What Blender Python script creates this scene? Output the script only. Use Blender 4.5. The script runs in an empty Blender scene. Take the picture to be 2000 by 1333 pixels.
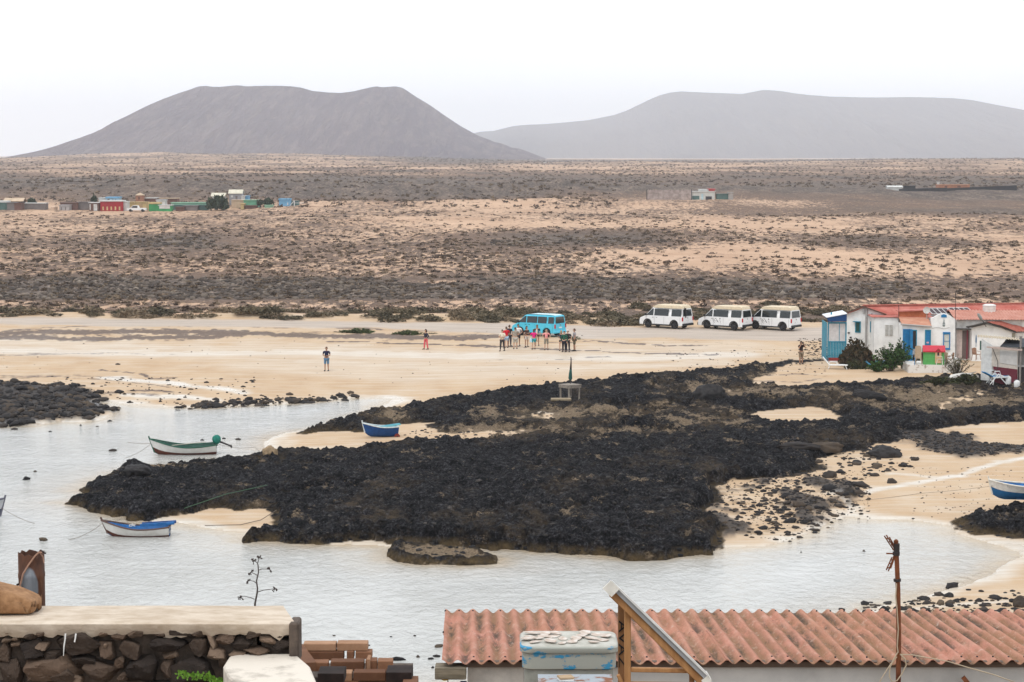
import bpy, bmesh, math, random
import numpy as np
from mathutils import Vector, Matrix, Euler
R = math.radians
rnd = random.Random(7)
S = bpy.context.scene
C = S.collection

# ---------------------------------------------------------------- camera, sky, sun, exposure
F = 4200.0            # focal length in pixels of the 2000-pixel-wide photograph
CH = 16.3             # camera height above the water
PITCH = math.atan(366.5 / F)
cam_d = bpy.data.cameras.new('camera')
cam = bpy.data.objects.new('camera', cam_d)
C.objects.link(cam)
cam.location = (0, 0, CH)
cam.rotation_euler = (R(90) - PITCH, 0, 0)
cam_d.sensor_width = 36.0
cam_d.lens = F / 2000 * 36.0
cam_d.clip_start = 0.5
cam_d.clip_end = 40000
S.camera = cam

SUN_EL, SUN_AZ = R(58), R(-150)      # high, behind and to the left, seen through thin cloud
w = bpy.data.worlds.new('World')
S.world = w
w.use_nodes = True
nt = w.node_tree
nt.nodes.clear()
out = nt.nodes.new('ShaderNodeOutputWorld')
bg = nt.nodes.new('ShaderNodeBackground')
sky = nt.nodes.new('ShaderNodeTexSky')
sky.sky_type = 'NISHITA'
sky.sun_disc = False
sky.sun_elevation = SUN_EL
sky.sun_rotation = R(180) + R(30)
sky.air_density = 1.0
sky.dust_density = 3.0
tc = nt.nodes.new('ShaderNodeTexCoord')
mp = nt.nodes.new('ShaderNodeMapping')
mp.inputs['Scale'].default_value = (1.5, 1.5, 6)
nz = nt.nodes.new('ShaderNodeTexNoise')
nz.inputs['Scale'].default_value = 1.6
nz.inputs['Detail'].default_value = 4
cr = nt.nodes.new('ShaderNodeValToRGB')
cr.color_ramp.elements[0].position = 0.35
cr.color_ramp.elements[0].color = (12.9, 13.5, 14.2, 1)
cr.color_ramp.elements[1].position = 0.6
cr.color_ramp.elements[1].color = (13.7, 14.1, 14.6, 1)
mx = nt.nodes.new('ShaderNodeMix')
mx.data_type = 'RGBA'
mx.inputs[0].default_value = 0.93
nt.links.new(tc.outputs['Generated'], mp.inputs[0])
nt.links.new(mp.outputs[0], nz.inputs['Vector'])
nt.links.new(nz.outputs[0], cr.inputs[0])
nt.links.new(sky.outputs[0], mx.inputs[6])
nt.links.new(cr.outputs[0], mx.inputs[7])
nt.links.new(mx.outputs[2], bg.inputs[0])
bg.inputs[1].default_value = 0.1
nt.links.new(bg.outputs[0], out.inputs[0])

sd = bpy.data.lights.new('sun', 'SUN')
sd.energy = 1.1
sd.angle = R(12)
sd.color = (1.0, 0.96, 0.9)
sun = bpy.data.objects.new('sun', sd)
C.objects.link(sun)
_dir = Vector((math.sin(SUN_AZ) * math.cos(SUN_EL), math.cos(SUN_AZ) * math.cos(SUN_EL), math.sin(SUN_EL)))
sun.rotation_euler = _dir.to_track_quat('Z', 'Y').to_euler()
sun.location = (0, -20, 60)

S.view_settings.view_transform = 'Standard'
S.view_settings.look = 'None'
S.view_settings.exposure = 0.0
S.view_settings.gamma = 1.0
S.view_settings.use_curve_mapping = False
S.render.engine = 'CYCLES'
S.cycles.use_denoising = True
S.cycles.max_bounces = 6
S.cycles.volume_bounces = 4
S.cycles.transparent_max_bounces = 12
S.cycles.volume_step_rate = 4
S.cycles.use_adaptive_sampling = True

# ---------------------------------------------------------------- picture <-> world
CP, SP = math.cos(PITCH), math.sin(PITCH)
def ray(px, py):
    a = (px - 1000.0) / F
    b = (666.5 - py) / F
    return Vector((a, CP + b * SP, b * CP - SP))
def G(px, py, z=0.0):                 # where the line of sight meets the level z
    d = ray(px, py)
    t = (z - CH) / d.z
    return Vector((d.x * t, d.y * t, z))
def P(px, py, Y):                     # the point of the line of sight at distance Y
    d = ray(px, py)
    t = Y / d.y
    return Vector((d.x * t, Y, CH + d.z * t))

# ---------------------------------------------------------------- numpy noise
def _h(ix, iy, s):
    n = (ix.astype(np.int64) * 374761393 + iy.astype(np.int64) * 668265263 + s * 982451653) & 0xffffffff
    n = ((n ^ (n >> 13)) * 1274126177) & 0xffffffff
    n = n ^ (n >> 16)
    return (n & 0xffffff).astype(np.float64) / float(0xffffff)
def vnoise(x, y, s=0):
    ix, iy = np.floor(x), np.floor(y)
    fx, fy = x - ix, y - iy
    fx = fx * fx * (3 - 2 * fx); fy = fy * fy * (3 - 2 * fy)
    a = _h(ix, iy, s); b = _h(ix + 1, iy, s); c = _h(ix, iy + 1, s); d = _h(ix + 1, iy + 1, s)
    return (a + (b - a) * fx) * (1 - fy) + (c + (d - c) * fx) * fy
def fbm(x, y, s=0, o=4, g=0.5):
    v = 0; a = 1; t = 0
    for k in range(o):
        v = v + a * vnoise(x * 2.03 ** k + 17.3 * k, y * 2.03 ** k - 9.1 * k, s + k)
        t += a; a *= g
    return v / t * 2 - 1
def worley(x, y, s=0):
    ix, iy = np.floor(x), np.floor(y)
    f1 = np.full(x.shape, 9.0); f2 = np.full(x.shape, 9.0); hh = np.zeros(x.shape)
    for dx in (-1, 0, 1):
        for dy in (-1, 0, 1):
            cx, cy = ix + dx, iy + dy
            d = np.hypot(cx + _h(cx, cy, s) - x, cy + _h(cx, cy, s + 5) - y)
            m = d < f1
            f2 = np.where(m, f1, np.minimum(f2, d))
            hh = np.where(m, _h(cx, cy, s + 9), hh)
            f1 = np.where(m, d, f1)
    return f1, f2, hh
def sst(a, b, x):
    t = np.clip((x - a) / (b - a), 0, 1)
    return t * t * (3 - 2 * t)

# ---------------------------------------------------------------- materials
def mat(name, rgb, rough=0.8, metal=0.0, var=0.12, scale=6.0, bump=0.0, rgb2=None, spec=0.3, coord='Object', stretch=(1, 1, 1), detail=5, ramp=(0.35, 0.65), bscale=None):
    m = bpy.data.materials.new(name)
    m.use_nodes = True
    t = m.node_tree
    b = t.nodes['Principled BSDF']
    b.inputs['Roughness'].default_value = rough
    b.inputs['Metallic'].default_value = metal
    b.inputs['Specular IOR Level'].default_value = spec
    c = t.nodes.new('ShaderNodeTexCoord')
    mpn = t.nodes.new('ShaderNodeMapping')
    mpn.inputs['Scale'].default_value = stretch
    n = t.nodes.new('ShaderNodeTexNoise')
    n.inputs['Scale'].default_value = scale
    n.inputs['Detail'].default_value = detail
    n.inputs['Roughness'].default_value = 0.65
    r = t.nodes.new('ShaderNodeValToRGB')
    if rgb2 is None:
        rgb2 = tuple(min(1, v * (1 + var)) for v in rgb)
        rgb = tuple(v * (1 - var) for v in rgb)
    r.color_ramp.elements[0].position = ramp[0]
    r.color_ramp.elements[0].color = (*rgb, 1)
    r.color_ramp.elements[1].position = ramp[1]
    r.color_ramp.elements[1].color = (*rgb2, 1)
    t.links.new(c.outputs[coord], mpn.inputs[0])
    t.links.new(mpn.outputs[0], n.inputs['Vector'])
    t.links.new(n.outputs[0], r.inputs[0])
    t.links.new(r.outputs[0], b.inputs['Base Color'])
    if bump:
        bn = t.nodes.new('ShaderNodeBump')
        bn.inputs['Strength'].default_value = 1.0
        bn.inputs['Distance'].default_value = bump
        src = n
        if bscale:
            src = t.nodes.new('ShaderNodeTexNoise')
            src.inputs['Scale'].default_value = bscale
            src.inputs['Detail'].default_value = 6
            t.links.new(mpn.outputs[0], src.inputs['Vector'])
        t.links.new(src.outputs[0], bn.inputs['Height'])
        t.links.new(bn.outputs[0], b.inputs['Normal'])
    return m
_mc = {}
def M(name, *a, **k):
    if name not in _mc:
        _mc[name] = mat(name, *a, **k)
    return _mc[name]
def srgb(r, g, b):
    return tuple(((v / 255) / 12.92 if v <= 10 else ((v / 255 + 0.055) / 1.055) ** 2.4) for v in (r, g, b))

class NT:                              # small helper to write node trees
    def __init__(self, name):
        self.m = bpy.data.materials.new(name); self.m.use_nodes = True
        self.t = self.m.node_tree; self.b = self.t.nodes['Principled BSDF']
    def n(self, kind, **kw):
        nd = self.t.nodes.new('ShaderNode' + kind)
        for k, v in kw.items():
            setattr(nd, k, v)
        return nd
    def l(self, a, b):
        self.t.links.new(a, b)
    def attr(self, name):
        nd = self.n('Attribute'); nd.attribute_name = name
        return nd
    def noise(self, vec, scale, detail=4, rough=0.6, dist=0.0):
        nd = self.n('TexNoise'); nd.inputs['Scale'].default_value = scale
        nd.inputs['Detail'].default_value = detail; nd.inputs['Roughness'].default_value = rough
        nd.inputs['Distortion'].default_value = dist
        if vec is not None: self.l(vec, nd.inputs['Vector'])
        return nd.outputs[0]
    def vor(self, vec, scale, feature='F1'):
        nd = self.n('TexVoronoi', feature=feature); nd.inputs['Scale'].default_value = scale
        if vec is not None: self.l(vec, nd.inputs['Vector'])
        return nd
    def map(self, vec, scale=(1, 1, 1), loc=(0, 0, 0)):
        nd = self.n('Mapping'); nd.inputs['Scale'].default_value = scale; nd.inputs['Location'].default_value = loc
        self.l(vec, nd.inputs[0]); return nd.outputs[0]
    def ramp(self, fac, stops):
        nd = self.n('ValToRGB'); e = nd.color_ramp.elements
        while len(e) < len(stops): e.new(0.5)
        for i, (p, c) in enumerate(stops):
            e[i].position = p
            e[i].color = (c, c, c, 1) if not isinstance(c, tuple) else (*c[:3], 1)
        self.l(fac, nd.inputs[0]); return nd.outputs[0]
    def mix(self, fac, a, b, blend='MIX'):
        nd = self.n('Mix', data_type='RGBA', blend_type=blend)
        if isinstance(fac, (int, float)): nd.inputs[0].default_value = fac
        else: self.l(fac, nd.inputs[0])
        for i, v in ((6, a), (7, b)):
            if isinstance(v, tuple): nd.inputs[i].default_value = (*v[:3], 1)
            else: self.l(v, nd.inputs[i])
        return nd.outputs[2]
    def math(self, op, a, b=0.0, c=None, clamp=False):
        nd = self.n('Math', operation=op); nd.use_clamp = clamp
        for i, v in enumerate((a, b, c)):
            if v is None: continue
            if isinstance(v, (int, float)): nd.inputs[i].default_value = v
            else: self.l(v, nd.inputs[i])
        return nd.outputs[0]
    def bump(self, h, dist=0.05, strength=1.0):
        nd = self.n('Bump'); nd.inputs['Distance'].default_value = dist; nd.inputs['Strength'].default_value = strength
        self.l(h, nd.inputs['Height']); self.l(nd.outputs[0], self.b.inputs['Normal'])

# ---------------------------------------------------------------- object helpers
def tag(o, label=None, cat=None, group=None, kind=None):
    if label: o['label'] = label
    if cat: o['category'] = cat
    if group: o['group'] = group
    if kind: o['kind'] = kind
    return o
def empty(name, loc=(0, 0, 0), rz=0.0, label=None, cat=None, group=None):
    o = bpy.data.objects.new(name, None)
    C.objects.link(o)
    o.location = loc; o.rotation_euler = (0, 0, rz); o.empty_display_size = 0.3
    return tag(o, label, cat, group)
def link_mesh(name, me, mats=None, parent=None):
    if mats is not None:
        for m in (mats if isinstance(mats, (list, tuple)) else [mats]):
            me.materials.append(m)
    o = bpy.data.objects.new(name, me)
    C.objects.link(o)
    if parent: o.parent = parent
    return o
def np_mesh(name, V, Fc, smooth=True):
    me = bpy.data.meshes.new(name)
    V = np.asarray(V, dtype=np.float32); Fc = np.asarray(Fc, dtype=np.int32)
    k = Fc.shape[1]
    me.vertices.add(len(V)); me.vertices.foreach_set('co', V.ravel())
    me.loops.add(Fc.size); me.loops.foreach_set('vertex_index', Fc.ravel())
    me.polygons.add(len(Fc))
    me.polygons.foreach_set('loop_start', np.arange(0, Fc.size, k, dtype=np.int32))
    me.polygons.foreach_set('loop_total', np.full(len(Fc), k, dtype=np.int32))
    me.update(calc_edges=True)
    if smooth: me.polygons.foreach_set('use_smooth', np.ones(len(Fc), dtype=bool))
    return me
def copy_tree(o, parent=None, mats=None):
    c = o.copy(); C.objects.link(c)
    if parent: c.parent = parent
    for ch in list(o.children):
        copy_tree(ch, c)
    return c

class MB:                              # mesh builder in local coordinates
    def __init__(self):
        self.v = []; self.f = []; self.mi = []; self.cur = 0
    def add(self, vs, fs, T=None):
        k = len(self.v)
        for p in vs:
            self.v.append(tuple(T @ Vector(p)) if T is not None else tuple(p))
        for f in fs:
            self.f.append([k + i for i in f]); self.mi.append(self.cur)
        return self
    def box(self, c, s, rot=None, T=None):
        x, y, z = s[0] / 2, s[1] / 2, s[2] / 2
        m = Matrix.Translation(Vector(c))
        if rot: m = m @ Euler(rot).to_matrix().to_4x4()
        if T is not None: m = T @ m
        vs = [(-x, -y, -z), (x, -y, -z), (x, y, -z), (-x, y, -z), (-x, -y, z), (x, -y, z), (x, y, z), (-x, y, z)]
        return self.add(vs, [(0, 3, 2, 1), (4, 5, 6, 7), (0, 1, 5, 4), (1, 2, 6, 5), (2, 3, 7, 6), (3, 0, 4, 7)], m)
    def b2(self, x0, x1, y0, y1, z0, z1):
        return self.box(((x0 + x1) / 2, (y0 + y1) / 2, (z0 + z1) / 2), (abs(x1 - x0), abs(y1 - y0), abs(z1 - z0)))
    def tube(self, pts, r, n=6, caps=True):
        pts = [Vector(p) for p in pts]
        if not isinstance(r, (list, tuple)): r = [r] * len(pts)
        k = len(self.v); up = None
        for i, p in enumerate(pts):
            d = (pts[min(i + 1, len(pts) - 1)] - pts[max(i - 1, 0)])
            if d.length < 1e-9: d = Vector((0, 0, 1))
            d.normalize()
            if up is None:
                up = Vector((0, 0, 1)) if abs(d.z) < 0.9 else Vector((0, 1, 0))
            a = up - d * up.dot(d)
            if a.length < 1e-6: a = d.orthogonal()
            a.normalize(); up = a; b = d.cross(a)
            for j in range(n):
                t = 2 * math.pi * j / n
                self.v.append(tuple(p + (a * math.cos(t) + b * math.sin(t)) * r[i]))
        for i in range(len(pts) - 1):
            for j in range(n):
                q = (j + 1) % n
                self.f.append([k + i * n + j, k + i * n + q, k + (i + 1) * n + q, k + (i + 1) * n + j]); self.mi.append(self.cur)
        if caps:
            self.f.append([k + j for j in range(n)][::-1]); self.mi.append(self.cur)
            self.f.append([k + (len(pts) - 1) * n + j for j in range(n)]); self.mi.append(self.cur)
        return self
    def bar(self, p0, p1, w, h, up=(0, 0, 1)):
        p0, p1 = Vector(p0), Vector(p1)
        d = (p1 - p0); L = d.length; d.normalize()
        u = Vector(up); s = d.cross(u)
        if s.length < 1e-5: s = d.orthogonal()
        s.normalize(); u = s.cross(d)
        T = Matrix(((d.x, s.x, u.x, (p0.x + p1.x) / 2), (d.y, s.y, u.y, (p0.y + p1.y) / 2), (d.z, s.z, u.z, (p0.z + p1.z) / 2), (0, 0, 0, 1)))
        return self.box((0, 0, 0), (L, w, h), T=T)
    def loft(self, rings, closed=False, capa=False, capb=False):
        k = len(self.v); n = len(rings[0])
        for r_ in rings:
            for p in r_: self.v.append(tuple(p))
        for i in range(len(rings) - 1):
            for j in range(n if closed else n - 1):
                q = (j + 1) % n
                self.f.append([k + i * n + j, k + i * n + q, k + (i + 1) * n + q, k + (i + 1) * n + j]); self.mi.append(self.cur)
        if capa: self.f.append([k + j for j in range(n)][::-1]); self.mi.append(self.cur)
        if capb: self.f.append([k + (len(rings) - 1) * n + j for j in range(n)]); self.mi.append(self.cur)
        return self
    def prism(self, poly, d):          # polygon (list of 3-D points) extruded by vector d
        n = len(poly); d = Vector(d); k = len(self.v)
        for p in poly: self.v.append(tuple(p))
        for p in poly: self.v.append(tuple(Vector(p) + d))
        self.f.append(list(range(k, k + n))[::-1]); self.mi.append(self.cur)
        self.f.append(list(range(k + n, k + 2 * n))); self.mi.append(self.cur)
        for j in range(n):
            q = (j + 1) % n
            self.f.append([k + j, k + q, k + n + q, k + n + j]); self.mi.append(self.cur)
        return self
    def blob(self, c, r, T=None, sub=1, jit=0.0, rg=rnd):
        bm = bmesh.new(); bmesh.ops.create_icosphere(bm, subdivisions=sub, radius=1)
        vs = []
        for v in bm.verts:
            q = 1 + rg.uniform(-jit, jit)
            vs.append((c[0] + v.co.x * r[0] * q, c[1] + v.co.y * r[1] * q, c[2] + v.co.z * r[2] * q))
        fs = [[v.index for v in f.verts] for f in bm.faces]
        bm.free()
        return self.add(vs, fs, T)
    def build(self, name, mats, parent=None, smooth=False, bevel=0.0, fix=True, auto=None):
        me = bpy.data.meshes.new(name)
        me.from_pydata(self.v, [], self.f)
        ms = mats if isinstance(mats, (list, tuple)) else [mats]
        o = link_mesh(name, me, ms, parent)
        if len(ms) > 1: me.polygons.foreach_set('material_index', self.mi)
        if fix or bevel:
            bm = bmesh.new(); bm.from_mesh(me)
            if fix:
                bmesh.ops.recalc_face_normals(bm, faces=bm.faces)
                big = [f for f in bm.faces if len(f.verts) > 4]
                if big: bmesh.ops.triangulate(bm, faces=big)
            if bevel:
                es = [e for e in bm.edges if len(e.link_faces) == 2 and e.calc_face_angle(0) > 0.6]
                bmesh.ops.bevel(bm, geom=es, offset=bevel, segments=1, affect='EDGES', clamp_overlap=True)
            bm.to_mesh(me); bm.free()
        if smooth:
            me.polygons.foreach_set('use_smooth', np.ones(len(me.polygons), dtype=bool))
            if auto is not None: me.set_sharp_from_angle(angle=R(auto))
        me.update()
        return o
# ---------------------------------------------------------------- the lie of the land
def poly(pts, z=0.0):
    a = []
    for p in pts:
        g = G(p[0], p[1], p[2] if len(p) > 2 else z)
        a.append((g.x, g.y))
    return np.array(a)
def sdf(x, y, pl, reach=1e9):         # positive inside
    d2 = np.full(x.shape, 1e18); ins = np.zeros(x.shape, dtype=bool)
    n = len(pl)
    for i in range(n):
        ax, ay = pl[i]; bx, by = pl[(i + 1) % n]
        ex, ey = bx - ax, by - ay
        wx, wy = x - ax, y - ay
        t = np.clip((wx * ex + wy * ey) / (ex * ex + ey * ey + 1e-12), 0, 1)
        d2 = np.minimum(d2, (wx - ex * t) ** 2 + (wy - ey * t) ** 2)
        c = ((ay <= y) & (by > y)) | ((by <= y) & (ay > y))
        ins ^= c & (x < ax + (y - ay) * ex / (ey if abs(ey) > 1e-9 else 1e-9))
    d = np.sqrt(d2)
    return np.where(ins, d, -d)
def psdf(x, y, pl, reach=12.0):       # the same, worked out only near the polygon
    res = np.full(x.shape, -float(reach))
    m = (x > pl[:, 0].min() - reach) & (x < pl[:, 0].max() + reach) & (y > pl[:, 1].min() - reach) & (y < pl[:, 1].max() + reach)
    if m.any(): res[m] = np.maximum(sdf(x[m], y[m], pl), -reach)
    return res

WATER = poly([(-900, 838), (-150, 834), (0, 833), (70, 831), (115, 823), (157, 826), (200, 820), (222, 808), (205, 797), (192, 789), (215, 786), (262, 793), (330, 796), (400, 798), (460, 794), (540, 790), (600, 787), (682, 779), (740, 777), (766, 781),
    (742, 796), (735, 804), (700, 811), (663, 828), (620, 838), (560, 846), (530, 855), (514, 866), (518, 878), (545, 885), (500, 894), (430, 906), (380, 912), (330, 917), (288, 921), (255, 918), (225, 927), (185, 941), (152, 958), (180, 970), (205, 976), (150, 978), (131, 982), (160, 987),
    (200, 997), (232, 1008), (292, 1018), (350, 1022), (396, 1030), (440, 1038), (492, 1041), (486, 1054), (552, 1059), (600, 1063), (680, 1065), (800, 1069), (900, 1070), (1000, 1072), (1100, 1080), (1200, 1087), (1300, 1087), (1380, 1079), (1419, 1070), (1496, 1067), (1552, 1053), (1590, 1038), (1625, 1018),
    (1660, 1010), (1695, 1015), (1772, 1017), (1860, 1027), (1867, 1040), (1895, 1050), (1947, 1064), (1986, 1077), (1994, 1088), (1955, 1108), (1940, 1123), (1895, 1141), (1850, 1152), (1815, 1163), (1775, 1177), (1725, 1184), (1690, 1195), (1600, 1222), (1300, 1275), (1000, 1335), (870, 1350),
    (700, 1400), (400, 1420), (-150, 1430), (-900, 1450)])
ISLE = poly([(755, 1087), (757, 1073), (800, 1068), (850, 1073), (890, 1077), (940, 1081), (972, 1091), (976, 1102), (900, 1105), (820, 1102), (775, 1098)])
LAVA1 = poly([(600, 849), (663, 829), (700, 814), (738, 801, .1), (758, 797, .3), (775, 794, .4), (810, 787, .4), (845, 779, .4), (897, 773, .4), (950, 764, .4), (1002, 757, .4), (1055, 753, .4), (1125, 748, .4), (1195, 743, .4), (1300, 737, .4), (1405, 730, .4),
    (1447, 724, .3), (1496, 718, .3), (1559, 714, .2), (1601, 708, .2), (1612, 712), (1560, 724), (1545, 738), (1600, 765), (1650, 763), (1737, 761), (1804, 754), (1840, 750), (2000, 757), (2300, 770), (2300, 838), (2000, 838), (1912, 840),
    (1850, 850), (1755, 858), (1700, 880), (1667, 893), (1629, 898), (1615, 908), (1597, 912), (1594, 924), (1566, 934), (1541, 942), (1475, 946), (1422, 949), (1387, 961), (1395, 975), (1393, 990), (1365, 1002), (1370, 1022), (1391, 1036), (1399, 1055), (1380, 1079),
    (1300, 1088), (1200, 1088), (1100, 1081), (1000, 1073), (900, 1071), (800, 1070), (680, 1066), (600, 1064), (552, 1060), (486, 1055), (492, 1049), (530, 1040), (540, 1018), (520, 1003), (440, 998), (340, 1001), (300, 1006), (265, 1012), (235, 1006), (200, 998), (160, 988), (131, 983), (150, 977), (205, 977), (180, 970),
    (152, 959), (185, 941), (225, 927), (255, 919), (288, 921), (330, 917), (380, 912), (430, 906), (500, 894), (545, 886), (600, 882), (700, 880), (820, 872), (860, 868), (870, 850), (830, 836), (782, 834), (712, 848), (660, 852)])
POCK = [poly([(600, 880), (650, 878), (700, 875), (760, 872), (830, 872), (900, 868), (930, 860), (870, 852), (852, 842), (868, 834), (840, 832), (782, 836), (712, 850), (600, 850)]),
    poly([(1440, 764), (1452, 756), (1490, 741), (1505, 726), (1560, 716), (1605, 708), (1900, 712), (1830, 752), (1804, 757), (1737, 764), (1650, 766), (1601, 769), (1540, 768)]),
    poly([(1457, 823), (1468, 814), (1510, 809), (1562, 809), (1615, 812), (1646, 818), (1652, 830), (1668, 850), (1632, 842), (1580, 840), (1510, 845), (1482, 836)]),
    poly([(1826, 851), (1877, 843), (2000, 838), (2300, 836), (2300, 880), (2000, 876), (1958, 881), (1923, 876), (1877, 862)]),
    poly([(550, 979), (575, 975), (600, 973), (640, 972), (682, 970), (672, 975), (610, 979), (560, 982)])]
RROCK = poly([(1869, 1027), (1895, 1019), (1930, 1016), (1965, 1007), (2003, 1004), (2100, 996), (2300, 990), (2300, 1075), (2100, 1068), (2003, 1060), (1965, 1053), (1930, 1046), (1895, 1044), (1876, 1035)])
GRAVL = poly([(-400, 756), (0, 757), (60, 762), (122, 762), (170, 772), (189, 784), (196, 793), (222, 806), (200, 819), (157, 825), (115, 822), (70, 830), (0, 832), (-400, 838)])
GRAVR = poly([(1700, 862), (1755, 854), (1826, 852), (1877, 864), (1923, 878), (1958, 883), (2100, 880), (2100, 898), (1960, 900), (1880, 905), (1820, 896), (1780, 880), (1741, 873)])
RUBB = poly([(1394, 965), (1475, 946), (1541, 942), (1594, 925), (1640, 925), (1690, 950), (1688, 975), (1655, 1008), (1610, 1025), (1580, 1040), (1500, 1045), (1400, 1062), (1372, 1020)])
ROAD = poly([(-900, 624), (-150, 626), (200, 627), (500, 629), (750, 632), (1000, 634), (1250, 641), (1500, 644), (1612, 641), (1800, 640), (2300, 640), (2300, 662), (1700, 664), (1500, 661), (1300, 659), (1100, 660), (950, 650), (700, 641), (400, 640), (0, 636), (-900, 634)], z=0.75)
# dark stranded weed on the flat sand: (polyline, half-width in px rows, strength)
WRACK = [([(-50, 665), (60, 660), (180, 659), (330, 658), (480, 661), (640, 665), (760, 667), (880, 669), (960, 667)], 6.5, 1.0), ([(-50, 669), (40, 668), (150, 671), (260, 668), (420, 666)], 6, 1.0), ([(-50, 700), (80, 696), (200, 694)], 3, .5), ([(0, 742), (150, 735), (260, 742)], 4, .45), ([(120, 770), (220, 764), (300, 768)], 4, .55),
    ([(80, 652), (220, 647), (420, 649), (640, 652), (860, 657), (1000, 660)], 1.6, 0.7), ([(640, 674), (780, 677), (940, 682), (1050, 686), (1100, 689), (1170, 691)], 1.5, 1.0), ([(0, 660), (30, 656), (60, 655)], 3, 0.7),
    ([(1060, 687), (1110, 690), (1130, 691)], 2.2, 1.0), ([(1170, 675), (1230, 677), (1300, 682), (1380, 683)], 1.5, 0.9), ([(1180, 692), (1260, 695), (1400, 697)], 1.5, 0.9), ([(200, 725), (240, 728), (280, 733), (300, 740), (340, 738)], 2.2, 0.9),
    ([(140, 694), (240, 695), (360, 696)], 1.2, 0.5), ([(265, 760), (310, 761), (330, 763)], 3.0, 0.8), ([(0, 737), (120, 738), (260, 748), (330, 756)], 2.0, 0.6), ([(960, 706), (1010, 705), (1130, 707)], 1.0, 0.6), ([(1150, 703), (1190, 702)], 1.8, 0.8), ([(1560, 706), (1600, 690), (1640, 700)], 3, 0.3),
    ([(1500, 735), (1560, 733), (1610, 737)], 3, 0.5), ([(1470, 748), (1560, 750), (1600, 744)], 2.6, 0.6), ([(980, 671), (1100, 676), (1200, 672)], 1.4, 0.6), ([(1290, 668), (1400, 676), (1500, 690)], 1.6, 0.4)]
# wet films and puddles on the sand, coloured paler to stand for their shine
WETS = [([(-50, 690), (150, 692), (350, 695), (600, 693), (900, 700), (1200, 705), (1450, 697)], 10, 0.75), ([(600, 710), (900, 722), (1200, 720), (1400, 712)], 8, 0.5), ([(-50, 680), (400, 690), (900, 700), (1400, 690)], 22, .4), ([(500, 715), (800, 735), (1100, 725)], 18, .35), ([(210, 740), (320, 748), (420, 757), (470, 763)], 5, 1.0), ([(250, 768), (330, 772), (420, 777)], 4, 0.9),
    ([(1690, 960), (1780, 945), (1870, 930), (1960, 905), (2040, 890)], 5, 0.95), ([(1740, 925), (1840, 935)], 3, 0.6), ([(1640, 960), (1665, 985), (1655, 1005)], 6, 0.8), ([(1935, 1008), (1965, 998), (2010, 990)], 4.5, 1.0), ([(1830, 1020), (1980, 1000)], 2, 0.4), ([(850, 876), (960, 868), (1060, 862)], 3, 0.8),
    ([(960, 800), (1040, 806), (1130, 808), (1200, 800)], 5, 0.5), ([(540, 870), (700, 872), (860, 878)], 2, 0.4), ([(1080, 655), (1300, 690), (1420, 700)], 6, 0.35), ([(0, 675), (200, 680), (400, 684)], 6, 0.5), ([(1740, 1186), (1850, 1174), (1990, 1168)], 5, 0.6)]
# places where sand shows through the rock, by picture ellipse: cx, cy, rx, ry, strength
MIXZ = [(1130, 815, 260, 20, .8), (960, 850, 160, 22, .9), (1230, 850, 220, 22, .55), (1450, 770, 200, 22, .6), (1530, 740, 90, 18, .7), (1840, 790, 240, 30, .8), (1400, 830, 90, 22, .6), (1290, 700, 60, 16, .5), (760, 815, 60, 16, .5), (1860, 765, 120, 10, .6)]

def px_of(x, y, z=0.0):               # picture position of ground points, used only to read the survey above
    dz = z - CH
    dep = y * CP - dz * SP
    return 1000 + F * x / dep, 666.5 - F * (y * SP + dz * CP) / dep
def stroke(px, py, pts, hw):
    d = np.full(px.shape, 1e9)
    for (ax, ay), (bx, by) in zip(pts[:-1], pts[1:]):
        ex, ey = (bx - ax), (by - ay)
        t = np.clip(((px - ax) * ex + (py - ay) * ey) / (ex * ex + ey * ey), 0, 1)
        d = np.minimum(d, np.hypot((px - ax - ex * t) / 6, py - ay - ey * t))
    return np.clip(1 - d / hw, 0, 1)

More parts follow.
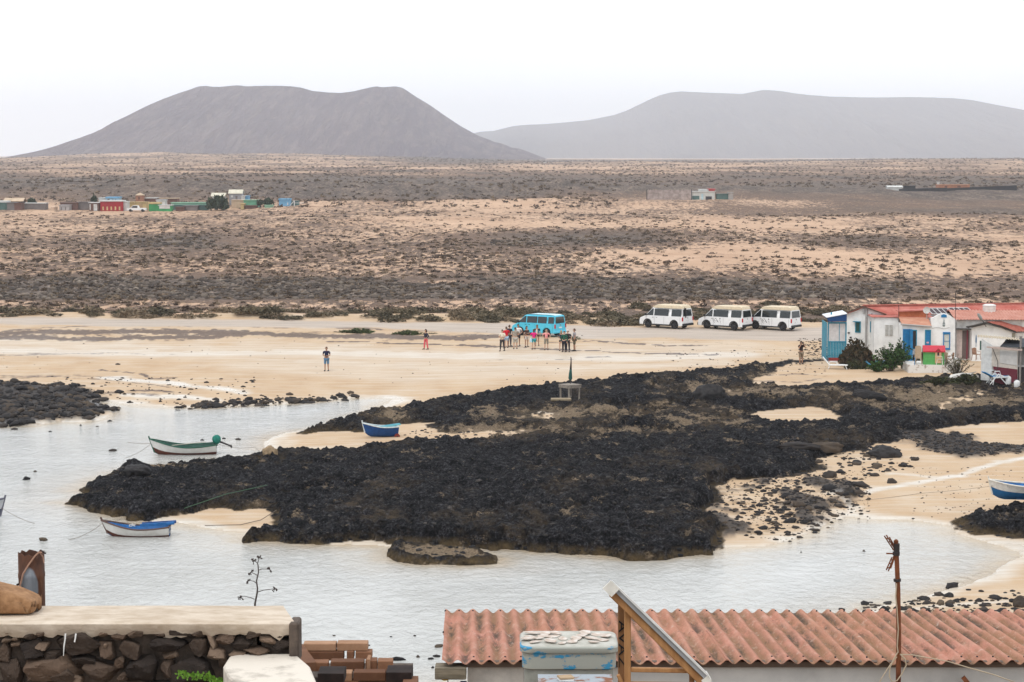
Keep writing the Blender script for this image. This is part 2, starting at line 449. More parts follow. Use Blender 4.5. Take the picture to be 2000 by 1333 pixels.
PLAIN_Y = [150, 175, 190, 197, 203, 214, 260, 300, 400, 480, 560, 640, 700, 760, 900, 1200, 1800, 2500, 3500, 6000, 16000]
PLAIN_Z = [.3, .5, .75, .8, 1.05, .95, .9, 1.0, 1.2, 1.5, 1.8, 2.6, 3.2, 3.0, 3.6, 4.4, 5.2, 5.6, 4, 2, 0]
def far_z(x, y):
    z = np.interp(y, PLAIN_Y, PLAIN_Z)
    u = x / y
    s = np.clip(y / 600, 0.15, 1)
    k = sst(235, 330, y)
    z = z + k * s * (fbm(x / 38, y / 60, 31, 4) * 1.0 + fbm(x / 120, y / 160, 37, 2) * 1.0)
    # rough rock ridge across the plain
    rd = np.exp(-((y - 735 - 25 * fbm(x / 90, x * 0, 5, 2)) / 45) ** 2)
    hr = np.interp(u, [-.30, -.2, -.13, -.095, -.05, .0, .022, .045, .065, .11, .16, .30], [2.6, 3.0, 3.4, 3.7, 3.6, 3.8, 4.6, 3.0, 2.6, 1.8, .6, .3]) * (1 + .25 * fbm(x / 14, y / 30, 47, 3))
    z = z + rd * (hr + .9 * fbm(x / 9, y / 30, 143, 4)) + np.exp(-((y - 735) / 160) ** 2) * .35 * fbm(x / 9, y / 40, 144, 3)
    rd2 = np.exp(-((y - 600) / 28) ** 2) * np.interp(u, [-.3, -.14, -.11, -.03, .02, .04, .3], [.3, .3, 1.0, 1.4, 1.4, .2, 0])
    z = z + rd2
    # the ground lifts towards the right-hand horizon
    z = z + sst(1500, 2600, y) * (1 - sst(3200, 5000, y)) * np.interp(u, [0, .12, .17, .25, .35], [0, .5, 3.2, 4.5, 5])
    z = z + np.exp(-((y - 2450) / 260) ** 2) * (1.2 * fbm(x / 60, y / 400, 77, 4) + .3)
    # sandy foothills under the volcano
    z = z + 10.4 * np.exp(-((y - 3300) / 900) ** 2) * np.interp(u, [-.30, -.24, -.2, -.16, -.1, -.06, -.03, 0, .02], [.2, .45, .95, 1.2, 1.0, .75, .40, .12, 0]) * (1 + .30 * fbm(x / 110, y / 500, 9, 4))
    return z

def survey(x, y):
    """height and surface masks of the ground at the points x, y"""
    x = np.asarray(x, dtype=float); y = np.asarray(y, dtype=float)
    near = y < 262
    o = {k: np.zeros(x.shape) for k in ('z', 'lava', 'wet', 'wrack', 'road', 'grav', 'mixz')}
    o['z'] = far_z(x, y)
    if not near.any(): return o
    X, Y = x[near], y[near]
    wx = X + fbm(X * 1.1, Y * .5, 3, 3) * .42 + fbm(X * .25, Y * .15, 8, 2) * .5
    wy = Y + fbm(X * .8, Y * .35, 13, 3) * 1.1 + fbm(X * .2, Y * .12, 18, 2) * 1.2
    ww = Y + fbm(X * .8, Y * .35, 13, 3) * .35; wv = X + fbm(X * 1.1, Y * .5, 3, 3) * .12
    px, py = px_of(X, Y, 0.3)
    dW = np.maximum(-sdf(wv, ww, WATER), psdf(wv, ww, ISLE, 3) )
    lavd = psdf(wx, wy, LAVA1)
    for p in POCK: lavd = np.minimum(lavd, -psdf(wx, wy, p, 6))
    isl = psdf(wv, ww, ISLE, 3); rr = psdf(wx, wy, RROCK, 6)
    lavd0 = lavd
    pr = psdf(X, Y, RUBB, 6)
    patch = .7 * fbm(X * .45, Y * .22, 51, 4) + .6 * fbm(X * 1.3, Y * .5, 52, 3)
    mz = np.zeros(X.shape)
    for cx, cy, rx, ry, s in MIXZ:
        mz = np.maximum(mz, s * np.clip(1.25 - np.hypot((px - cx) / rx, (py - cy) / ry), 0, 1))
    lavd = np.minimum(lavd, (patch + .72 - 1.0 * mz) * 1.6 + .8 * (mz < .02))
    rub = (patch - .30) * 1.2 - .42
    lavd = np.maximum(lavd, np.minimum(rub, pr * .5 - .42))
    bld = np.maximum(lavd, np.maximum(isl, rr))
    mz = np.where(isl > .35, 1.15 * sst(.35, .9, isl), mz)
    bld = np.where(isl > 99, np.minimum(bld, np.where((isl > .75) & (px > 795), -.75 + 1.6 * fbm(X * .8, Y * .8, 55, 3), .6)), bld)
    ld = np.clip((Y - 95) * .007, 0, .5)
    bld = bld + .22 * fbm(X * 2.6, Y * 1.2, 57, 3)
    lava = sst(-.28 - ld, -.16 - ld, bld); lavh = sst(0, .15, bld)
    # sand
    z = np.where(dW > 0, .04 + .42 * (1 - np.exp(-np.clip(dW, 0, 99) / 9)), np.clip(dW * .12, -.6, 0) - .04)
    z = z + sst(145, 185, Y) * (np.interp(Y, PLAIN_Y, PLAIN_Z) - .42)
    sandn = fbm(X * .12, Y * .1, 61, 3) * .07 + fbm(X * .7, Y * .5, 62, 3) * .015
    z = z + sandn * sst(0, 2, dW) 
    # the road lies in a shallow bed with a sand bank behind it
    rd = sdf(X, Y, ROAD)
    road = sst(-.8, .6, rd + fbm(X * .3, Y * .3, 70, 3) * 1.4)
    bank = np.exp(-((Y - np.interp(X / Y, [-.3, -.05, .06, .15, .3], [202, 200.5, 198.5, 192.5, 192])) / 2.6) ** 2) * (.28 + .25 * fbm(X * .12, Y * .1, 71, 3))
    z = z + bank * sst(-.5, -3, rd)
    # rock: thick tilted slabs with a broken cauliflower surface
    f1, f2, hh = worley(X * 1.25, Y * .55, 21)
    g1, g2, gh = worley(X * 3.1, Y * 1.5, 24)
    big = fbm(X * .22, Y * .12, 41, 3)
    thick = .20 + .16 * big + .12 * np.clip((107 - Y) / 20, 0, 1) + .12 * np.clip((150 - Y) / 55, 0, 1)
    lump = (1 - np.clip(f1, 0, 1)) * .13 + (hh - .5) * .12 + (1 - np.clip(g1, 0, 1)) * .10 + (gh - .5) * .09 + fbm(X * 5, Y * 2.6, 43, 3) * .07
    # ledges where sheets of lava end, and cracks between slabs
    tn = (fbm(X * .10 + .3 * fbm(X * .5, Y * .3, 44, 2), Y * .075, 46, 3) + 1) * 3.2
    terr_ = np.floor(tn) + sst(.0, .16, tn - np.floor(tn))
    c1, c2, ch_ = worley(X * .38 + .25 * fbm(X * .9, Y * .6, 48, 2), Y * .19, 49)
    crack = sst(.10, .0, c2 - c1)
    ridg = 1 - np.abs(fbm(X * .9, Y * .4, 141, 4)) * 2
    lump = lump + (ridg - .6) * .12 - crack * .16
    thick = thick * .85 + (terr_ - 3.2) * .10 + (ch_ - .5) * .10
    thick = np.maximum(thick, .10)
    edge = sst(0, .5, bld) ** .6
    th = np.where(isl > 0, .22 + .14 * sst(800, 780, px), np.where(rr > 0, .26, thick))
    weak = np.where((pr > -1) & (lavd0 < 0), .32, 1 - .55 * np.clip(mz, 0, 1))
    lump = np.where(isl > -.5, lump * .45, lump)
    ztop = th * edge * weak + lump * edge * (.45 + .55 * weak)
    ztop = ztop + .5 * np.exp(-((px - 262) / 22) ** 2 - ((py - 922) / 12) ** 2)
    z = z + lavh * np.maximum(ztop, .03)
    # loose gravel banks
    gr = np.maximum(psdf(wx, wy, GRAVL, 5), psdf(wx, wy, GRAVR, 5))
    grav = sst(-.3, .8, gr * .8 + patch * 1.5)
    grr = sst(-.1, .35, np.minimum(pr * .5, patch * 1.3 + .02)); grav = np.maximum(grav, grr * .92)
    z = z + grav * ((1 - np.clip(f1, 0, 1)) * .05 + (1 - np.clip(g1, 0, 1)) * .08 + gh * .06)
    wrack = np.zeros(X.shape)
    wn = fbm(X * .5, Y * .35, 81, 4); wn2 = fbm(X * 2.2, Y * .9, 83, 3)
    for pts, hw, s in WRACK:
        wrack = np.maximum(wrack, s * stroke(px, py + wn * 3, pts, hw * (1 + .8 * wn2)))
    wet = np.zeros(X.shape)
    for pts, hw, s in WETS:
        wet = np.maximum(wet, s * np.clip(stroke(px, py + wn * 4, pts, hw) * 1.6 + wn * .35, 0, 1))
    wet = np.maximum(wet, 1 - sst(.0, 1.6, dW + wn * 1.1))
    # near hillside
    hill = np.interp(Y, [0, 10, 16, 28, 40, 52, 61, 64], [13.6, 12.3, 11.0, 8.0, 4.6, 1.6, .2, 0.0])
    z = np.where(Y < 64, np.maximum(z, hill + fbm(X * .3, Y * .3, 90, 3) * .15), z)
    o['z'][near] = np.where(Y > 245, o['z'][near] * sst(245, 262, Y) + z * (1 - sst(245, 262, Y)), z)
    for k, v in (('lava', lava), ('wet', wet), ('wrack', wrack), ('road', road), ('grav', grav), ('mixz', mz)): o[k][near] = v
    return o
def ground_z(x, y):
    return float(survey(np.array([x]), np.array([y]))['z'][0])
def GP(px, py, up=0.0):               # where a line of sight meets the ground
    d = ray(px, py)
    g0 = G(px, py, 0)
    Y0 = g0.y if 0 < g0.y < 1e5 else 5000
    ts = np.linspace(Y0 * .72, Y0 * 1.02, 500) / d.y
    xs, ys, zs = d.x * ts, d.y * ts, CH + d.z * ts
    s = survey(xs, ys)['z'] if True else None
    hit = np.nonzero(np.maximum(s, 0.0) >= zs)[0]
    k = hit[0] if len(hit) else len(ts) - 1
    return Vector((xs[k], ys[k], max(s[k], 0.0) + up))

U = np.linspace(-.292, .292, 1100)
rows_near = F * CH / (np.linspace(1432, 598, 480) - 300)
rows_mid = F * CH / (np.linspace(596.6, 400, 150) - 300)
rows_far = np.exp(np.linspace(math.log(rows_mid[-1] * 1.015), math.log(5200), 130))
ROWS = np.concatenate([rows_near, rows_mid, rows_far])
gx = U[None, :] * ROWS[:, None]
gy = np.repeat(ROWS[:, None], len(U), axis=1)
SV = survey(gx.ravel(), gy.ravel())
gz = SV['z']
nr, nc = gx.shape
VV = np.stack([gx.ravel(), gy.ravel(), gz], axis=1)
ii = (np.arange(nr - 1)[:, None] * nc + np.arange(nc - 1)[None, :]).ravel()
QQ = np.stack([ii, ii + 1, ii + nc + 1, ii + nc], axis=1)

# ground material: sand, weed, wet film, rock, road, gravel and scrub, all from world-space masks and noise
def ground_material():
    k = NT('ground')
    a = k.attr('mask_a'); b = k.attr('mask_b')
    sa = k.n('SeparateColor'); k.l(a.outputs['Color'], sa.inputs[0])
    sb = k.n('SeparateColor'); k.l(b.outputs['Color'], sb.inputs[0])
    lava, wet, wrack = sa.outputs; road, grav, scrub = sb.outputs
    geo = k.n('NewGeometry'); pos = geo.outputs['Position']
    flat = k.map(pos, (1, .35, 1))
    n1 = k.noise(flat, .35, 5); n2 = k.noise(pos, 2.2, 5, .7); n3 = k.noise(k.map(pos, (.3, 2.2, 1)), .8, 4); n4 = k.noise(pos, 9, 4, .75)
    sand = k.ramp(n1, [(.25, (.43, .285, .165)), (.55, (.49, .345, .215)), (.8, (.53, .40, .27))])
    sand = k.mix(k.ramp(n3, [(.47, 0.), (.64, .38)]), sand, (.57, .49, .39))
    n5 = k.noise(k.map(pos, (.12, 1.6, 1), (3, 3, 0)), 1.4, 5, .7)
    sand = k.mix(k.ramp(n5, [(.56, 0.), (.68, .2)]), sand, (.30, .215, .14))
    sand = k.mix(k.ramp(n4, [(.60, 0.), (.74, .35)]), sand, (.30, .22, .15))
    wetc = k.ramp(n3, [(.35, (.50, .42, .32)), (.65, (.66, .62, .55))])  # wet sand, its reflective shine put into the pale colour
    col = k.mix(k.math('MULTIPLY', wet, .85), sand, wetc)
    # scrubland (far plain): pinkish sand under small dark bushes and stones
    far = k.map(pos, (1, .26, 1))
    big = k.noise(k.map(pos, (.5, 1, 1)), .012, 5, .6)
    far2 = k.map(pos, (2.2, .09, 1.2)); sp0 = k.n('SeparateXYZ'); k.l(pos, sp0.inputs[0])
    fy = k.n('MapRange'); fy.inputs['From Min'].default_value = 700; fy.inputs['From Max'].default_value = 1300; k.l(sp0.outputs[1], fy.inputs['Value'])
    cl = k.mix(fy.outputs[0], k.noise(far, .16, 6, .75), k.noise(far2, .16, 6, .75)); cl2 = k.mix(fy.outputs[0], k.noise(far, .75, 4, .7), k.noise(far2, .75, 4, .7))
    psand = k.ramp(k.noise(pos, .05, 4), [(.3, (.39, .24, .15)), (.7, (.56, .375, .25))])
    bushc = k.ramp(k.noise(pos, 1.4, 4, .8), [(.36, (.052, .034, .024)), (.5, (.115, .071, .048)), (.62, (.21, .135, .092))])
    bushc = k.mix(k.ramp(k.noise(far, .035, 5, .7), [(.4, 0.), (.6, .6)]), bushc, (.21, .125, .08))
    thr = k.math('ADD', k.math('ADD', k.math('MULTIPLY', cl, .22), k.math('MULTIPLY', cl2, .38)), k.math('MULTIPLY', k.noise(k.map(pos, (1, .22, 1), (1, 5, 0)), 1.7, 3, .8), .40))
    lvl = k.math('SUBTRACT', thr, k.math('MULTIPLY', k.math('SUBTRACT', scrub, .5), .30))
    cover = k.math('MULTIPLY', k.ramp(lvl, [(.472, 1.), (.497, 0.)]), k.ramp(k.noise(k.map(pos, (1, .5, 1), (3, 9, 0)), .9, 4, .8), [(.45, 1.), (.66, .6)]))
    plain = k.mix(cover, psand, bushc)
    rockc = k.ramp(k.math('ADD', k.math('MULTIPLY', k.noise(k.map(pos, (1, .3, .6)), 1.1, 5, .85), .6), k.math('MULTIPLY', cl, .4)), [(.42, (.034, .026, .022)), (.50, (.105, .078, .062)), (.58, (.28, .21, .16))])
    plain = k.mix(k.ramp(scrub, [(.70, 0.), (.95, .9)]), plain, rockc)
    kk = k.ramp(scrub, [(.01, 0.), (.1, 1.)])
    col = k.mix(kk, col, plain)
    # weed
    wk = k.math('MULTIPLY', wrack, k.ramp(k.noise(pos, 1.6, 5, .8), [(.3, .25), (.55, 1.)]))
    col = k.mix(k.ramp(wk, [(.22, 0.), (.45, .9)]), col, k.ramp(n4, [(.3, (.045, .032, .030)), (.7, (.15, .105, .085))]))
    # road
    rc = k.ramp(k.noise(k.map(pos, (.25, 1.5, 1)), .7, 5), [(.3, (.36, .30, .25)), (.7, (.50, .42, .35))])
    col = k.mix(road, col, rc)
    # gravel and rock
    gc = k.ramp(k.noise(pos, 3.2, 4, .8), [(.3, (.018, .017, .018)), (.58, (.06, .05, .046)), (.75, (.16, .115, .08))])
    col = k.mix(grav, col, gc)
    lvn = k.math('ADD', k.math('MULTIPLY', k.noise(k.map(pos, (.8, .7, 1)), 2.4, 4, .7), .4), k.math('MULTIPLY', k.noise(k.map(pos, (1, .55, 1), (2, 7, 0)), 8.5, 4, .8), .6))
    lv1 = k.ramp(lvn, [(.42, (.002, .002, .003)), (.50, (.012, .012, .014)), (.57, (.045, .044, .050)), (.66, (.14, .135, .14))])  # shade of hollows and skylit crests put into the colour, following the bump
    brown = k.math('MULTIPLY', k.ramp(k.math('ADD', k.noise(k.map(pos, (.6, .3, 1)), .45, 5, .7), k.math('MULTIPLY', a.outputs['Alpha'], 0.28)), [(.52, 0.), (.68, .85)]), k.ramp(n2, [(.4, .2), (.6, 1.)]))
    lv1 = k.mix(brown, lv1, k.ramp(n4, [(.3, (.075, .055, .038)), (.7, (.16, .115, .07))]))
    # ochre weed and salt on the low outer edges of the rock
    sep = k.n('SeparateXYZ'); k.l(pos, sep.inputs[0])
    low = k.math('MULTIPLY', k.ramp(sep.outputs[2], [(.12, 1.), (.40, 0.)]), k.ramp(k.noise(pos, .9, 5, .7), [(.40, .0), (.56, .95)]))
    lv1 = k.mix(low, lv1, k.ramp(n2, [(.3, (.06, .042, .024)), (.7, (.20, .14, .07))]))
    # sand and shell grit washed into the hollows of the low patchy rock
    fn = k.math('ADD', k.math('MULTIPLY', k.noise(k.map(pos, (.55, .30, 1), (4, 1, 0)), 1.0, 6, .8), 1.0), k.math('MULTIPLY', a.outputs['Alpha'], .22))
    fill = k.math('MULTIPLY', k.ramp(fn, [(.585, 0.), (.66, .9)]), 1.0)
    lv1 = k.mix(fill, lv1, k.ramp(n4, [(.35, (.16, .115, .075)), (.55, (.36, .27, .18)), (.7, (.48, .38, .27))]))
    wht = k.ramp(k.noise(pos, 5.5, 3, .9), [(.68, 0.), (.74, .5)])
    lv1 = k.mix(wht, lv1, (.20, .18, .16))
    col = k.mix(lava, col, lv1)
    k.l(col, k.b.inputs['Base Color'])
    ro = k.math('SUBTRACT', .92, k.math('MULTIPLY', k.math('MULTIPLY', wet, k.math('SUBTRACT', 1.0, lava)), .66))
    k.l(ro, k.b.inputs['Roughness'])
    k.l(k.math('SUBTRACT', .35, k.math('MULTIPLY', lava, .28)), k.b.inputs['Specular IOR Level'])
    h = k.math('ADD', k.math('ADD', k.math('MULTIPLY', k.math('MULTIPLY', lvn, lava), 2.2), k.math('MULTIPLY', n4, k.math('ADD', .08, k.math('MULTIPLY', k.math('MAXIMUM', lava, grav), .6)))), k.math('MULTIPLY', cover, k.math('MULTIPLY', kk, 4.5)))
    h = k.math('ADD', h, 0.0)
    vv = k.vor(pos, 3.4); k.bump(k.math('ADD', h, k.math('MULTIPLY', k.math('MULTIPLY', vv.outputs['Distance'], lava), -1.2)), .22)
    return k.m
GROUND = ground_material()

# how much of the plain is dark scrub and rock, 0.3 (sandy) .. 1 (all rock)
def scrub_mask(x, y):
    px, py = px_of(x, y, 1.5)
    n = fbm(x / 70, y / 110, 101, 4)
    base = np.interp(py, [294, 304, 312, 318, 326, 333, 345, 352, 357, 366, 388, 396, 405, 420, 440, 460, 480, 500, 520, 532, 545, 560, 572, 580, 592, 600, 612, 618, 622], [.25, .30, .45, .52, .52, .50, .55, .66, .85, 1.0, 1.0, .75, .50, .48, .50, .58, .45, .36, .42, .62, .92, .95, .88, .50, .50, .60, .85, .85, .8])
    s = base + n * .38 + .18 * fbm(x / 20, y / 45, 107, 3)
    s = s + .35 * np.exp(-((px - 330) / 120) ** 2 - ((py - 465) / 14) ** 2) + .3 * np.exp(-((px - 1150) / 260) ** 2 - ((py - 465) / 16) ** 2) + .25 * np.exp(-((px - 1750) / 220) ** 2 - ((py - 470) / 26) ** 2)
    s = s - .25 * np.exp(-((px - 1050) / 260) ** 2 - ((py - 408) / 6) ** 2) - .45 * np.exp(-((px - 860) / 70) ** 2 - ((py - 542) / 4) ** 2) - .2 * np.exp(-((px - 1870) / 200) ** 2 - ((py - 560) / 26) ** 2)
    s = s + .5 * (px > 1040) * np.exp(-((py - 320) / 4) ** 2)
    s = s + .6 * np.exp(-((px - 900) / 130) ** 2 - ((py - 322) / 9) ** 2)
    s = s + .35 * np.exp(-((px - 1950) / 260) ** 2 - ((py - 390) / 22) ** 2) * (px > 1500)
    e = np.interp(x / y, [-.3, 0, .055, .075, .3], [203.5, 202.5, 201, 196, 195.5]) + fbm(x * .12, y * .1, 131, 3) * 1.5
    return np.clip(s, .12, 1.05) * sst(-1.2, 1.5, y - e)
SC = scrub_mask(gx.ravel(), gy.ravel())
# the line at the back of the road where the bushes begin


def ground_part(name, sel):
    q = QQ[sel]
    u, inv = np.unique(q.ravel(), return_inverse=True)
    me = np_mesh(name, VV[u], inv.reshape(q.shape))
    for an, ch in (('mask_a', ('lava', 'wet', 'wrack')), ('mask_b', ('road', 'grav', None))):
        at = me.color_attributes.new(an, 'FLOAT_COLOR', 'POINT')
        arr = np.ones((len(u), 4), dtype=np.float32)
        if an == 'mask_a': arr[:, 3] = SV['mixz'][u]
        for i, c in enumerate(ch):
            arr[:, i] = (SV[c] if c else SC)[u]
        at.data.foreach_set('color', arr.ravel())
    return tag(link_mesh(name, me, GROUND), kind='structure')
qc = QQ[:, 0]
yq = VV[qc, 1]
is_lava = (SV['lava'][qc] > .5) & (yq < 245)
is_road = (SV['road'][qc] > .5) & (yq < 245) & ~is_lava
is_grav = (SV['grav'][qc] > .5) & (yq < 245) & ~is_lava & ~is_road
is_far = (yq >= 203) & ~is_road
rest = ~(is_lava | is_road | is_grav | is_far)
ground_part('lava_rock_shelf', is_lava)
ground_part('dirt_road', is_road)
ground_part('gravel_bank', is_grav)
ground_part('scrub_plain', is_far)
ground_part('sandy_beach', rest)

# hillside below the camera, down to the water's edge
hu = np.linspace(-60, 60, 121); hv = np.concatenate([np.linspace(-30, 0, 8), np.linspace(1, 62, 62)])
hx, hy = np.meshgrid(hu, hv)
hx = hx + 0.0
hz = np.interp(hy, [-30, 0, 10, 16, 28, 40, 52, 61, 64], [13.9, 13.2, 12.2, 11.0, 8.0, 4.6, 1.6, .2, -.2]) + fbm(hx * .3, hy * .3, 90, 3) * .15
n_c = len(hu)
qi = (np.arange(len(hv) - 1)[:, None] * n_c + np.arange(n_c - 1)[None, :]).ravel()
me = np_mesh('hillside', np.stack([hx.ravel(), hy.ravel(), hz.ravel()], 1), np.stack([qi, qi + 1, qi + n_c + 1, qi + n_c], 1))
tag(link_mesh('hillside', me, M('hill_dirt', (.22, .16, .11), scale=1.5, var=.35, bump=.05)), kind='structure')
# beyond the surveyed fan: one plain sheet to the horizon, a little lower
me = np_mesh('plain', [(-4100, -36, -1.2), (4700, -36, -1.2), (4700, 15100, -1.2), (-4100, 15100, -1.2)], [(0, 1, 2, 3)])
tag(link_mesh('plain', me, M('plain_dust', (.38, .27, .19), scale=.02, var=.3)), kind='structure')

# ---------------------------------------------------------------- water
def water_material():
    k = NT('shallow_sea')
    geo = k.n('NewGeometry'); pos = geo.outputs['Position']
    n = k.noise(k.map(pos, (.5, .3, 1)), .5, 4)
    c = k.ramp(n, [(.3, (.41, .41, .385)), (.7, (.50, .50, .48))])
    dp = k.attr('depth').outputs['Fac']
    shal = k.ramp(k.math('ADD', dp, k.math('MULTIPLY', k.noise(pos, .8, 4), .25)), [(.14, 1.), (.36, .25), (.75, 0.)])
    c = k.mix(shal, c, (.46, .37, .26))
    k.l(c, k.b.inputs['Base Color'])
    k.b.inputs['Roughness'].default_value = .07
    k.b.inputs['IOR'].default_value = 1.33
    k.b.inputs['Specular IOR Level'].default_value = .5
    h1 = k.noise(k.map(pos, (1.5, 1.0, 1)), 1.5, 5, .66, .5)
    h2 = k.noise(k.map(pos, (.35, .6, 1)), .7, 3, .5)
    h3 = k.noise(k.map(pos, (1.2, 1.2, 1), (7, 3, 0)), 5.5, 3, .6)
    cal = k.ramp(k.noise(k.map(pos, (.6, .25, 1)), .12, 3), [(.35, .35), (.62, 1.)])
    h = k.math('ADD', k.math('ADD', h1, k.math('MULTIPLY', h2, .8)), k.math('MULTIPLY', h3, .22))
    k.bump(k.math('MULTIPLY', h, cal), .12)
    return k.m
wxs, wys = np.meshgrid(np.linspace(-60, 60, 260), np.linspace(56, 150, 200))
qi = (np.arange(199)[:, None] * 260 + np.arange(259)[None, :]).ravel()
me = np_mesh('sea_water', np.stack([wxs.ravel(), wys.ravel(), 0 * wxs.ravel()], 1), np.stack([qi, qi + 1, qi + 261, qi + 260], 1))
dep_ = np.clip(np.minimum(sdf(wxs.ravel(), wys.ravel(), WATER), -sdf(wxs.ravel(), wys.ravel(), ISLE) + .3) / 6, 0, 1)
at = me.attributes.new('depth', 'FLOAT', 'POINT'); at.data.foreach_set('value', dep_.astype(np.float32))
tag(link_mesh('sea_water', me, water_material()), kind='structure')

# ---------------------------------------------------------------- mountains
def mountain(name, prof, Y0, depth_f, depth_b, m, nx=420, ny=130, gul=1.0, seed=0, z0=-6.0, power=1.15):
    pxs = np.array([p[0] for p in prof], float)
    X = np.array([P(p[0], p[1], Y0).x for p in prof]); Z = np.array([P(p[0], p[1], Y0).z for p in prof])
    xs = np.linspace(X[0], X[-1], nx)
    ridge = np.interp(xs, X, Z)
    ker = np.hanning(5); ker /= ker.sum()
    ridge = np.convolve(np.pad(ridge, 2, mode='edge'), ker, 'valid')
    t = np.concatenate([np.linspace(-1, 0, ny), np.linspace(0, 1, 30)[1:]])
    gx_, gt = np.meshgrid(xs, t)
    rg = np.repeat(ridge[None, :], len(t), 0)
    yy = Y0 + np.where(gt < 0, gt * depth_f, gt * depth_b)
    fall = (1 - np.abs(gt)) ** power
    H = (rg - z0) * fall + z0
    # gullies that run downhill, deeper at mid-slope
    mid = np.sin(np.clip(1 - np.abs(gt), 0, 1) * math.pi) ** .8
    amp = (Z.max() * .055) * gul * mid * np.clip((rg - z0) / (Z.max()), 0, 1)
    sx = (xs[-1] - xs[0])
    wv = gx_ + gt * sx * .04 * np.sign(gx_ - xs.mean())
    H = H + amp * (fbm(wv / sx * 22, gt * 1.2, seed + 1, 4, .55) * 1.2 + .5 * fbm(wv / sx * 70, gt * 5, seed + 2, 4, .6))
    H = H + (1 - np.abs(gt)) * 0
    V = np.stack([gx_.ravel(), yy.ravel(), H.ravel()], 1)
    q = (np.arange(len(t) - 1)[:, None] * nx + np.arange(nx - 1)[None, :]).ravel()
    me = np_mesh(name, V, np.stack([q, q + 1, q + nx + 1, q + nx], 1))
    return tag(link_mesh(name, me, m), kind='structure')
def mountain_material(name, c1, c2, c3, sc, bump):
    k = NT(name)
    geo = k.n('NewGeometry'); pos = geo.outputs['Position']
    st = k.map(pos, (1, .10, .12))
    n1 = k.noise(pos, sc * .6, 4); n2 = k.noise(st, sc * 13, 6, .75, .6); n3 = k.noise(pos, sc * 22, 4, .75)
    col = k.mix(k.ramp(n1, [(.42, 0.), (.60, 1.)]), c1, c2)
    col = k.mix(k.math('MULTIPLY', k.ramp(n2, [(.46, 0.), (.66, 1.)]), .5), col, c3)  # pale landslide streaks, with side-lit ridges put into the same colour
    col = k.mix(k.ramp(n3, [(.60, 0.), (.68, .55)]), col, tuple(v * .45 for v in c1))
    k.l(col, k.b.inputs['Base Color']); k.b.inputs['Roughness'].default_value = 1; k.b.inputs['Specular IOR Level'].default_value = .1
    k.bump(k.math('ADD', n2, k.math('MULTIPLY', n3, .4)), bump)
    return k.m
VOLC = [(-60, 372), (0, 348), (60, 325), (100, 310), (130, 298), (165, 281), (200, 262), (230, 245), (250, 232), (275, 217), (290, 206), (320, 193), (350, 182), (372, 175), (388, 169), (402, 168), (415, 170), (432, 170), (450, 168), (465, 167), (480, 169), (510, 168), (545, 168), (570, 169), (590, 172), (610, 178), (640, 181), (665, 182), (690, 179), (710, 174),
    (728, 170), (737, 169), (746, 171), (758, 170), (772, 169), (784, 171), (796, 178), (810, 188), (840, 206), (870, 227), (900, 247), (935, 266), (955, 273), (966, 278), (978, 280), (988, 284), (1000, 289), (1012, 290), (1024, 294), (1050, 304), (1080, 315), (1110, 322), (1180, 334)]
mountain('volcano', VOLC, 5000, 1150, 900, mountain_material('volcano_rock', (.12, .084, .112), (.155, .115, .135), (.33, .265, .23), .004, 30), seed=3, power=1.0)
FAR = [(800, 330), (880, 275), (935, 258), (965, 256), (1000, 247), (1030, 244), (1060, 243), (1100, 240), (1150, 235), (1200, 225), (1225, 216), (1250, 204), (1270, 194), (1290, 186), (1310, 181), (1330, 179), (1350, 180), (1400, 182), (1450, 184), (1470, 180), (1490, 176), (1510, 177), (1530, 179), (1560, 184), (1580, 186), (1620, 189), (1700, 191), (1780, 190), (1860, 192), (1900, 196), (1950, 206), (2000, 215), (2060, 228), (2200, 262), (2400, 320)]
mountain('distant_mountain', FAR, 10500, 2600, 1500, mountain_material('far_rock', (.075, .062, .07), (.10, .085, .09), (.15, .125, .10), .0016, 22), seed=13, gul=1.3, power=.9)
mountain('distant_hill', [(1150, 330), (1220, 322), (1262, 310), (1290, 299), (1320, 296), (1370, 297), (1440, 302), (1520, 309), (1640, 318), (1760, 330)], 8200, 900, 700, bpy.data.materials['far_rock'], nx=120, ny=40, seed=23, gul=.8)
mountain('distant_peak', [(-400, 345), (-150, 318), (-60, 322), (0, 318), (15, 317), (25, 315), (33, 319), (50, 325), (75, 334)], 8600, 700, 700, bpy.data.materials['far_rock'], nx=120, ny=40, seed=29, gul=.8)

# ---------------------------------------------------------------- air
bx = MB().b2(-4200, 4800, -40, 15200, -2.3, 352)
hz_ = bx.build('haze', [])
hm = bpy.data.materials.new('haze_air'); hm.use_nodes = True
ht = hm.node_tree; ht.nodes.clear()
ho = ht.nodes.new('ShaderNodeOutputMaterial'); pv = ht.nodes.new('ShaderNodeVolumePrincipled')
pv.inputs['Color'].default_value = (.90, .935, 1.0, 1)
pv.inputs['Density'].default_value = 1.12e-4
pv.inputs['Anisotropy'].default_value = 0.0
ht.links.new(pv.outputs[0], ho.inputs['Volume'])
hz_.data.materials.append(hm)
tag(hz_, kind='stuff')
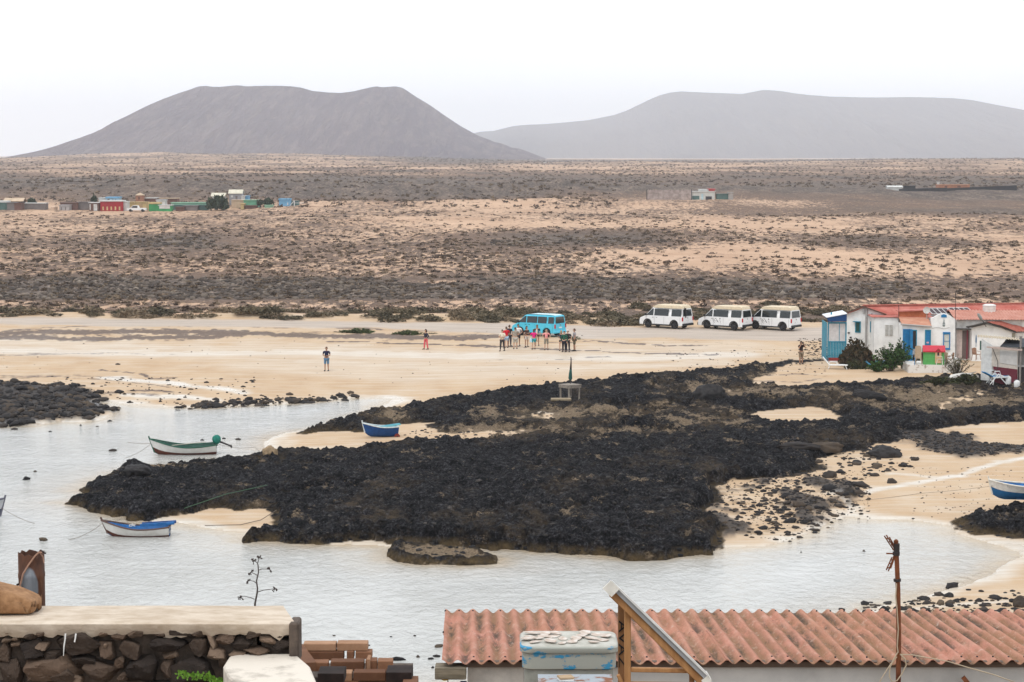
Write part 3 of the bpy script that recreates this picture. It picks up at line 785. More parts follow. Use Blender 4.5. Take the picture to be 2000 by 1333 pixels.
# ---------------------------------------------------------------- stones and shrubs
def rock_proto(seed, sub=1, squash=.7, cut=.25):
    rg = random.Random(seed)
    bm = bmesh.new(); bmesh.ops.create_icosphere(bm, subdivisions=sub, radius=1)
    sx, sy = rg.uniform(.8, 1.25), rg.uniform(.75, 1.1)
    for v in bm.verts:
        q = 1 + rg.uniform(-cut, cut)
        v.co = Vector((v.co.x * q * sx, v.co.y * q * sy, max(v.co.z, -.5) * q * squash))
    V = np.array([v.co[:] for v in bm.verts]); Fc = np.array([[v.index for v in f.verts] for f in bm.faces])
    bm.free()
    return V, Fc
def bush_proto(seed, n=110, h=.55, leaf=.16, spread=1.0):
    rg = random.Random(seed); V = []; Fc = []
    for i in range(n):
        a = rg.uniform(0, 2 * math.pi); e = math.asin(rg.uniform(.0, 1)); q = rg.uniform(.45, 1.0) ** .5
        lob = .8 + .3 * math.sin(a * 3 + seed) * math.cos(e * 2)
        c = Vector((math.cos(a) * math.cos(e) * q * lob * spread, math.sin(a) * math.cos(e) * q * lob * spread, math.sin(e) * q * h * lob + .02))
        d = Vector((rg.uniform(-1, 1), rg.uniform(-1, 1), rg.uniform(-.3, 1))).normalized()
        s = d.cross(Vector((rg.uniform(-1, 1), rg.uniform(-1, 1), rg.uniform(-1, 1)))).normalized()
        L = leaf * rg.uniform(.6, 1.5); k = len(V)
        V += [c - s * L * .45, c + s * L * .45, c + d * L * 1.2]
        Fc.append([k, k + 1, k + 2])
    return np.array([tuple(v) for v in V]), np.array(Fc)
def scatter(name, protos, pts, sc, m, rg, zs=None, tilt=.0, smooth=False, parent=None, kind='stuff', shade=None):
    """joins one copy of a shape for every point into one mesh"""
    Vs = []; Fs = []; k = 0; tone = []
    for i, (p, s) in enumerate(zip(pts, sc)):
        V, Fc = protos[rg.randrange(len(protos))]
        a = rg.uniform(0, 6.283); c, sn = math.cos(a), math.sin(a)
        z = s * (zs if zs else 1)
        W = np.stack([(V[:, 0] * c - V[:, 1] * sn) * s + p[0], (V[:, 0] * sn + V[:, 1] * c) * s + p[1], V[:, 2] * z + p[2]], 1)
        Vs.append(W); Fs.append(Fc + k); k += len(V); tone.append(np.full(len(V), rg.random()))
    me = np_mesh(name, np.concatenate(Vs), np.concatenate(Fs), smooth)
    at = me.attributes.new('tone', 'FLOAT', 'POINT'); at.data.foreach_set('value', np.concatenate(tone).astype(np.float32))
    o = link_mesh(name, me, m, parent)
    if kind: o['kind'] = kind
    return o
def tone_mat(name, stops, rough=.9, scale=3.0, bump=.03, use_obj=False):
    k = NT(name)
    if use_obj:
        oi = k.n('ObjectInfo'); t = oi.outputs['Random']
    else:
        t = k.attr('tone').outputs['Fac']
    geo = k.n('NewGeometry')
    n = k.noise(geo.outputs['Position'], scale, 4, .75)
    f = k.math('ADD', k.math('MULTIPLY', t, .6), k.math('MULTIPLY', n, .4))
    c = k.ramp(f, stops)
    k.l(c, k.b.inputs['Base Color']); k.b.inputs['Roughness'].default_value = rough; k.b.inputs['Specular IOR Level'].default_value = .25
    k.bump(n, bump)
    return k.m
LAVA_STOPS = [(.2, (.012, .011, .012)), (.5, (.028, .025, .025)), (.70, (.055, .042, .033)), (.9, (.11, .08, .052))]
M_STONE = tone_mat('lava_stone', LAVA_STOPS)
M_STONE_O = tone_mat('lava_stone_single', LAVA_STOPS, use_obj=True)
M_BUSH = tone_mat('dry_scrub', [(.2, (.055, .038, .029)), (.45, (.105, .073, .052)), (.62, (.15, .11, .072)), (.8, (.21, .15, .10))], scale=.9)
M_BUSH_O = tone_mat('dry_scrub_single', [(.2, (.055, .047, .030)), (.5, (.12, .098, .060)), (.75, (.20, .15, .098))], scale=.9, use_obj=True)
ROCKS = [rock_proto(i, 1, .65, .28) for i in range(8)]
BUSHES = [bush_proto(i, 22, .5, .46) for i in range(8)]
rg = random.Random(11)
nr_ = np.random.RandomState(5)

def cast_many(n, box, z=.2):
    px = nr_.uniform(box[0], box[2], n); py = nr_.uniform(box[1], box[3], n)
    pts = [G(a, b, z) for a, b in zip(px, py)]
    x = np.array([p.x for p in pts]); y = np.array([p.y for p in pts])
    return px, py, x, y, survey(x, y)

stones = []                            # x, y, z, radius
def sow(n, box, cond, r0, r1, pw=2.2):
    px, py, x, y, s = cast_many(n, box)
    ok = cond(s, px, py)
    for i in np.nonzero(ok)[0]:
        stones.append((x[i], y[i], s['z'][i], r0 + (r1 - r0) * rg.random() ** pw))
LE = lambda s: s['lava']
sow(2600, (-80, 752, 380, 842), lambda s, a, b: (s['grav'] > .4) & (nr_.rand(len(a)) < .85), .10, .34)
sow(900, (200, 795, 380, 832), lambda s, a, b: (np.abs(b - (826 - (a - 200) * .10)) < 8 + 5 * nr_.randn(len(a))) & (s['lava'] < .3), .08, .26)
sow(1700, (335, 758, 700, 806), lambda s, a, b: np.abs(b - (797 - (a - 335) * .062)) < (11 - np.abs(a - 480) * .030) + 3 * nr_.randn(len(a)), .08, .30)
sow(160, (100, 740, 500, 790), lambda s, a, b: s['lava'] < .3, .06, .2, 3)
sow(3600, (1370, 925, 1700, 1070), lambda s, a, b: (s['lava'] < .5) & (nr_.rand(len(a)) < np.clip(1.15 - np.hypot((a - 1560) / 190, (b - 975) / 75), 0, 1)), .03, .19, 3.4)
sow(1900, (1700, 850, 2060, 910), lambda s, a, b: s['grav'] > .35, .05, .17)
sow(500, (1600, 870, 1800, 950), lambda s, a, b: (s['lava'] < .5) & (nr_.rand(len(a)) < np.clip(1.1 - np.hypot((a - 1690) / 110, (b - 905) / 30), 0, 1)), .05, .26)
sow(420, (1690, 1140, 2000, 1215), lambda s, a, b: (nr_.rand(len(a)) < np.clip((b - 1140 - (a - 1780) * .0) / 45, .05, 1)) & (b > 1150), .05, .20, 1.8)
sow(160, (1780, 920, 2000, 1010), lambda s, a, b: s['lava'] < .3, .025, .07)
sow(200, (1300, 690, 1620, 740), lambda s, a, b: s['lava'] < .3, .04, .12, 3)
sow(240, (1560, 672, 1620, 712), lambda s, a, b: s['lava'] < .3, .04, .14)
sow(60, (760, 1240, 870, 1333), lambda s, a, b: b > 1230, .04, .16)
sow(130, (0, 660, 1300, 750), lambda s, a, b: s['lava'] < .3, .03, .09)
sow(45, (1500, 1030, 1640, 1075), lambda s, a, b: b > 0, .05, .13)
sow(9000, (140, 720, 2020, 1090), lambda s, a, b: (s['lava'] > .6) & (nr_.rand(len(a)) < .8), .04, .15, 2.2)
sow(1500, (560, 780, 1500, 880), lambda s, a, b: (s['lava'] < .6) & (s['mixz'] > .15), .05, .2)
# picked-out single stones: px, py of the foot, radius in metres
PICK = [(1622, 933, .38), (1642, 925, .24), (1743, 945, .30), (1683, 952, .36), (1680, 966, .26), (1622, 958, .34), (1645, 968, .24), (1600, 905, .25), (1562, 990, .34), (1580, 998, .24), (1535, 972, .24), (1538, 985, .2), (1640, 992, .2), (1632, 1010, .18), (1590, 1038, .19), (1625, 1022, .13), (1542, 1022, .25), (1541, 1008, .2),
    (1690, 1182, .16), (1645, 1192, .12), (1688, 1078, .10), (1565, 1080, .07), (232, 768, .34), (120, 762, .4), (27, 840, .2), (97, 844, .13), (50, 938, .22), (68, 922, .1), (220, 882, .22), (83, 1057, .2), (334, 905, .15), (395, 861, .12), (437, 858, .12), (465, 860, .18), (652, 1243, .07), (779, 1291, .16), (816, 1285, .11), (842, 1289, .12),
    (857, 1265, .14), (852, 1284, .12), (845, 1306, .09), (1735, 1181, .11), (1860, 1148, .2), (1893, 1154, .12), (1872, 1174, .14), (1930, 1182, .11), (1955, 1170, .1), (1906, 1180, .10), (764, 1245, .06), (720, 1262, .06), (810, 1243, .06), (229, 713, .2), (157, 832, .12), (190, 834, .1)]
for a, b, r in PICK:
    p = GP(a, b)
    stones.append((p.x, p.y + r * .6, max(p.z, -.02), r))
order = sorted(range(len(stones)), key=lambda i: -stones[i][3] / stones[i][1] * (1 if True else 1))
_lv = survey(np.array([s[0] for s in stones]), np.array([s[1] for s in stones]))['lava'] > .6
order = [i for i in order if not _lv[i]]
single = set(order[:300])
proto_me = []
for i in range(8):
    V, Fc = rock_proto(100 + i, 2, .7, .16)
    V = V * (1 + .18 * np.sin(V[:, [1, 2, 0]] * 5 + i))
    me = np_mesh('beach_stone', V, Fc, False); me.materials.append(M_STONE_O); proto_me.append(me)
for i in order[:300]:
    x, y, z, r = stones[i]
    o = bpy.data.objects.new('beach_stone', proto_me[rg.randrange(8)]); C.objects.link(o)
    o.location = (x, y, z + r * .12); o.rotation_euler = (rg.uniform(-.3, .3), rg.uniform(-.3, .3), rg.uniform(0, 6.28))
    o.scale = (r * rg.uniform(.9, 1.3), r * rg.uniform(.8, 1.2), r * rg.uniform(.65, .95))
    ax, ay = px_of(x, y, z); zone = ('black lava stone of the gravel bank at the left shore' if ax < 335 and ay > 740 and ay < 850 else 'dark stone in the pebble strip running along the far waterline' if ax < 760 and ay < 850 else
        'lava stone on the near shore behind the mast and salmon roof' if ay > 1120 and ax > 1300 else 'dark stone poking out of the shallows beside the foreground brick stack' if ay > 1200 else 'dark stone standing alone in the shallow water of the bay' if ax < 1300 and ay > 830 else
        'lava stone scattered on the sand right of the main rock shelf' if ax > 1300 and ay > 915 else 'dark stone lying by the small sand pockets of the upper rock' if ax > 700 and ay > 760 else 'small dark stone lying on the upper beach sand')
    tag(o, zone, 'stone', 'loose lava stones around the bay')
rest_s = [stones[i] for i in range(len(stones)) if i not in single]
on_l = survey(np.array([s[0] for s in rest_s]), np.array([s[1] for s in rest_s]))['lava'] > .6
A_ = [s for s, l in zip(rest_s, on_l) if l]; B_ = [s for s, l in zip(rest_s, on_l) if not l]
scatter('lava_rubble', ROCKS, [(s[0], s[1], s[2] - s[3] * .15) for s in A_], [s[3] for s in A_], tone_mat('lava_clinker', [(.2, (.008, .008, .009)), (.55, (.022, .020, .021)), (.75, (.05, .045, .042)), (.92, (.12, .10, .085))]), rg)
scatter('shore_pebbles', ROCKS, [(s[0], s[1], s[2]) for s in B_], [s[3] for s in B_], M_STONE, rg)

M_BLACK = M('black_rock', (.012, .011, .012), rgb2=(.035, .032, .032), scale=3, bump=.06)
def boulder(name, px, py, sx, sy, sz, label, seed, m=None, rot=0, cat='boulder'):
    V, Fc = rock_proto(seed, 4, 1.0, .0)
    n = fbm(V[:, 0] * 1.6 + seed, V[:, 1] * 1.6 + V[:, 2] * 1.3, seed, 4)
    n2 = fbm(V[:, 0] * 6 + seed, V[:, 1] * 5 + V[:, 2] * 6, seed + 3, 3)
    q = (1 + .30 * n + .10 * n2)
    V = V * q[:, None]
    V = np.round(V * 4.2 + .0) / 4.2 * .35 + V * .65
    V = V * np.array([sx, sy, sz]); V[:, 2] -= V[:, 2].min() * .75
    me = np_mesh(name, V, Fc, False)
    o = link_mesh(name, me, m or M_STONE_O)
    p = GP(px, py); o.location = (p.x, p.y + sy * .5, p.z - .05); o.rotation_euler.z = rot
    return tag(o, label, cat)
boulder('boulder', 1386, 779, 1.15, .8, .62, 'big lone black boulder on top of the rock shelf right of the table', 3, M_BLACK)
boulder('boulder', 1730, 893, 1.0, .7, .42, 'tilted dark slab of rock at the right end of the lava shelf', 8, M_BLACK, rot=-.5)
boulder('boulder', 266, 928, .62, .7, .34, 'rounded black boulder at the seaward tip of the lava shelf', 12, M_BLACK)
boulder('boulder', 1612, 882, .8, .6, .35, 'low dark boulder on the shelf edge near the small sand pocket', 15)
boulder('boulder', 1560, 878, 1.0, .5, .28, 'flat dark boulder beside the low one on the shelf edge', 19)
boulder('boulder', 1688, 778, .9, .6, .40, 'jagged dark rock on the brown lava below the green bush', 21)
boulder('boulder', 1715, 782, .6, .5, .30, 'smaller jagged rock just right of the other below the green bush', 25)
boulder('boulder', 1995, 1186, .28, .25, .26, 'black boulder at the right edge behind the red roof', 33)
M_BLOCK = M('block_tan', (.28, .2, .12), scale=4, var=.4, bump=.03)
boulder('mooring_block', 527, 889, .42, .3, .34, 'brown block at the water edge of the sand spit', 41, M_BLOCK, cat='block')

# scrub: thousands of low bushes over the plain, the nearest as things of their own
def sow_bush(n, box, dens, z=1.2):
    px = nr_.uniform(box[0], box[2], n); py = nr_.uniform(box[1], box[3], n)
    pts = [G(a, b, z) for a, b in zip(px, py)]
    x = np.array([p.x for p in pts]); y = np.array([p.y for p in pts])
    s = scrub_mask(x, y); zz = survey(x, y)['z']
    cl = fbm(x / 9, y / 16, 201, 3)
    ok = nr_.rand(n) < dens * np.clip(s * 1.2 + cl * .9 - .1, .03, 1)
    return [(x[i], y[i], zz[i], s[i]) for i in np.nonzero(ok)[0]]
far_b = sow_bush(24000, (-220, 418, 2220, 520), .42) + sow_bush(11000, (-200, 520, 2200, 620), .5)
ok_b = []
for b in far_b:
    if b[1] < 206: continue
    ok_b.append(b)
scatter('scrub_bushes', BUSHES, [(b[0], b[1], b[2]) for b in ok_b], [rg.uniform(.14, .30 + .22 * rg.random()) * (1 + b[1] / 900) for b in ok_b], M_BUSH, rg, zs=.85)
# the far plain and the apron of the volcano, dotted with bushes
fy_ = np.exp(nr_.uniform(math.log(560), math.log(3700), 15000)); fx_ = nr_.uniform(-.27, .27, 15000) * fy_
fz_ = survey(fx_, fy_)['z']; fs_ = scrub_mask(fx_, fy_); fk = nr_.rand(15000) < np.clip(.25 + fs_ * .5 + .6 * fbm(fx_ / 40, fy_ / 90, 203, 3), .1, 1)
fk &= ~((fy_ > 540) & (fy_ < 790) & (fx_ / fy_ > .05))
scatter('distant_bushes', [bush_proto(40 + i, 12, .55, .6) for i in range(4)], [(fx_[i], fy_[i], fz_[i]) for i in np.nonzero(fk)[0]], [rg.uniform(.35, .85) * (1 + fy_[i] / 2400) for i in np.nonzero(fk)[0]], M_BUSH, rg, zs=.8)
# stones of the rough lava bands
st = sow_bush(15000, (-220, 470, 2220, 610), 1.0)
st = [b for b in st if b[3] > .78 and b[1] > 206]
scatter('plain_stones', ROCKS, [(b[0], b[1], b[2]) for b in st], [rg.uniform(.12, .38) * (1 + b[1] / 700) for b in st], tone_mat('plain_stone', [(.2, (.04, .031, .026)), (.55, (.085, .066, .054)), (.75, (.15, .12, .095)), (.92, (.38, .32, .26))]), rg)

near_me = []
for i in range(8):
    V, Fc = bush_proto(300 + i, 420, .60, .13)
    me = np_mesh('shrub', V, Fc, False); me.materials.append(M_BUSH_O); near_me.append(me)
nb = 0
while nb < 290:
    px = rg.uniform(-120, 2060); t = rg.random()
    if px < 1245: py = 625 - 17 * t * t + (5 if px > 1100 else 0)
    elif px < 1580: py = 628 - 34 * t
    else: py = 634 - 36 * t
    if px < 380 and t < .1: continue
    g = G(px, py, 1.1); r = survey(np.array([g.x]), np.array([g.y]))
    if r['road'][0] > .05: continue
    if px > 1245 and rg.random() < .35: continue
    o = bpy.data.objects.new('shrub', near_me[rg.randrange(8)]); C.objects.link(o)
    q = rg.uniform(.5, 1.35) * (1.15 if px < 1250 else .95)
    o.location = (g.x, g.y, r['z'][0] - .02); o.scale = (q * rg.uniform(.9, 1.5), q, q * rg.uniform(.42, .85)); o.rotation_euler.z = rg.uniform(0, 6.28)
    zn = 'low olive-brown shrub of the long hedge-like row left of the blue van' if px < 500 else 'low olive-brown shrub behind the road between the walkers and the blue van' if px < 1000 else 'low shrub behind the road between the blue van and the white vans' if px < 1245 else 'low brown shrub on the slope behind the three white vans' if px < 1600 else 'low brown shrub on the slope above the red house roofs'
    tag(o, zn, 'shrub', 'shrubs behind the road')
    nb += 1
M_MAT = tone_mat('green_mat', [(.2, (.030, .042, .016)), (.5, (.055, .075, .028)), (.8, (.10, .12, .05))], scale=2)
def leafy(name, px, py, rx, ry, h, n, leaf, m, label, cat, seed, stem=True):
    V, Fc = bush_proto(seed, n, 1.0, leaf)
    V = V * np.array([rx, ry, h])
    root = empty(name, GP(px, py) + Vector((0, ry * .7, -.03)), 0, label, cat)
    me = np_mesh('foliage', V, Fc, False)
    at = me.attributes.new('tone', 'FLOAT', 'POINT'); at.data.foreach_set('value', (np.repeat(np.random.RandomState(seed).rand(len(Fc)), 3)).astype(np.float32))
    o = link_mesh('foliage', me, m, root)
    if stem:
        s = MB(); q = random.Random(seed)
        for i in range(14):
            a = q.uniform(0, 6.28); e = q.uniform(.3, .8)
            s.tube([(0, 0, 0), (math.cos(a) * rx * e * .5, math.sin(a) * ry * e * .5, h * .45), (math.cos(a) * rx * e, math.sin(a) * ry * e, h * .85)], [.03, .02, .008], 4)
        s.build('stems', M('twig', (.10, .07, .05)), root)
    return root
leafy('green_shrub_mat', 700, 652, 1.75, .8, .45, 700, .16, M_MAT, 'low bright green plant cushion on the sand, the one farther from the blue van', 'bush', 5)
leafy('green_shrub_mat', 797, 655, 1.5, .7, .42, 600, .16, M_MAT, 'green plant cushion on the sand left of the blue van', 'bush', 6)
leafy('green_shrub_mat', 845, 653, .6, .4, .15, 160, .14, M_MAT, 'tiny flat green plant tuft beside the larger cushion', 'bush', 7)
leafy('green_shrub_mat', 660, 650, .7, .4, .12, 140, .14, M_MAT, 'thin flat green tuft at the end of the far plant cushion', 'bush', 8)
leafy('green_shrub_mat', 1119, 664, .9, .4, .35, 260, .14, M_MAT, 'small green plant under the rear of the blue van, behind the people', 'bush', 9)
# ---------------------------------------------------------------- vans
def paint(name, rgb, rough=.3):
    return M(name, rgb, rough=rough, var=.04, scale=2, spec=.5)
GLASS = M('dark_glass', (.010, .015, .017), rough=.08, var=.3, scale=3, spec=.6)
TYRE = M('tyre_rubber', (.016, .016, .017), rough=.85)
RIM = M('rim_dark', (.05, .05, .055), rough=.5, metal=.3)
TRIMB = M('black_trim', (.022, .022, .024), rough=.6)
RED = M('red_lens', (.42, .015, .02), rough=.25)
WHITEP = M('white_plastic', (.72, .72, .70), rough=.5)
def arch(cx, r, z0, n=9):
    a0 = math.asin(max(-1, min(1, (z0 - .36) / r)))
    return [(cx + r * math.cos(t), .36 + r * math.sin(t)) for t in [a0 + (math.pi - 2 * a0) * i / (n - 1) for i in range(n)]]
def van(px, py, ang, body, roofm, nose, L, H, label, group, pop=None, marks=False, windows=(), rearc=True, ladder=False):
    root = empty('parked_van', GP(px, py), ang, label, 'van', group)
    hl = L / 2; wb = L * .61 / 2; bz = 1.13; W = .94
    z0 = .30
    low = [(hl - .02, z0), (hl, .55), (hl - .05, .82), (hl - .13, .92), (nose, bz)] if not body.name.startswith('cyan') else [(hl - .02, z0), (hl, .55), (hl - .10, .84), (hl - .25, .93), (nose, bz)]
    pts = low + [(-hl + .04, bz), (-hl, .60), (-hl + .02, z0)]
    bot = list(reversed(arch(-wb, .43, z0))) + list(reversed(arch(wb, .43, z0)))
    outline = pts + bot                                     # closed ring, nose first
    b = MB()
    b.prism([(x, -W, z) for x, z in outline], (0, 2 * W, 0))
    b.build('body', body, root, bevel=.03)
    # greenhouse
    top = H
    g = [(nose, bz - .01), (nose - .78, top - .06), (nose - .95, top), (-hl + .20, top), (-hl + .12, top - .06), (-hl + .04, bz - .01)]
    b = MB(); n = len(g)
    yw = lambda z: W - .01 - (z - bz) * .17 if z < top - .03 else W - .30
    ringA = [(x, -yw(z), z) for x, z in g]; ringB = [(x, yw(z), z) for x, z in g]
    b.loft([ringA, ringB], closed=True, capa=True, capb=True)
    b.build('cabin', body, root, bevel=.02)
    r_ = MB(); r_.loft([[(x, y, top + .012 + dz) for x, dz in ((nose - .9, -.01), (nose - 1.3, .035), (-hl + .6, .035), (-hl + .2, -.01))] for y in (-.66, -.3, .3, .66)])
    r_.build('roof', roofm, root, smooth=True)
    def side(x0, x1, zb, zt, lean0=0, sgn=1):
        vs = []
        for (x, z) in ((x0, zb), (x1, zb), (x1, zt), (x0 + lean0, zt)):
            vs.append((x, sgn * (yw(z) + .012), z))
        return vs
    for sgn in (1, -1):
        for (x0, x1, ln) in windows:
            m_ = MB(); m_.prism(side(x0, x1, bz + .05, top - .13, ln, sgn), (0, .012 * sgn, 0))
            m_.build('window', GLASS, root)
        m_ = MB(); m_.box((nose - .12, sgn * (W + .10), bz + .12), (.14, .18, .22)); m_.build('wing_mirror', TRIMB, root, bevel=.02)
    # windscreen and rear window
    s0, s1 = .10, .86
    def onfront(t, y): return (nose + (-.78) * t + .012, y, bz + (top - .06 - bz) * t + .012)
    m_ = MB(); m_.add([onfront(s0, -.80), onfront(s0, .80), onfront(s1, .70), onfront(s1, -.70)], [(0, 1, 2, 3)]); m_.build('windscreen', GLASS, root)
    def onrear(z, y): return (-hl + .04 + (z - bz) * .08 / (top - .06 - bz) - .014, y, z)
    m_ = MB(); m_.prism([onrear(bz + .06, -.74), onrear(bz + .06, .74), onrear(top - .14, .68), onrear(top - .14, -.68)], (-.01, 0, 0)); m_.build('rear_window', GLASS, root)
    # seams, bumpers, sills, lights
    s = MB()
    for sgn in (1, -1):
        for x in (nose - .12, nose - 1.05, -.35 if L > 4.8 else -.2, -hl + .28):
            s.box((x, sgn * (W + .002), .74), (.012, .008, .72))
        s.box((nose - .9, sgn * (W + .01), 1.0), (.16, .02, .035)); s.box((nose - 1.3, sgn * (W + .01), 1.0), (.16, .02, .035))
    s.build('door_seams', TRIMB, root)['kind'] = 'stuff'
    if pop:
        k = MB(); k.box((0, 0, .33), (L - 1.75, 2 * W + .02, .13)); k.build('sill', TRIMB, root)
        for cx in (wb, -wb):
            for sgn in (1, -1):
                k = MB(); a_ = arch(cx, .50, .3, 11); i_ = arch(cx, .42, .3, 11)
                k.prism([(x, sgn * (W + .004), z) for x, z in a_ + i_[::-1]], (0, sgn * .03, 0)); k.build('wheel_arch', TRIMB, root)
    k = MB(); k.box((-hl - .02, 0, .42), (.12, 2 * W - .02, .20)); k.build('rear_bumper', TRIMB if pop else body, root, bevel=.03)
    k = MB(); k.box((hl - .0, 0, .45), (.14, 2 * W - .02, .26)); k.build('front_bumper', TRIMB if pop else body, root, bevel=.03)
    for sgn in (1, -1):
        k = MB(); k.box((-hl + .02, sgn * (W - .045), .93), (.10, .125, .36)); k.build('tail_light', RED, root, bevel=.01)
        k = MB(); k.box((hl - .13, sgn * (W - .2), .80), (.16, .34, .16), rot=(0, .3, 0)); k.build('headlight', M('lamp_glass', (.6, .62, .64), rough=.15, spec=.6), root, bevel=.02)
    k = MB(); k.box((-hl + .012, 0, .80), (.02, .5, .11)); k.build('number_plate', WHITEP, root)
    k = MB(); k.tube([(-hl + .015, 0, 1.02), (-hl - .005, 0, 1.02)], .06, 12); k.tube([(-hl - .003, 0, 1.02), (-hl - .012, 0, 1.02)], .03, 10); k.build('badge', M('chrome', (.45, .45, .46), rough=.25, metal=.8), root)
    if pop:
        p_ = MB()
        xs0, xs1 = nose - .70, -hl + .12
        rows_ = [(xs0, .70, top - .05), (xs0 - .20, .77, top + .12), (xs0 - .50, .79, top + .24), (xs1 + .35, .79, top + .27), (xs1 + .10, .77, top + .22), (xs1, .76, top - .05)]
        p_.loft([[(x, -w_, top - .05), (x, -w_, z - .04), (x, -w_ + .12, z), (x, w_ - .12, z), (x, w_, z - .04), (x, w_, top - .05)] for x, w_, z in rows_], capa=True, capb=True)
        p_.build('pop_top', pop, root, smooth=True, auto=40)
    if ladder:
        k = MB(); k.bar((-hl - .02, .35, bz - .1), (-hl + .18, .35, top + .1), .05, .05); k.bar((-hl - .05, .5, bz + .2), (-hl + .02, .48, top), .07, .3); k.build('spare_holder', TRIMB, root)
    for cx in (wb, -wb):
        for sgn in (1, -1):
            t = MB(); r_o = .36
            prof = [(.16, .20), (.33, .22), (.36, .19), (.36, .03), (.33, .0), (.16, .01)]
            n_ = 20
            t.loft([[(cx + r * math.cos(2 * math.pi * j / n_), sgn * (W - .23 + yy), .36 + r * math.sin(2 * math.pi * j / n_)) for j in range(n_)] for r, yy in prof], closed=True)
            wl = t.build('wheel', TYRE, root, smooth=True, auto=50)
            q = MB(); q.loft([[(cx + r * math.cos(2 * math.pi * j / 14), sgn * (W - .23 + yy), .36 + r * math.sin(2 * math.pi * j / 14)) for j in range(14)] for r, yy in ((.23, .20), (.20, .17), (.06, .19))], closed=True, capb=True)
            for a in range(5):
                an = a * 2 * math.pi / 5
                q.bar((cx + .04 * math.cos(an), sgn * (W - .03), .36 + .04 * math.sin(an)), (cx + .21 * math.cos(an), sgn * (W - .025), .36 + .21 * math.sin(an)), .03, .05, up=(0, 1, 0))
            q.build('rim', RIM if pop else M('rim_steel', (.3, .3, .31), rough=.4, metal=.5), wl)
            k = MB(); k.prism([(x, sgn * (W - .30), z) for x, z in arch(cx, .425, .3, 9)], (0, sgn * .02, 0)); k.build('wheel_well', TRIMB, root)
    if marks:
        q = random.Random(3); k = MB()
        def claw(x, z, dx, dz, w, y=None, rear=False):
            pts_ = [(x, z), (x + dx * .5 + w, z + dz * .5), (x + dx, z + dz), (x + dx * .5 - w * .3, z + dz * .5)]
            if rear: k.prism([(-hl + .012, a_, c_) for a_, c_ in pts_], (-.006, 0, 0))
            else: k.prism([(a_, W + .001, c_) for a_, c_ in pts_], (0, .006, 0))
        for x, z, dx, dz, w_ in ((1.45, .62, -.10, .18, .03), (1.35, .72, -.06, .14, .02), (1.10, .98, -.34, -.42, .035), (.98, 1.02, -.30, -.30, .05), (.66, .98, -.26, -.34, .07), (.55, .80, -.12, -.14, .03), (.30, .90, -.14, -.16, .03), (.25, .62, -.10, .16, .03), (.16, .52, -.05, .12, .02), (1.5, .5, -.05, .1, .02)):
            claw(x - .25, z - .02, dx, dz, w_)
        for x, z, dx, dz, w_ in ((.35, .85, -.16, -.2, .04), (.2, .95, -.2, -.24, .05), (-.02, .8, -.2, -.22, .05), (-.25, .86, -.1, -.2, .03), (-.1, .55, -.25, .03, .03)):
            claw(x, z - .1, dx, dz, w_, rear=True)
        k.build('claw_graphic', M('decal_black', (.02, .02, .022)), root)
        k = MB(); k.tube([(-.0, W - .01, 1.00), (0, W + .012, 1.00)], .055, 12); k.build('fuel_cap', TRIMB, root)
    root.scale = (.93, .95, .96) if pop else (.93, .95, .97)
    return root
CY = paint('cyan_paint', (.07, .50, .68)); CYR = paint('pale_roof_paint', (.50, .74, .78)); WH = paint('white_paint', (.74, .74, .74))
TAN = M('sand_dusted_roof', (.64, .54, .39), rough=.7, var=.12)
van(1052, 655.5, R(180 - 33), CY, CYR, 1.72, 4.75, 1.88, 'turquoise camper van standing on the road behind the group of people', 'vans parked on the dirt road', windows=((1.62, .78, -.70), (.68, -.42, 0), (-.50, -1.45, 0), (-1.62, -2.22, 0)))
WW = ((1.66, .86, -.66), (.74, -.86, 0), (-1.20, -2.28, .0))
van(1301, 640.5, R(180 - 37), WH, WH, 1.78, 4.9, 1.93, 'plain white van with beige high roof, nearest to the turquoise van', 'vans parked on the dirt road', pop=TAN, windows=WW, ladder=True)
van(1416, 643, R(180 - 36), WH, WH, 1.78, 4.9, 1.93, 'white van with black claw marks, middle one of the three white vans', 'vans parked on the dirt road', pop=TAN, windows=WW, marks=True)
van(1511, 644, R(180 - 37), WH, WH, 1.78, 4.9, 1.93, 'white van with black claw marks, closest to the white houses', 'vans parked on the dirt road', pop=TAN, windows=WW, marks=True)

# ---------------------------------------------------------------- people
SKIN = [M('skin_light', (.50, .31, .22), rough=.6, var=.06), M('skin_tan', (.36, .20, .13), rough=.6, var=.06)]
HAIR = {'dark': M('hair_dark', (.03, .022, .018)), 'brown': M('hair_brown', (.09, .055, .035)), 'grey': M('hair_grey', (.25, .23, .21)), 'blond': M('hair_blond', (.33, .23, .12))}
SHOE = M('shoe_dark', (.04, .035, .035))
def cloth(name, rgb, var=.15): return M('cloth_' + name, rgb, rough=.9, var=var, scale=9, bump=.004)
def skin_me(joints, edges, lv=2):
    me = bpy.data.meshes.new('tmp'); me.from_pydata([j[:3] for j in joints], edges, [])
    o = bpy.data.objects.new('tmp', me); C.objects.link(o)
    o.modifiers.new('s', 'SKIN')
    sk = me.skin_vertices[0].data if me.skin_vertices else None
    for i, j in enumerate(joints):
        r = j[3] if isinstance(j[3], (tuple, list)) else (j[3], j[3])
        sk[i].radius = r; sk[i].use_root = (i == 0)
    su = o.modifiers.new('u', 'SUBSURF'); su.levels = lv
    dg = bpy.context.evaluated_depsgraph_get()
    r = bpy.data.meshes.new_from_object(o.evaluated_get(dg))
    bpy.data.objects.remove(o); bpy.data.meshes.remove(me)
    return r
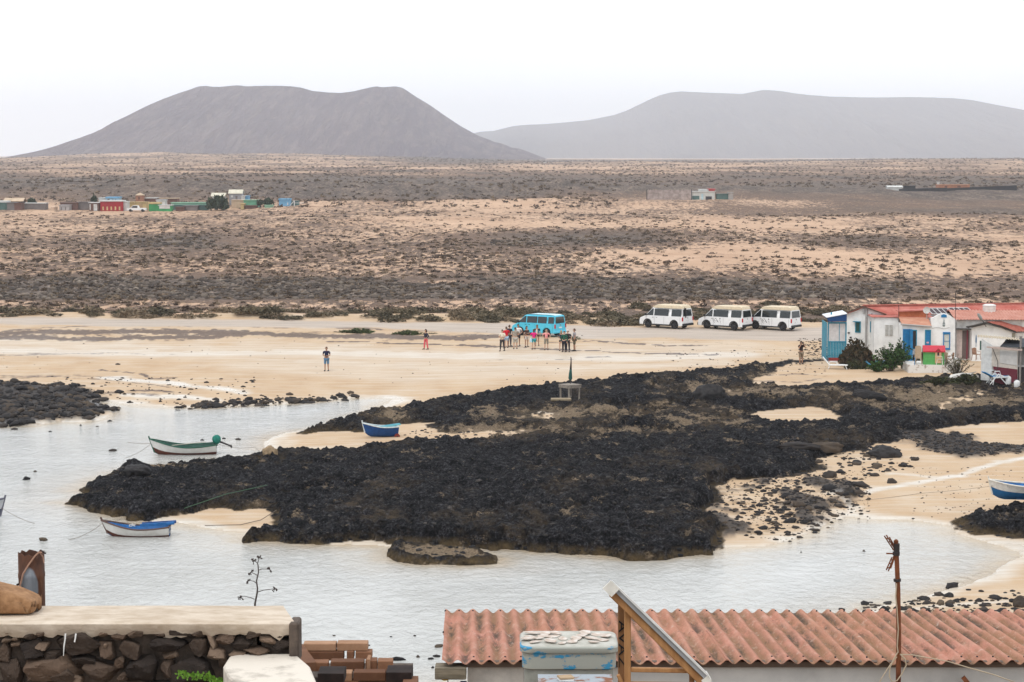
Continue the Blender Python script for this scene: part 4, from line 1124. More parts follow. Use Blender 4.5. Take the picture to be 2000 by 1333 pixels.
def join_me(name, mes, ms, parent):
    bm = bmesh.new()
    for m in mes: bm.from_mesh(m)
    me = bpy.data.meshes.new(name); bm.to_mesh(me); bm.free()
    me.materials.clear()
    for p in me.polygons: p.use_smooth = True; p.material_index = 0
    return link_mesh(name, me, ms, parent)
def person(px, py, face, label, H=1.72, skin=0, hair='dark', shirt=(.2, .2, .2), sname='grey', legs='trousers', lcol=(.1, .1, .1), lname='dark', arms=('down', 'down'), step=.0, female=False, longsleeve=False, extra=(), group='people gathered by the turquoise van', lean=0.0, build=1.0, hat=None):
    """face: direction in degrees the person looks (0 = to the right, 90 = away, 270 = at the camera)"""
    root = empty('person', GP(px, py), R(face - 90) , label, 'person', group)
    k = H / 1.75; w = 1.12 * build * (.92 if female else 1.0)
    s = .19 * w; hp = .10 * (1.06 if female else 1)
    # local axes: +Y is forward, X to the person's right
    st = step
    J = [(0, 0, .96, (.145 * w, .10 * w)), (0, .01, 1.12, (.125 * w, .095 * w)), (0, .0 + lean, 1.30, (.150 * w, .105 * w)), (0, lean, 1.42, (.11 * w, .085)), (0, lean + .01, 1.49, .052), (0, lean + .025, 1.56, .062), (0, lean + .03, 1.65, (.080, .098)), (0, lean + .02, 1.735, (.058, .072))]
    E = [(0, 1), (1, 2), (2, 3), (3, 4), (4, 5), (5, 6), (6, 7)]
    legj = {}
    for sg in (1, -1):
        i = len(J); o_ = st * sg
        J += [(sg * hp, o_ * .1, .88, .085 * w), (sg * (hp + .01), o_ * .5 + .015, .50, .058 * w), (sg * (hp + .015), o_ - .01, .10, .040), (sg * (hp + .02), o_ + .02, .045, .040), (sg * (hp + .035), o_ + .14, .03, .034)]
        E += [(0, i), (i, i + 1), (i + 1, i + 2), (i + 2, i + 3), (i + 3, i + 4)]
        legj[sg] = i
    hands = []; armj = {}
    for sg, pose in ((1, arms[1]), (-1, arms[0])):
        sh = (sg * s, lean, 1.40)
        el, ha = {'down': ((sg * (s + .05), lean - .03, 1.12), (sg * (s + .06), lean + .04, .87)),
                  'crossed': ((sg * (s + .05), lean + .05, 1.13), (-sg * .04, lean + .22, 1.17)),
                  'camera': ((sg * (s + .07), lean + .20, 1.25), (sg * .07, lean + .20, 1.60)),
                  'phone': ((sg * (s + .05), lean - .01, 1.14), (sg * .05, lean + .26, 1.12)),
                  'hip': ((sg * (s + .16), lean - .06, 1.15), (sg * (s - .02), lean + .06, 1.02)),
                  'out': ((sg * (s + .14), lean + .12, 1.18), (sg * (s + .32), lean + .26, 1.16)),
                  'pocket': ((sg * (s + .08), lean - .06, 1.14), (sg * (s - .01), lean + .05, .93))}[pose]
        i = len(J)
        J += [(sh[0], sh[1], sh[2], .055 * w), (*el, .040), (*ha, .028)]
        E += [(3, i), (i, i + 1), (i + 1, i + 2)]
        armj[sg] = (i, sh, el, ha)
        hands.append((Vector(el), Vector(ha), sg))
    mes = [skin_me(J, E, 1)]
    f = MB()
    for el, ha, sg in hands:                       # palm, four fingers and thumb
        d = (ha - el).normalized(); sd_ = d.cross(Vector((0, 1, .2))).normalized(); nn = d.cross(sd_)
        f.bar(ha - d * .01, ha + d * .085, .075, .03, up=nn)
        for q, (of, ln) in enumerate(((-.028, .065), (-.010, .075), (.010, .070), (.028, .055))):
            b0 = ha + d * .08 + sd_ * of
            f.tube([b0, b0 + d * ln * .55 + nn * .006, b0 + d * ln * .85 + nn * .025], [.009, .008, .006], 5)
        b0 = ha + d * .03 - sd_ * .035 * sg
        f.tube([b0, b0 + d * .03 - sd_ * .025 * sg, b0 + d * .055 - sd_ * .022 * sg], [.011, .009, .007], 5)
    hy = lean + .03
    f.tube([(0, hy + .085, 1.665), (0, hy + .118, 1.635), (0, hy + .09, 1.628)], [.010, .016, .008], 5)     # nose
    for sg in (1, -1): f.blob((sg * .083, hy - .005, 1.645), (.014, .024, .032))                          # ears
    tmp = bpy.data.meshes.new('t'); tmp.from_pydata(f.v, [], f.f); mes.append(tmp)
    body = join_me('body', mes, SKIN[skin], root)
    e = MB()
    for sg in (1, -1): e.blob((sg * .032, hy + .088, 1.665), (.012, .008, .008))
    e.bar((-.024, hy + .092, 1.60), (.024, hy + .092, 1.60), .01, .008); e.build('face_features', M('face_dark', (.08, .04, .035)), root)
    hm_ = HAIR[hair]; h_ = MB()
    n_ = 10; rows_ = []
    for i_, (zz, rr) in enumerate(((1.60 if not female else 1.50, .088), (1.66, .096), (1.72, .088), (1.765, .060), (1.785, .010))):
        rows_.append([(math.cos(2 * math.pi * j / n_) * rr * .95, hy - .022 + math.sin(2 * math.pi * j / n_) * rr * 1.05 - (.03 if zz < 1.7 else 0), zz + (.05 if math.sin(2 * math.pi * j / n_) > .4 and zz < 1.68 else 0)) for j in range(n_)])
    h_.loft(rows_, closed=True, capa=True, capb=True); h_.build('hair', hm_, root, smooth=True)
    if hat:
        c_ = MB(); c_.loft([[(math.cos(2 * math.pi * j / 12) * rr, hy - .01 + math.sin(2 * math.pi * j / 12) * rr * 1.1, zz) for j in range(12)] for zz, rr in ((1.71, .104), (1.76, .098), (1.80, .06), (1.81, .01))], closed=True, capb=True)
        c_.box((0, hy + .14, 1.715), (.13, .12, .012)); c_.build('cap', M('cap_' + hat[0], hat[1]), root, smooth=True, auto=40)
    # clothes: shells that follow the limbs
    a = .014; J2 = [(0, 0, .93, (.158 * w, .115 * w)), (0, .01, 1.12, (.142 * w, .112 * w)), (0, lean, 1.30, (.166 * w, .122 * w)), (0, lean, 1.415, (.125 * w, .098)), (0, lean + .005, 1.465, .066)]
    E2 = [(0, 1), (1, 2), (2, 3), (3, 4)]
    for sg in (1, -1):
        i, sh, el, ha = armj[sg]; n0 = len(J2)
        t = .62; m_ = tuple(sh[q] + (el[q] - sh[q]) * t for q in range(3))
        if longsleeve:
            w2 = tuple(el[q] + (ha[q] - el[q]) * .9 for q in range(3))
            J2 += [(*sh, .070 * w), (*el, .054), (*w2, .040)]; E2 += [(3, n0), (n0, n0 + 1), (n0 + 1, n0 + 2)]
        else:
            J2 += [(*sh, .070 * w), (*m_, .062)]; E2 += [(3, n0), (n0, n0 + 1)]
    join_me('shirt', [skin_me(J2, E2, 1)], cloth(sname, shirt), root)
    J3 = [(0, 0, .97, (.160 * w, .118 * w))]; E3 = []
    for sg in (1, -1):
        o_ = st * sg; n0 = len(J3)
        kz = {'trousers': 1.0, 'shorts': .62, 'long_shorts': .72, 'mini': .38, 'skirt': .5}[legs]
        th = (sg * hp, o_ * .1, .87); kn = (sg * (hp + .01), o_ * .5 + .015, .50); an = (sg * (hp + .015), o_ - .01, .09)
        wide = .105 if legs in ('skirt',) else .098
        J3 += [(*th, wide * w)]; E3 += [(0, n0)]
        if legs == 'trousers':
            J3 += [(*kn, .074 * w), (*an, .058)]; E3 += [(n0, n0 + 1), (n0 + 1, n0 + 2)]
        else:
            t = {'shorts': .80, 'long_shorts': 1.08, 'mini': .45, 'skirt': .75}[legs]
            e_ = tuple(th[q] + (kn[q] - th[q]) * t for q in range(3))
            J3 += [(*e_, (.082 if legs != 'skirt' else .115) * w)]; E3 += [(n0, n0 + 1)]
    join_me({'trousers': 'trousers', 'skirt': 'skirt'}.get(legs, 'shorts'), [skin_me(J3, E3, 1)], cloth(lname, lcol), root)
    for sg in (1, -1):
        z_ = MB(); o_ = st * sg; x_ = sg * (hp + .025)
        z_.loft([[(x_ + dx * wd, o_ + yy, zz) for dx, zz in ((-1, .0), (-1, hh * .6), (-.5, hh), (.5, hh), (1, hh * .6), (1, .0))] for yy, wd, hh in ((-.075, .032, .06), (-.03, .045, .11), (.05, .046, .085), (.13, .048, .06), (.19, .03, .035))], capa=True, capb=True)
        z_.build('shoe', SHOE, root, smooth=True, auto=50)
    for kind in extra:
        if kind == 'backpack':
            z_ = MB(); z_.box((0, lean - .20, 1.24), (.30, .16, .42)); z_.build('backpack', cloth('pack', (.02, .02, .03)), root, bevel=.05)
        if kind == 'camera':
            z_ = MB(); z_.box((0, lean + .19, 1.655), (.15, .07, .10)); z_.tube([(0, lean + .2, 1.655), (0, lean + .33, 1.655)], .038, 10)
            c_ = z_.build('camera', TRIMB, None); c_.location = root.location; c_.rotation_euler = root.rotation_euler; c_.scale = (k, k, k)
            tag(c_, 'black camera held to the eyes of the person beside the deck chair', 'camera')
        if kind == 'bag':
            z_ = MB(); z_.box((-.26, lean + .02, .80), (.10, .30, .30)); z_.tube([(-.26, lean - .08, .94), (-.26, lean, 1.08), (-.26, lean + .10, .94)], .012, 5)
            c_ = z_.build('shopping_bag', cloth('bag', (.45, .68, .80)), None, bevel=.03); c_.location = root.location; c_.rotation_euler = root.rotation_euler; c_.scale = (k, k, k)
            tag(c_, 'pale blue bag hanging beside the woman in the magenta shirt', 'bag')
        if kind == 'cardigan':
            z_ = MB(); z_.box((0, lean - .09, 1.22), (.37 * w, .08, .50)); z_.build('cardigan', cloth('cardi', (.03, .025, .03)), root, bevel=.04)
        if kind == 'towel':
            z_ = MB(); z_.box((.02, lean + .135, 1.2), (.14, .03, .38)); z_.build('scarf', cloth('scarf', (.7, .62, .55)), root, bevel=.012)
        if kind == 'phone':
            z_ = MB(); z_.box((0, lean + .36, 1.15), (.07, .012, .14), rot=(-.6, 0, 0)); c_ = z_.build('phone', TRIMB, None); c_.location = root.location; c_.rotation_euler = root.rotation_euler; c_.scale = (k, k, k)
            tag(c_, 'dark phone in the hands of the man alone on the sand', 'phone')
    root.scale = (k, k, k)
    return root
person(638, 725, 262, 'man standing alone on the flat sand in navy shirt and blue denim shorts', 1.76, 1, 'brown', (.012, .016, .05), 'navy', 'long_shorts', (.10, .20, .32), 'denim', ('phone', 'phone'), .03, extra=('phone',), group='people out on the open sand')
person(832, 683, 215, 'woman in dark top and coral pink trousers walking on the upper beach', 1.62, 1, 'dark', (.02, .022, .04), 'ink', 'trousers', (.62, .10, .12), 'coral', ('hip', 'phone'), .12, True, True, group='people out on the open sand')
person(981, 686, 250, 'person in cream shirt and dark trousers with folded arms, near the red shirt', 1.70, 0, 'dark', (.68, .62, .50), 'cream', 'trousers', (.035, .032, .035), 'charcoal', ('crossed', 'crossed'), .17)
person(989, 680, 100, 'person in bright red shirt and pale blue shorts seen from behind', 1.72, 0, 'brown', (.55, .012, .03), 'red', 'shorts', (.33, .45, .60), 'paleblue', ('down', 'crossed'), .03)
person(995, 677, 60, 'person with a black backpack half hidden behind the red shirt', 1.74, 0, 'brown', (.03, .03, .04), 'blackish', 'trousers', (.03, .03, .05), 'midnight', ('down', 'down'), .02, extra=('backpack',))
person(1006.5, 682, 85, 'person in grey checked shirt and light grey trousers facing the van', 1.74, 0, 'brown', (.30, .26, .22), 'check', 'long_shorts', (.42, .40, .36), 'stone', ('crossed', 'crossed'), .05, build=1.08)
person(1012, 676, 280, 'person in white shirt and black shorts just before the van front wheel', 1.76, 1, 'dark', (.74, .72, .70), 'white', 'shorts', (.02, .02, .03), 'black', ('hip', 'down'), .04)
person(1028.5, 678, 300, 'person in dark brown top and white skirt before the van door', 1.68, 1, 'dark', (.055, .03, .025), 'brown', 'skirt', (.62, .57, .52), 'offwhite', ('crossed', 'down'), .02, True)
person(1042.5, 683, 110, 'woman in magenta shirt and teal shorts with a pale blue bag', 1.62, 0, 'brown', (.75, .02, .22), 'magenta', 'shorts', (.02, .34, .38), 'teal', ('out', 'down'), .03, True, extra=('bag',), build=1.06)
person(1049, 676, 265, 'person in black vest with a pale scarf, behind the magenta shirt', 1.72, 1, 'brown', (.02, .02, .025), 'black', 'mini', (.06, .04, .04), 'umber', ('down', 'down'), .06, True, extra=('towel',))
person(1067, 684, 268, 'woman in pink top under a dark cardigan with grey cropped trousers', 1.66, 0, 'grey', (.72, .28, .28), 'pink', 'long_shorts', (.22, .20, .16), 'khaki', ('hip', 'hip'), .07, True, extra=('cardigan',))
person(1096, 686, 90, 'woman in dark vest and short skirt, first of the close trio', 1.64, 0, 'blond', (.02, .03, .05), 'inkblue', 'mini', (.02, .025, .03), 'black2', ('crossed', 'down'), .03, True)
person(1102, 688, 240, 'person in dark green jacket and black trousers, middle of the close trio', 1.66, 0, 'brown', (.015, .085, .055), 'green', 'trousers', (.012, .014, .022), 'black3', ('down', 'down'), .02, False, True, build=1.06)
person(1109, 688, 255, 'man in black shirt, dark trousers and pale cap, last of the close trio', 1.74, 0, 'dark', (.016, .016, .018), 'jet', 'trousers', (.022, .024, .032), 'slate', ('pocket', 'hip'), .03, hat=('pale', (.55, .52, .5)))
person(1122, 686, 180, 'person in grey striped shirt and olive shorts standing apart beside the trio', 1.78, 1, 'brown', (.26, .25, .27), 'stripe', 'long_shorts', (.12, .105, .07), 'olive', ('down', 'down'), .04)
person(1564.5, 712, 290, 'photographer in dark T-shirt and beige shorts holding a camera to the face', 1.74, 1, 'dark', (.018, .010, .012), 'dark', 'long_shorts', (.24, .185, .13), 'beige', ('camera', 'camera'), .03, extra=('camera',), group='people out on the open sand')
# ---------------------------------------------------------------- houses at the right
def facade(pxl, pyl, ang, z=None, Y=None):
    """origin and axes of a wall whose foot passes through a picture point; ang = degrees it runs back as it goes right"""
    O = GP(pxl, pyl) if Y is None else P(pxl, pyl, Y)
    if z is not None: O.z = z
    return O, R(ang)
def on_facade(O, a, px, py, off=0.0):
    d = Vector((math.cos(a), math.sin(a), 0)); n = Vector((math.sin(a), -math.cos(a), 0))
    r = ray(px, py); c = Vector((0, 0, CH)); o = O + n * off
    t = (o - c).dot(n) / r.dot(n)
    h = c + r * t
    return (h - O).dot(d), h.z - O.z
WHITEW = M('lime_wash', (.64, .64, .63), rgb2=(.80, .80, .785), rough=.9, scale=1.2, bump=.015, ramp=(.3, .55))
WHITEW2 = M('lime_wash_aged', (.50, .485, .45), rgb2=(.70, .69, .66), rough=.9, scale=1.6, bump=.02, ramp=(.35, .6))
PINKW = M('pinkish_render', (.55, .46, .43), rough=.9)
REDR = M('red_tile', (.30, .075, .050), rgb2=(.46, .16, .12), rough=.8, scale=2.5, bump=.01)
REDR2 = M('rose_tile', (.40, .10, .075), rgb2=(.52, .20, .16), rough=.8, scale=1.2, bump=.01)
TERR = M('terracotta_deck', (.42, .17, .10), rgb2=(.52, .27, .18), rough=.8, scale=1.2)
BLUE = M('blue_paint', (.01, .16, .36), rough=.5, var=.2); DBLUE = M('dark_blue_paint', (.008, .05, .16), rough=.5); TEAL = M('teal_paint', (.01, .17, .26), rgb2=(.02, .25, .36), rough=.6, scale=3)
GREENW = M('dark_green_shutter', (.02, .07, .06), rough=.5); DARKW = M('dark_window', (.035, .028, .028), rough=.3)
CURT = M('curtain', (.52, .52, .47), rough=.9); BROWNC = M('brown_curtain', (.14, .105, .10), rough=.9, scale=5); MAROON = M('maroon_paint', (.13, .018, .03), rough=.6)
GREYP = M('grey_pipe', (.35, .34, .33), rough=.5); DARKM = M('dark_metal', (.03, .025, .025), rough=.6); CREAM = M('cream_board', (.55, .49, .42), rough=.8)
REDB = M('red_base', (.25, .035, .03), rough=.8)
def px_rect(mb, O, a, x0, y0, x1, y1, y_front, depth, T=None):
    u0, z1 = on_facade(O, a, x0, y0); u1, z0 = on_facade(O, a, x1, y1)
    mb.b2(u0, u1, y_front, y_front + depth, z0, z1)
    return u0, u1, z0, z1
def feature(root, O, a, name, m, x0, y0, x1, y1, proud=.03, depth=.05, label=None, frame=None, bars=None):
    b = MB(); u0, u1, z0, z1 = px_rect(b, O, a, x0, y0, x1, y1, -proud, depth)
    o = b.build(name, m, root)
    if label: o['label'] = label
    if frame:
        f = MB(); t = .07
        for q in ((u0 - t, u0, z0 - t, z1 + t), (u1, u1 + t, z0 - t, z1 + t), (u0, u1, z1, z1 + t), (u0, u1, z0 - t, z0)):
            f.b2(q[0], q[1], -proud - .03, -proud + depth, q[2], q[3])
        if bars:
            for i in range(1, bars[0]): x = u0 + (u1 - u0) * i / bars[0]; f.b2(x - .02, x + .02, -proud - .02, -proud, z0, z1)
            for i in range(1, bars[1]): z = z0 + (z1 - z0) * i / bars[1]; f.b2(u0, u1, -proud - .021, -proud, z - .02, z + .02)
        f.build('frame', frame, o)
    return o
def corrugated(name, m, root, x0, x1, y0, y1, zf, pitch=.22, amp=.035, th=.012, ny=2):
    """sheet with waves running along y; zf(x, y) gives the height"""
    nx = max(4, int(abs(x1 - x0) / pitch * 6)); V = []; Fc = []
    for j in range(ny + 1):
        y = y0 + (y1 - y0) * j / ny
        for i in range(nx + 1):
            x = x0 + (x1 - x0) * i / nx
            V.append((x, y, zf(x, y) + amp * math.cos((x - x0) / pitch * 2 * math.pi)))
    n0 = len(V); V += [(v[0], v[1], v[2] - th) for v in V]
    for j in range(ny):
        for i in range(nx):
            k = j * (nx + 1) + i; Fc.append((k, k + 1, k + nx + 2, k + nx + 1)); Fc.append((k + n0, k + nx + 1 + n0, k + nx + 2 + n0, k + 1 + n0))
    for j in (0, ny):
        for i in range(nx):
            k = j * (nx + 1) + i; Fc.append((k, k + 1, k + 1 + n0, k + n0))
    for i in (0, nx):
        for j in range(ny):
            k = j * (nx + 1) + i; Fc.append((k, k + nx + 1, k + nx + 1 + n0, k + n0))
    me = bpy.data.meshes.new(name); me.from_pydata(V, [], Fc)
    me.polygons.foreach_set('use_smooth', np.ones(len(me.polygons), dtype=bool)); me.set_sharp_from_angle(angle=R(40))
    return link_mesh(name, me, m, root)

# --- A: long gabled house, its gable end to the left
O, a = facade(1652.5, 706, -20)       # gable end foot, left corner
a_g = R(-62)                          # the gable wall runs right and towards the viewer
Og = P(1652.5, 700, GP(1706.5, 702).y + 3.4); Og.z = ground_z(Og.x, Og.y) - .15
g_a = R(-34)
u_ap, z_ap = on_facade(Og, g_a, 1688, 600); u_r, z_r = on_facade(Og, g_a, 1727, 615); _, z_l = on_facade(Og, g_a, 1652.5, 612.5)
houseA = empty('white_house', Og, g_a, 'long white gabled house with rose-red corrugated roof and teal windows in its end wall', 'house')
b = MB(); W_ = u_r; LA = 14.0; lw = R(9) - g_a; LV = Vector((math.cos(lw), math.sin(lw), 0))
b.prism([(0, 0, 0), (W_, 0, 0), (W_, 0, z_r), (u_ap, 0, z_ap), (0, 0, z_l)], LV * LA); b.build('wall', WHITEW, houseA)
sl = (z_r - z_ap) / (W_ - u_ap)
rf = corrugated('roof', REDR2, houseA, 0, LA + .4, 0, 1, lambda x, y: 0, pitch=.24, amp=.035)
me = rf.data
for v in me.vertices:                  # lay the sheet on the slope that faces the viewer
    x, y, z = v.co
    uu = u_ap - .02 + (W_ + .35 - u_ap) * (1 - y)
    v.co = (uu + LV.x * (x - .25), -.1 * (1 - y) + LV.y * (x - .25), z_ap + .10 + (uu - u_ap) * sl + z)
rf2 = MB(); sl2 = (z_ap - z_l) / u_ap
rf2.prism([(-.3, -.25, z_l + .04 - .3 * sl2), (u_ap, -.25, z_ap + .05), (u_ap, -.25, z_ap + .10), (-.3, -.25, z_l + .09 - .3 * sl2)], LV * (LA + .2)); rf2.build('roof', REDR2, houseA)
e = MB(); e.bar((u_ap, -.25, z_ap + .16), tuple(Vector((u_ap, 0, z_ap + .16)) + LV * LA), .22, .08); e.build('ridge_cap', REDR, houseA)
e = MB(); e.bar((-.3, -.28, z_l - .3 * sl2 + .02), (u_ap, -.28, z_ap + .06), .06, .10); e.bar((u_ap, -.28, z_ap + .06), (W_ + .3, -.28, z_r + .04), .06, .10); e.build('barge_board', M('brown_wood', (.10, .06, .045)), houseA)
feature(houseA, Og, g_a, 'window', GREENW, 1672.5, 630, 1679.5, 648.5, frame=TEAL, label='teal shuttered window with a small canopy')
feature(houseA, Og, g_a, 'window', GREENW, 1701.5, 630, 1706, 648, frame=TEAL)
feature(houseA, Og, g_a, 'window_canopy', TEAL, 1668, 627.5, 1681, 629.5, proud=.25, depth=.25)
feature(houseA, Og, g_a, 'drain_pipe', GREYP, 1691.5, 604, 1693.5, 700, proud=.12, depth=.08)
feature(houseA, Og, g_a, 'meter_box', GREYP, 1686, 603, 1690, 613, proud=.10, depth=.1)
feature(houseA, Og, g_a, 'cable', GREYP, 1702.5, 612, 1703.2, 690, proud=.05, depth=.03)
for x_, y_ in ((1658, 650.5), (1662, 659.5)): feature(houseA, Og, g_a, 'wall_lamp', DARKM, x_ - 1.5, y_ - 1.5, x_ + 1.5, y_ + 1.5, proud=.1, depth=.1)
for px_, py_ in ((1725.5, 603.5), (1745, 608.5)):
    k_ = MB(); k_.blob((0, 0, 0), (.22 if px_ < 1740 else .16, .16, .10)); o_ = k_.build('roof_stone', M_STONE_O, None)
    pp = P(px_, py_, Og.y + 3.2 if px_ < 1740 else Og.y + 2.6); o_.location = pp
    tag(o_, 'dark stone lying on the rose roof, ' + ('flat and nearer its left end' if px_ < 1740 else 'rounder and just above the eaves'), 'stone')

# --- porch in blue at its left end
Op = GP(1615.5, 707); Op.z = ground_z(Op.x, Op.y + .5) - .05
porch = empty('blue_porch', Op, R(-2), 'teal plank porch with pale curtained upper half left of the gabled house', 'porch')
pu = lambda x, y: on_facade(Op, R(-2), x, y)
w_p = pu(1652.5, 700)[0]; zt = pu(1620, 631)[1]; zm = pu(1620, 668)[1]; zb = pu(1620, 699)[1]
for i in range(12):
    k_ = MB(); x_ = w_p * i / 12
    k_.b2(x_ + .006, x_ + w_p / 12 - .006, -.02 + .008 * (i % 2), .02, zb, zm); k_.build('plank', TEAL, porch)
k_ = MB(); k_.b2(0, w_p, .0, .04, zm, zt); k_.build('curtain_panel', M('pale_fabric', (.56, .53, .52), rough=.9, scale=3), porch)
k_ = MB(); k_.b2(0, w_p, -.05, .06, .12, zb); k_.build('base_board', REDB, porch)
k_ = MB(); k_.b2(-.1, w_p + .05, -.12, 2.2, 0, .12); k_.build('step', M('pale_concrete', (.45, .40, .37)), porch)
k_ = MB()
for x_ in (0, w_p - .08): k_.b2(x_, x_ + .09, -.05, .06, .1, zt + .05)
k_.b2(0, w_p, -.045, .065, zm - .04, zm + .05); k_.b2(0, w_p, -.045, .065, zt - .05, zt + .05); k_.b2(w_p * .61, w_p * .61 + .04, -.03, .05, zm, zt); k_.b2(.33, .43, .9, 1.0, zt, zt + .75)
k_.build('frame', TEAL, porch)
k_ = MB(); z1_, z2_ = pu(1615, 620)[1], pu(1652, 613)[1]
k_.prism([(-.12, -.35, z1_ - .02), (w_p, -.35, z2_), (w_p, -.35, z2_ + .05), (-.12, -.35, z1_ + .03)], (0, 3.2, 0)); k_.build('awning', M('awning_white', (.7, .72, .75)), porch)
k_ = MB(); k_.prism([(.0, -.30, z1_ - .32), (w_p - .02, -.30, z2_ - .55), (w_p - .02, -.30, z2_ - .02), (-.05, -.30, z1_ - .04)], (0, .12, 0))
for y_ in (.5, 1.3, 2.1): k_.bar((-.02, y_, z1_ - .12), (w_p, y_, z2_ - .10), .08, .14)
k_.build('awning_beam', DBLUE, porch)
k_ = MB(); k_.b2(-.1, -.04, 0, 3.0, .1, zt); k_.build('side_panel', TEAL, porch)

# --- B: flat-roofed white block in front of the gable
Ob, ab = facade(1706.5, 702, -3); Ob.z = ground_z(Ob.x, Ob.y + .5) - .1
fb = lambda x, y: on_facade(Ob, ab, x, y)
blockB = empty('white_annex', Ob, ab, 'plain white flat-roofed block with white louvred shutters, before the gabled end', 'house')
wB = fb(1760, 690)[0]; hB = fb(1706.5, 620)[1]; hB2 = fb(1760, 622)[1]
b = MB(); b.prism([(0, 0, -.2), (wB, 0, -.2), (wB, 0, hB2), (0, 0, hB)], (0, 2.2, 0)); b.build('wall', WHITEW, blockB)
b = MB(); b.prism([(-.25, -.15, hB + .003), (wB + 2.4, -.15, hB2 + .06), (wB + 2.4, -.15, hB2 + .10), (-.25, -.15, hB + .06)], (0, 2.5, 0)); b.build('roof', REDR2, blockB)
for x0, x1 in ((1728.5, 1735.5), (1736.8, 1744)):
    s_ = feature(blockB, Ob, ab, 'shutter', WHITEP, x0, 634.5, x1, 656, proud=.05, depth=.06)
    k_ = MB(); u0, zz1 = fb(x0, 634.5); u1, zz0 = fb(x1, 656)
    for i in range(9): k_.box(((u0 + u1) / 2, -.07, zz0 + (zz1 - zz0) * (i + .5) / 9), (u1 - u0 - .05, .05, .05), rot=(.6, 0, 0))
    k_.build('louvres', M('louvre_shade', (.5, .49, .46)), s_)['kind'] = 'stuff'
feature(blockB, Ob, ab, 'corner_strip', PINKW, 1755.5, 623, 1760, 700, proud=.03, depth=.04)
# --- C: low white front with terracotta roofs and blue door
Oc, ac = facade(1760, 707.5, -4); Oc.z = ground_z(Oc.x, Oc.y + .5) - .1
fc = lambda x, y: on_facade(Oc, ac, x, y)
blockC = empty('white_cottage', Oc, ac, 'low white cottage front with terracotta lean-to roof, blue door and slim blue window', 'house')
wC = fc(1818.7, 690)[0]; h0 = fc(1760, 634)[1]; h1 = fc(1818, 638.5)[1]
b = MB(); b.prism([(0, 0, -.2), (wC, 0, -.2), (wC, 0, h1), (0, 0, h0)], (0, 2.4, 0)); b.build('wall', WHITEW, blockC)
zr0 = fc(1762, 622)[1]
b = MB(); b.add([(.0, -.12, h0 + .05), (wC, -.12, h1 + .05), (wC, 2.4, h1 + .55), (0, 2.4, h0 + .42), (0, -.12, h0 + .0), (wC, -.12, h1 + .0), (wC, 2.4, h1 + .5), (0, 2.4, h0 + .37)], [(0, 1, 2, 3), (7, 6, 5, 4), (0, 4, 5, 1), (1, 5, 6, 2), (2, 6, 7, 3), (3, 7, 4, 0)]); b.build('roof', TERR, blockC)
b = MB(); b.prism([(0, 2.4, h0 - .1), (wC, 2.4, h1), (wC, 2.4, h1 + 1.05), (0, 2.4, h0 + .78)], (0, .1, 0)); b.build('back_wall', M('orange_render', (.40, .13, .06), rough=.9, scale=2, var=.3), blockC)
b = MB(); b.prism([(-.1, 2.2, h0 + .82), (wC, 2.2, h1 + 1.08), (wC, 2.2, h1 + 1.14), (-.1, 2.2, h0 + .88)], (0, 1.2, 0)); b.build('roof', REDR2, blockC)
b = MB(); b.tube([(-.1, -.2, h0 + .02), (wC + .0, -.2, h1 + .02)], .06, 8); b.build('gutter', GREYP, blockC)
feature(blockC, Oc, ac, 'door', BLUE, 1763.5, 643, 1779, 706, proud=.06, depth=.06)
feature(blockC, Oc, ac, 'door', BLUE, 1776, 643, 1780, 709, proud=.75, depth=.68, label='open blue door leaf')
feature(blockC, Oc, ac, 'window', DARKW, 1780.5, 646.5, 1788.5, 680.5, frame=TEAL, proud=.03)
feature(blockC, Oc, ac, 'window', BLUE, 1808.5, 646.5, 1816, 677, frame=TEAL, proud=.03)
feature(blockC, Oc, ac, 'window_ornament', M('pink_glass', (.6, .35, .38)), 1809.5, 668, 1814, 671, proud=.06, depth=.03)
# --- D: curved gable facade with blue vent, ship ornament and window
Od, ad = facade(1818.7, 706, -3); Od.z = ground_z(Od.x, Od.y + .5) - .1
fd = lambda x, y: on_facade(Od, ad, x, y)
blockD = empty('white_gabled_front', Od, ad, 'tall white curved gable front with blue vent, sailing ship ornament and blue-framed window', 'house')
ptsD = [(0, 0, -.2), (fd(1867, 700)[0], 0, -.2)]
for x_, y_ in ((1867, 624.5), (1862, 621.5), (1856, 616.5), (1850, 613.6), (1843.6, 612.6), (1837, 613.4), (1830, 616.4), (1824, 620.5), (1818.7, 621.5)):
    u_, z_ = fd(x_, y_); ptsD.append((u_, 0, z_))
b = MB(); b.prism(ptsD, (0, .35, 0)); b.build('gable_wall', WHITEW, blockD)
wD = ptsD[1][0]; hD = fd(1867, 626)[1]
b = MB(); b.b2(.02, wD - .02, .35, 4.5, -.2, hD - .1); b.build('wall', WHITEW, blockD)
v_ = MB(); v_.prism([(fd(x_, y_)[0], -.05, fd(x_, y_)[1]) for x_, y_ in ((1838.2, 620.4), (1849, 620.4), (1849, 616), (1843.6, 613.8), (1838.2, 616))], (0, .06, 0)); v_.build('vent', BLUE, blockD)
k_ = MB()
for q in (((1840.5, 635), (1846, 635), (1845, 638.2), (1841.5, 638.2)), ((1843.2, 634.6), (1843.2, 624.5), (1843.9, 624.5), (1843.9, 634.6)), ((1840.8, 633.8), (1842.6, 628), (1842.6, 633.8)), ((1844.3, 633.8), (1844.3, 627), (1846, 633.8)), ((1842.8, 627), (1844.8, 626), (1843.5, 624))):
    k_.prism([(fd(*p_)[0], -.03, fd(*p_)[1]) for p_ in q], (0, .03, 0))
k_.build('ship_ornament', M('ornament', (.16, .20, .20), rough=.5), blockD)
feature(blockD, Od, ad, 'window', CURT, 1844, 653.5, 1853.5, 680, frame=BLUE, bars=(1, 2), proud=.04)
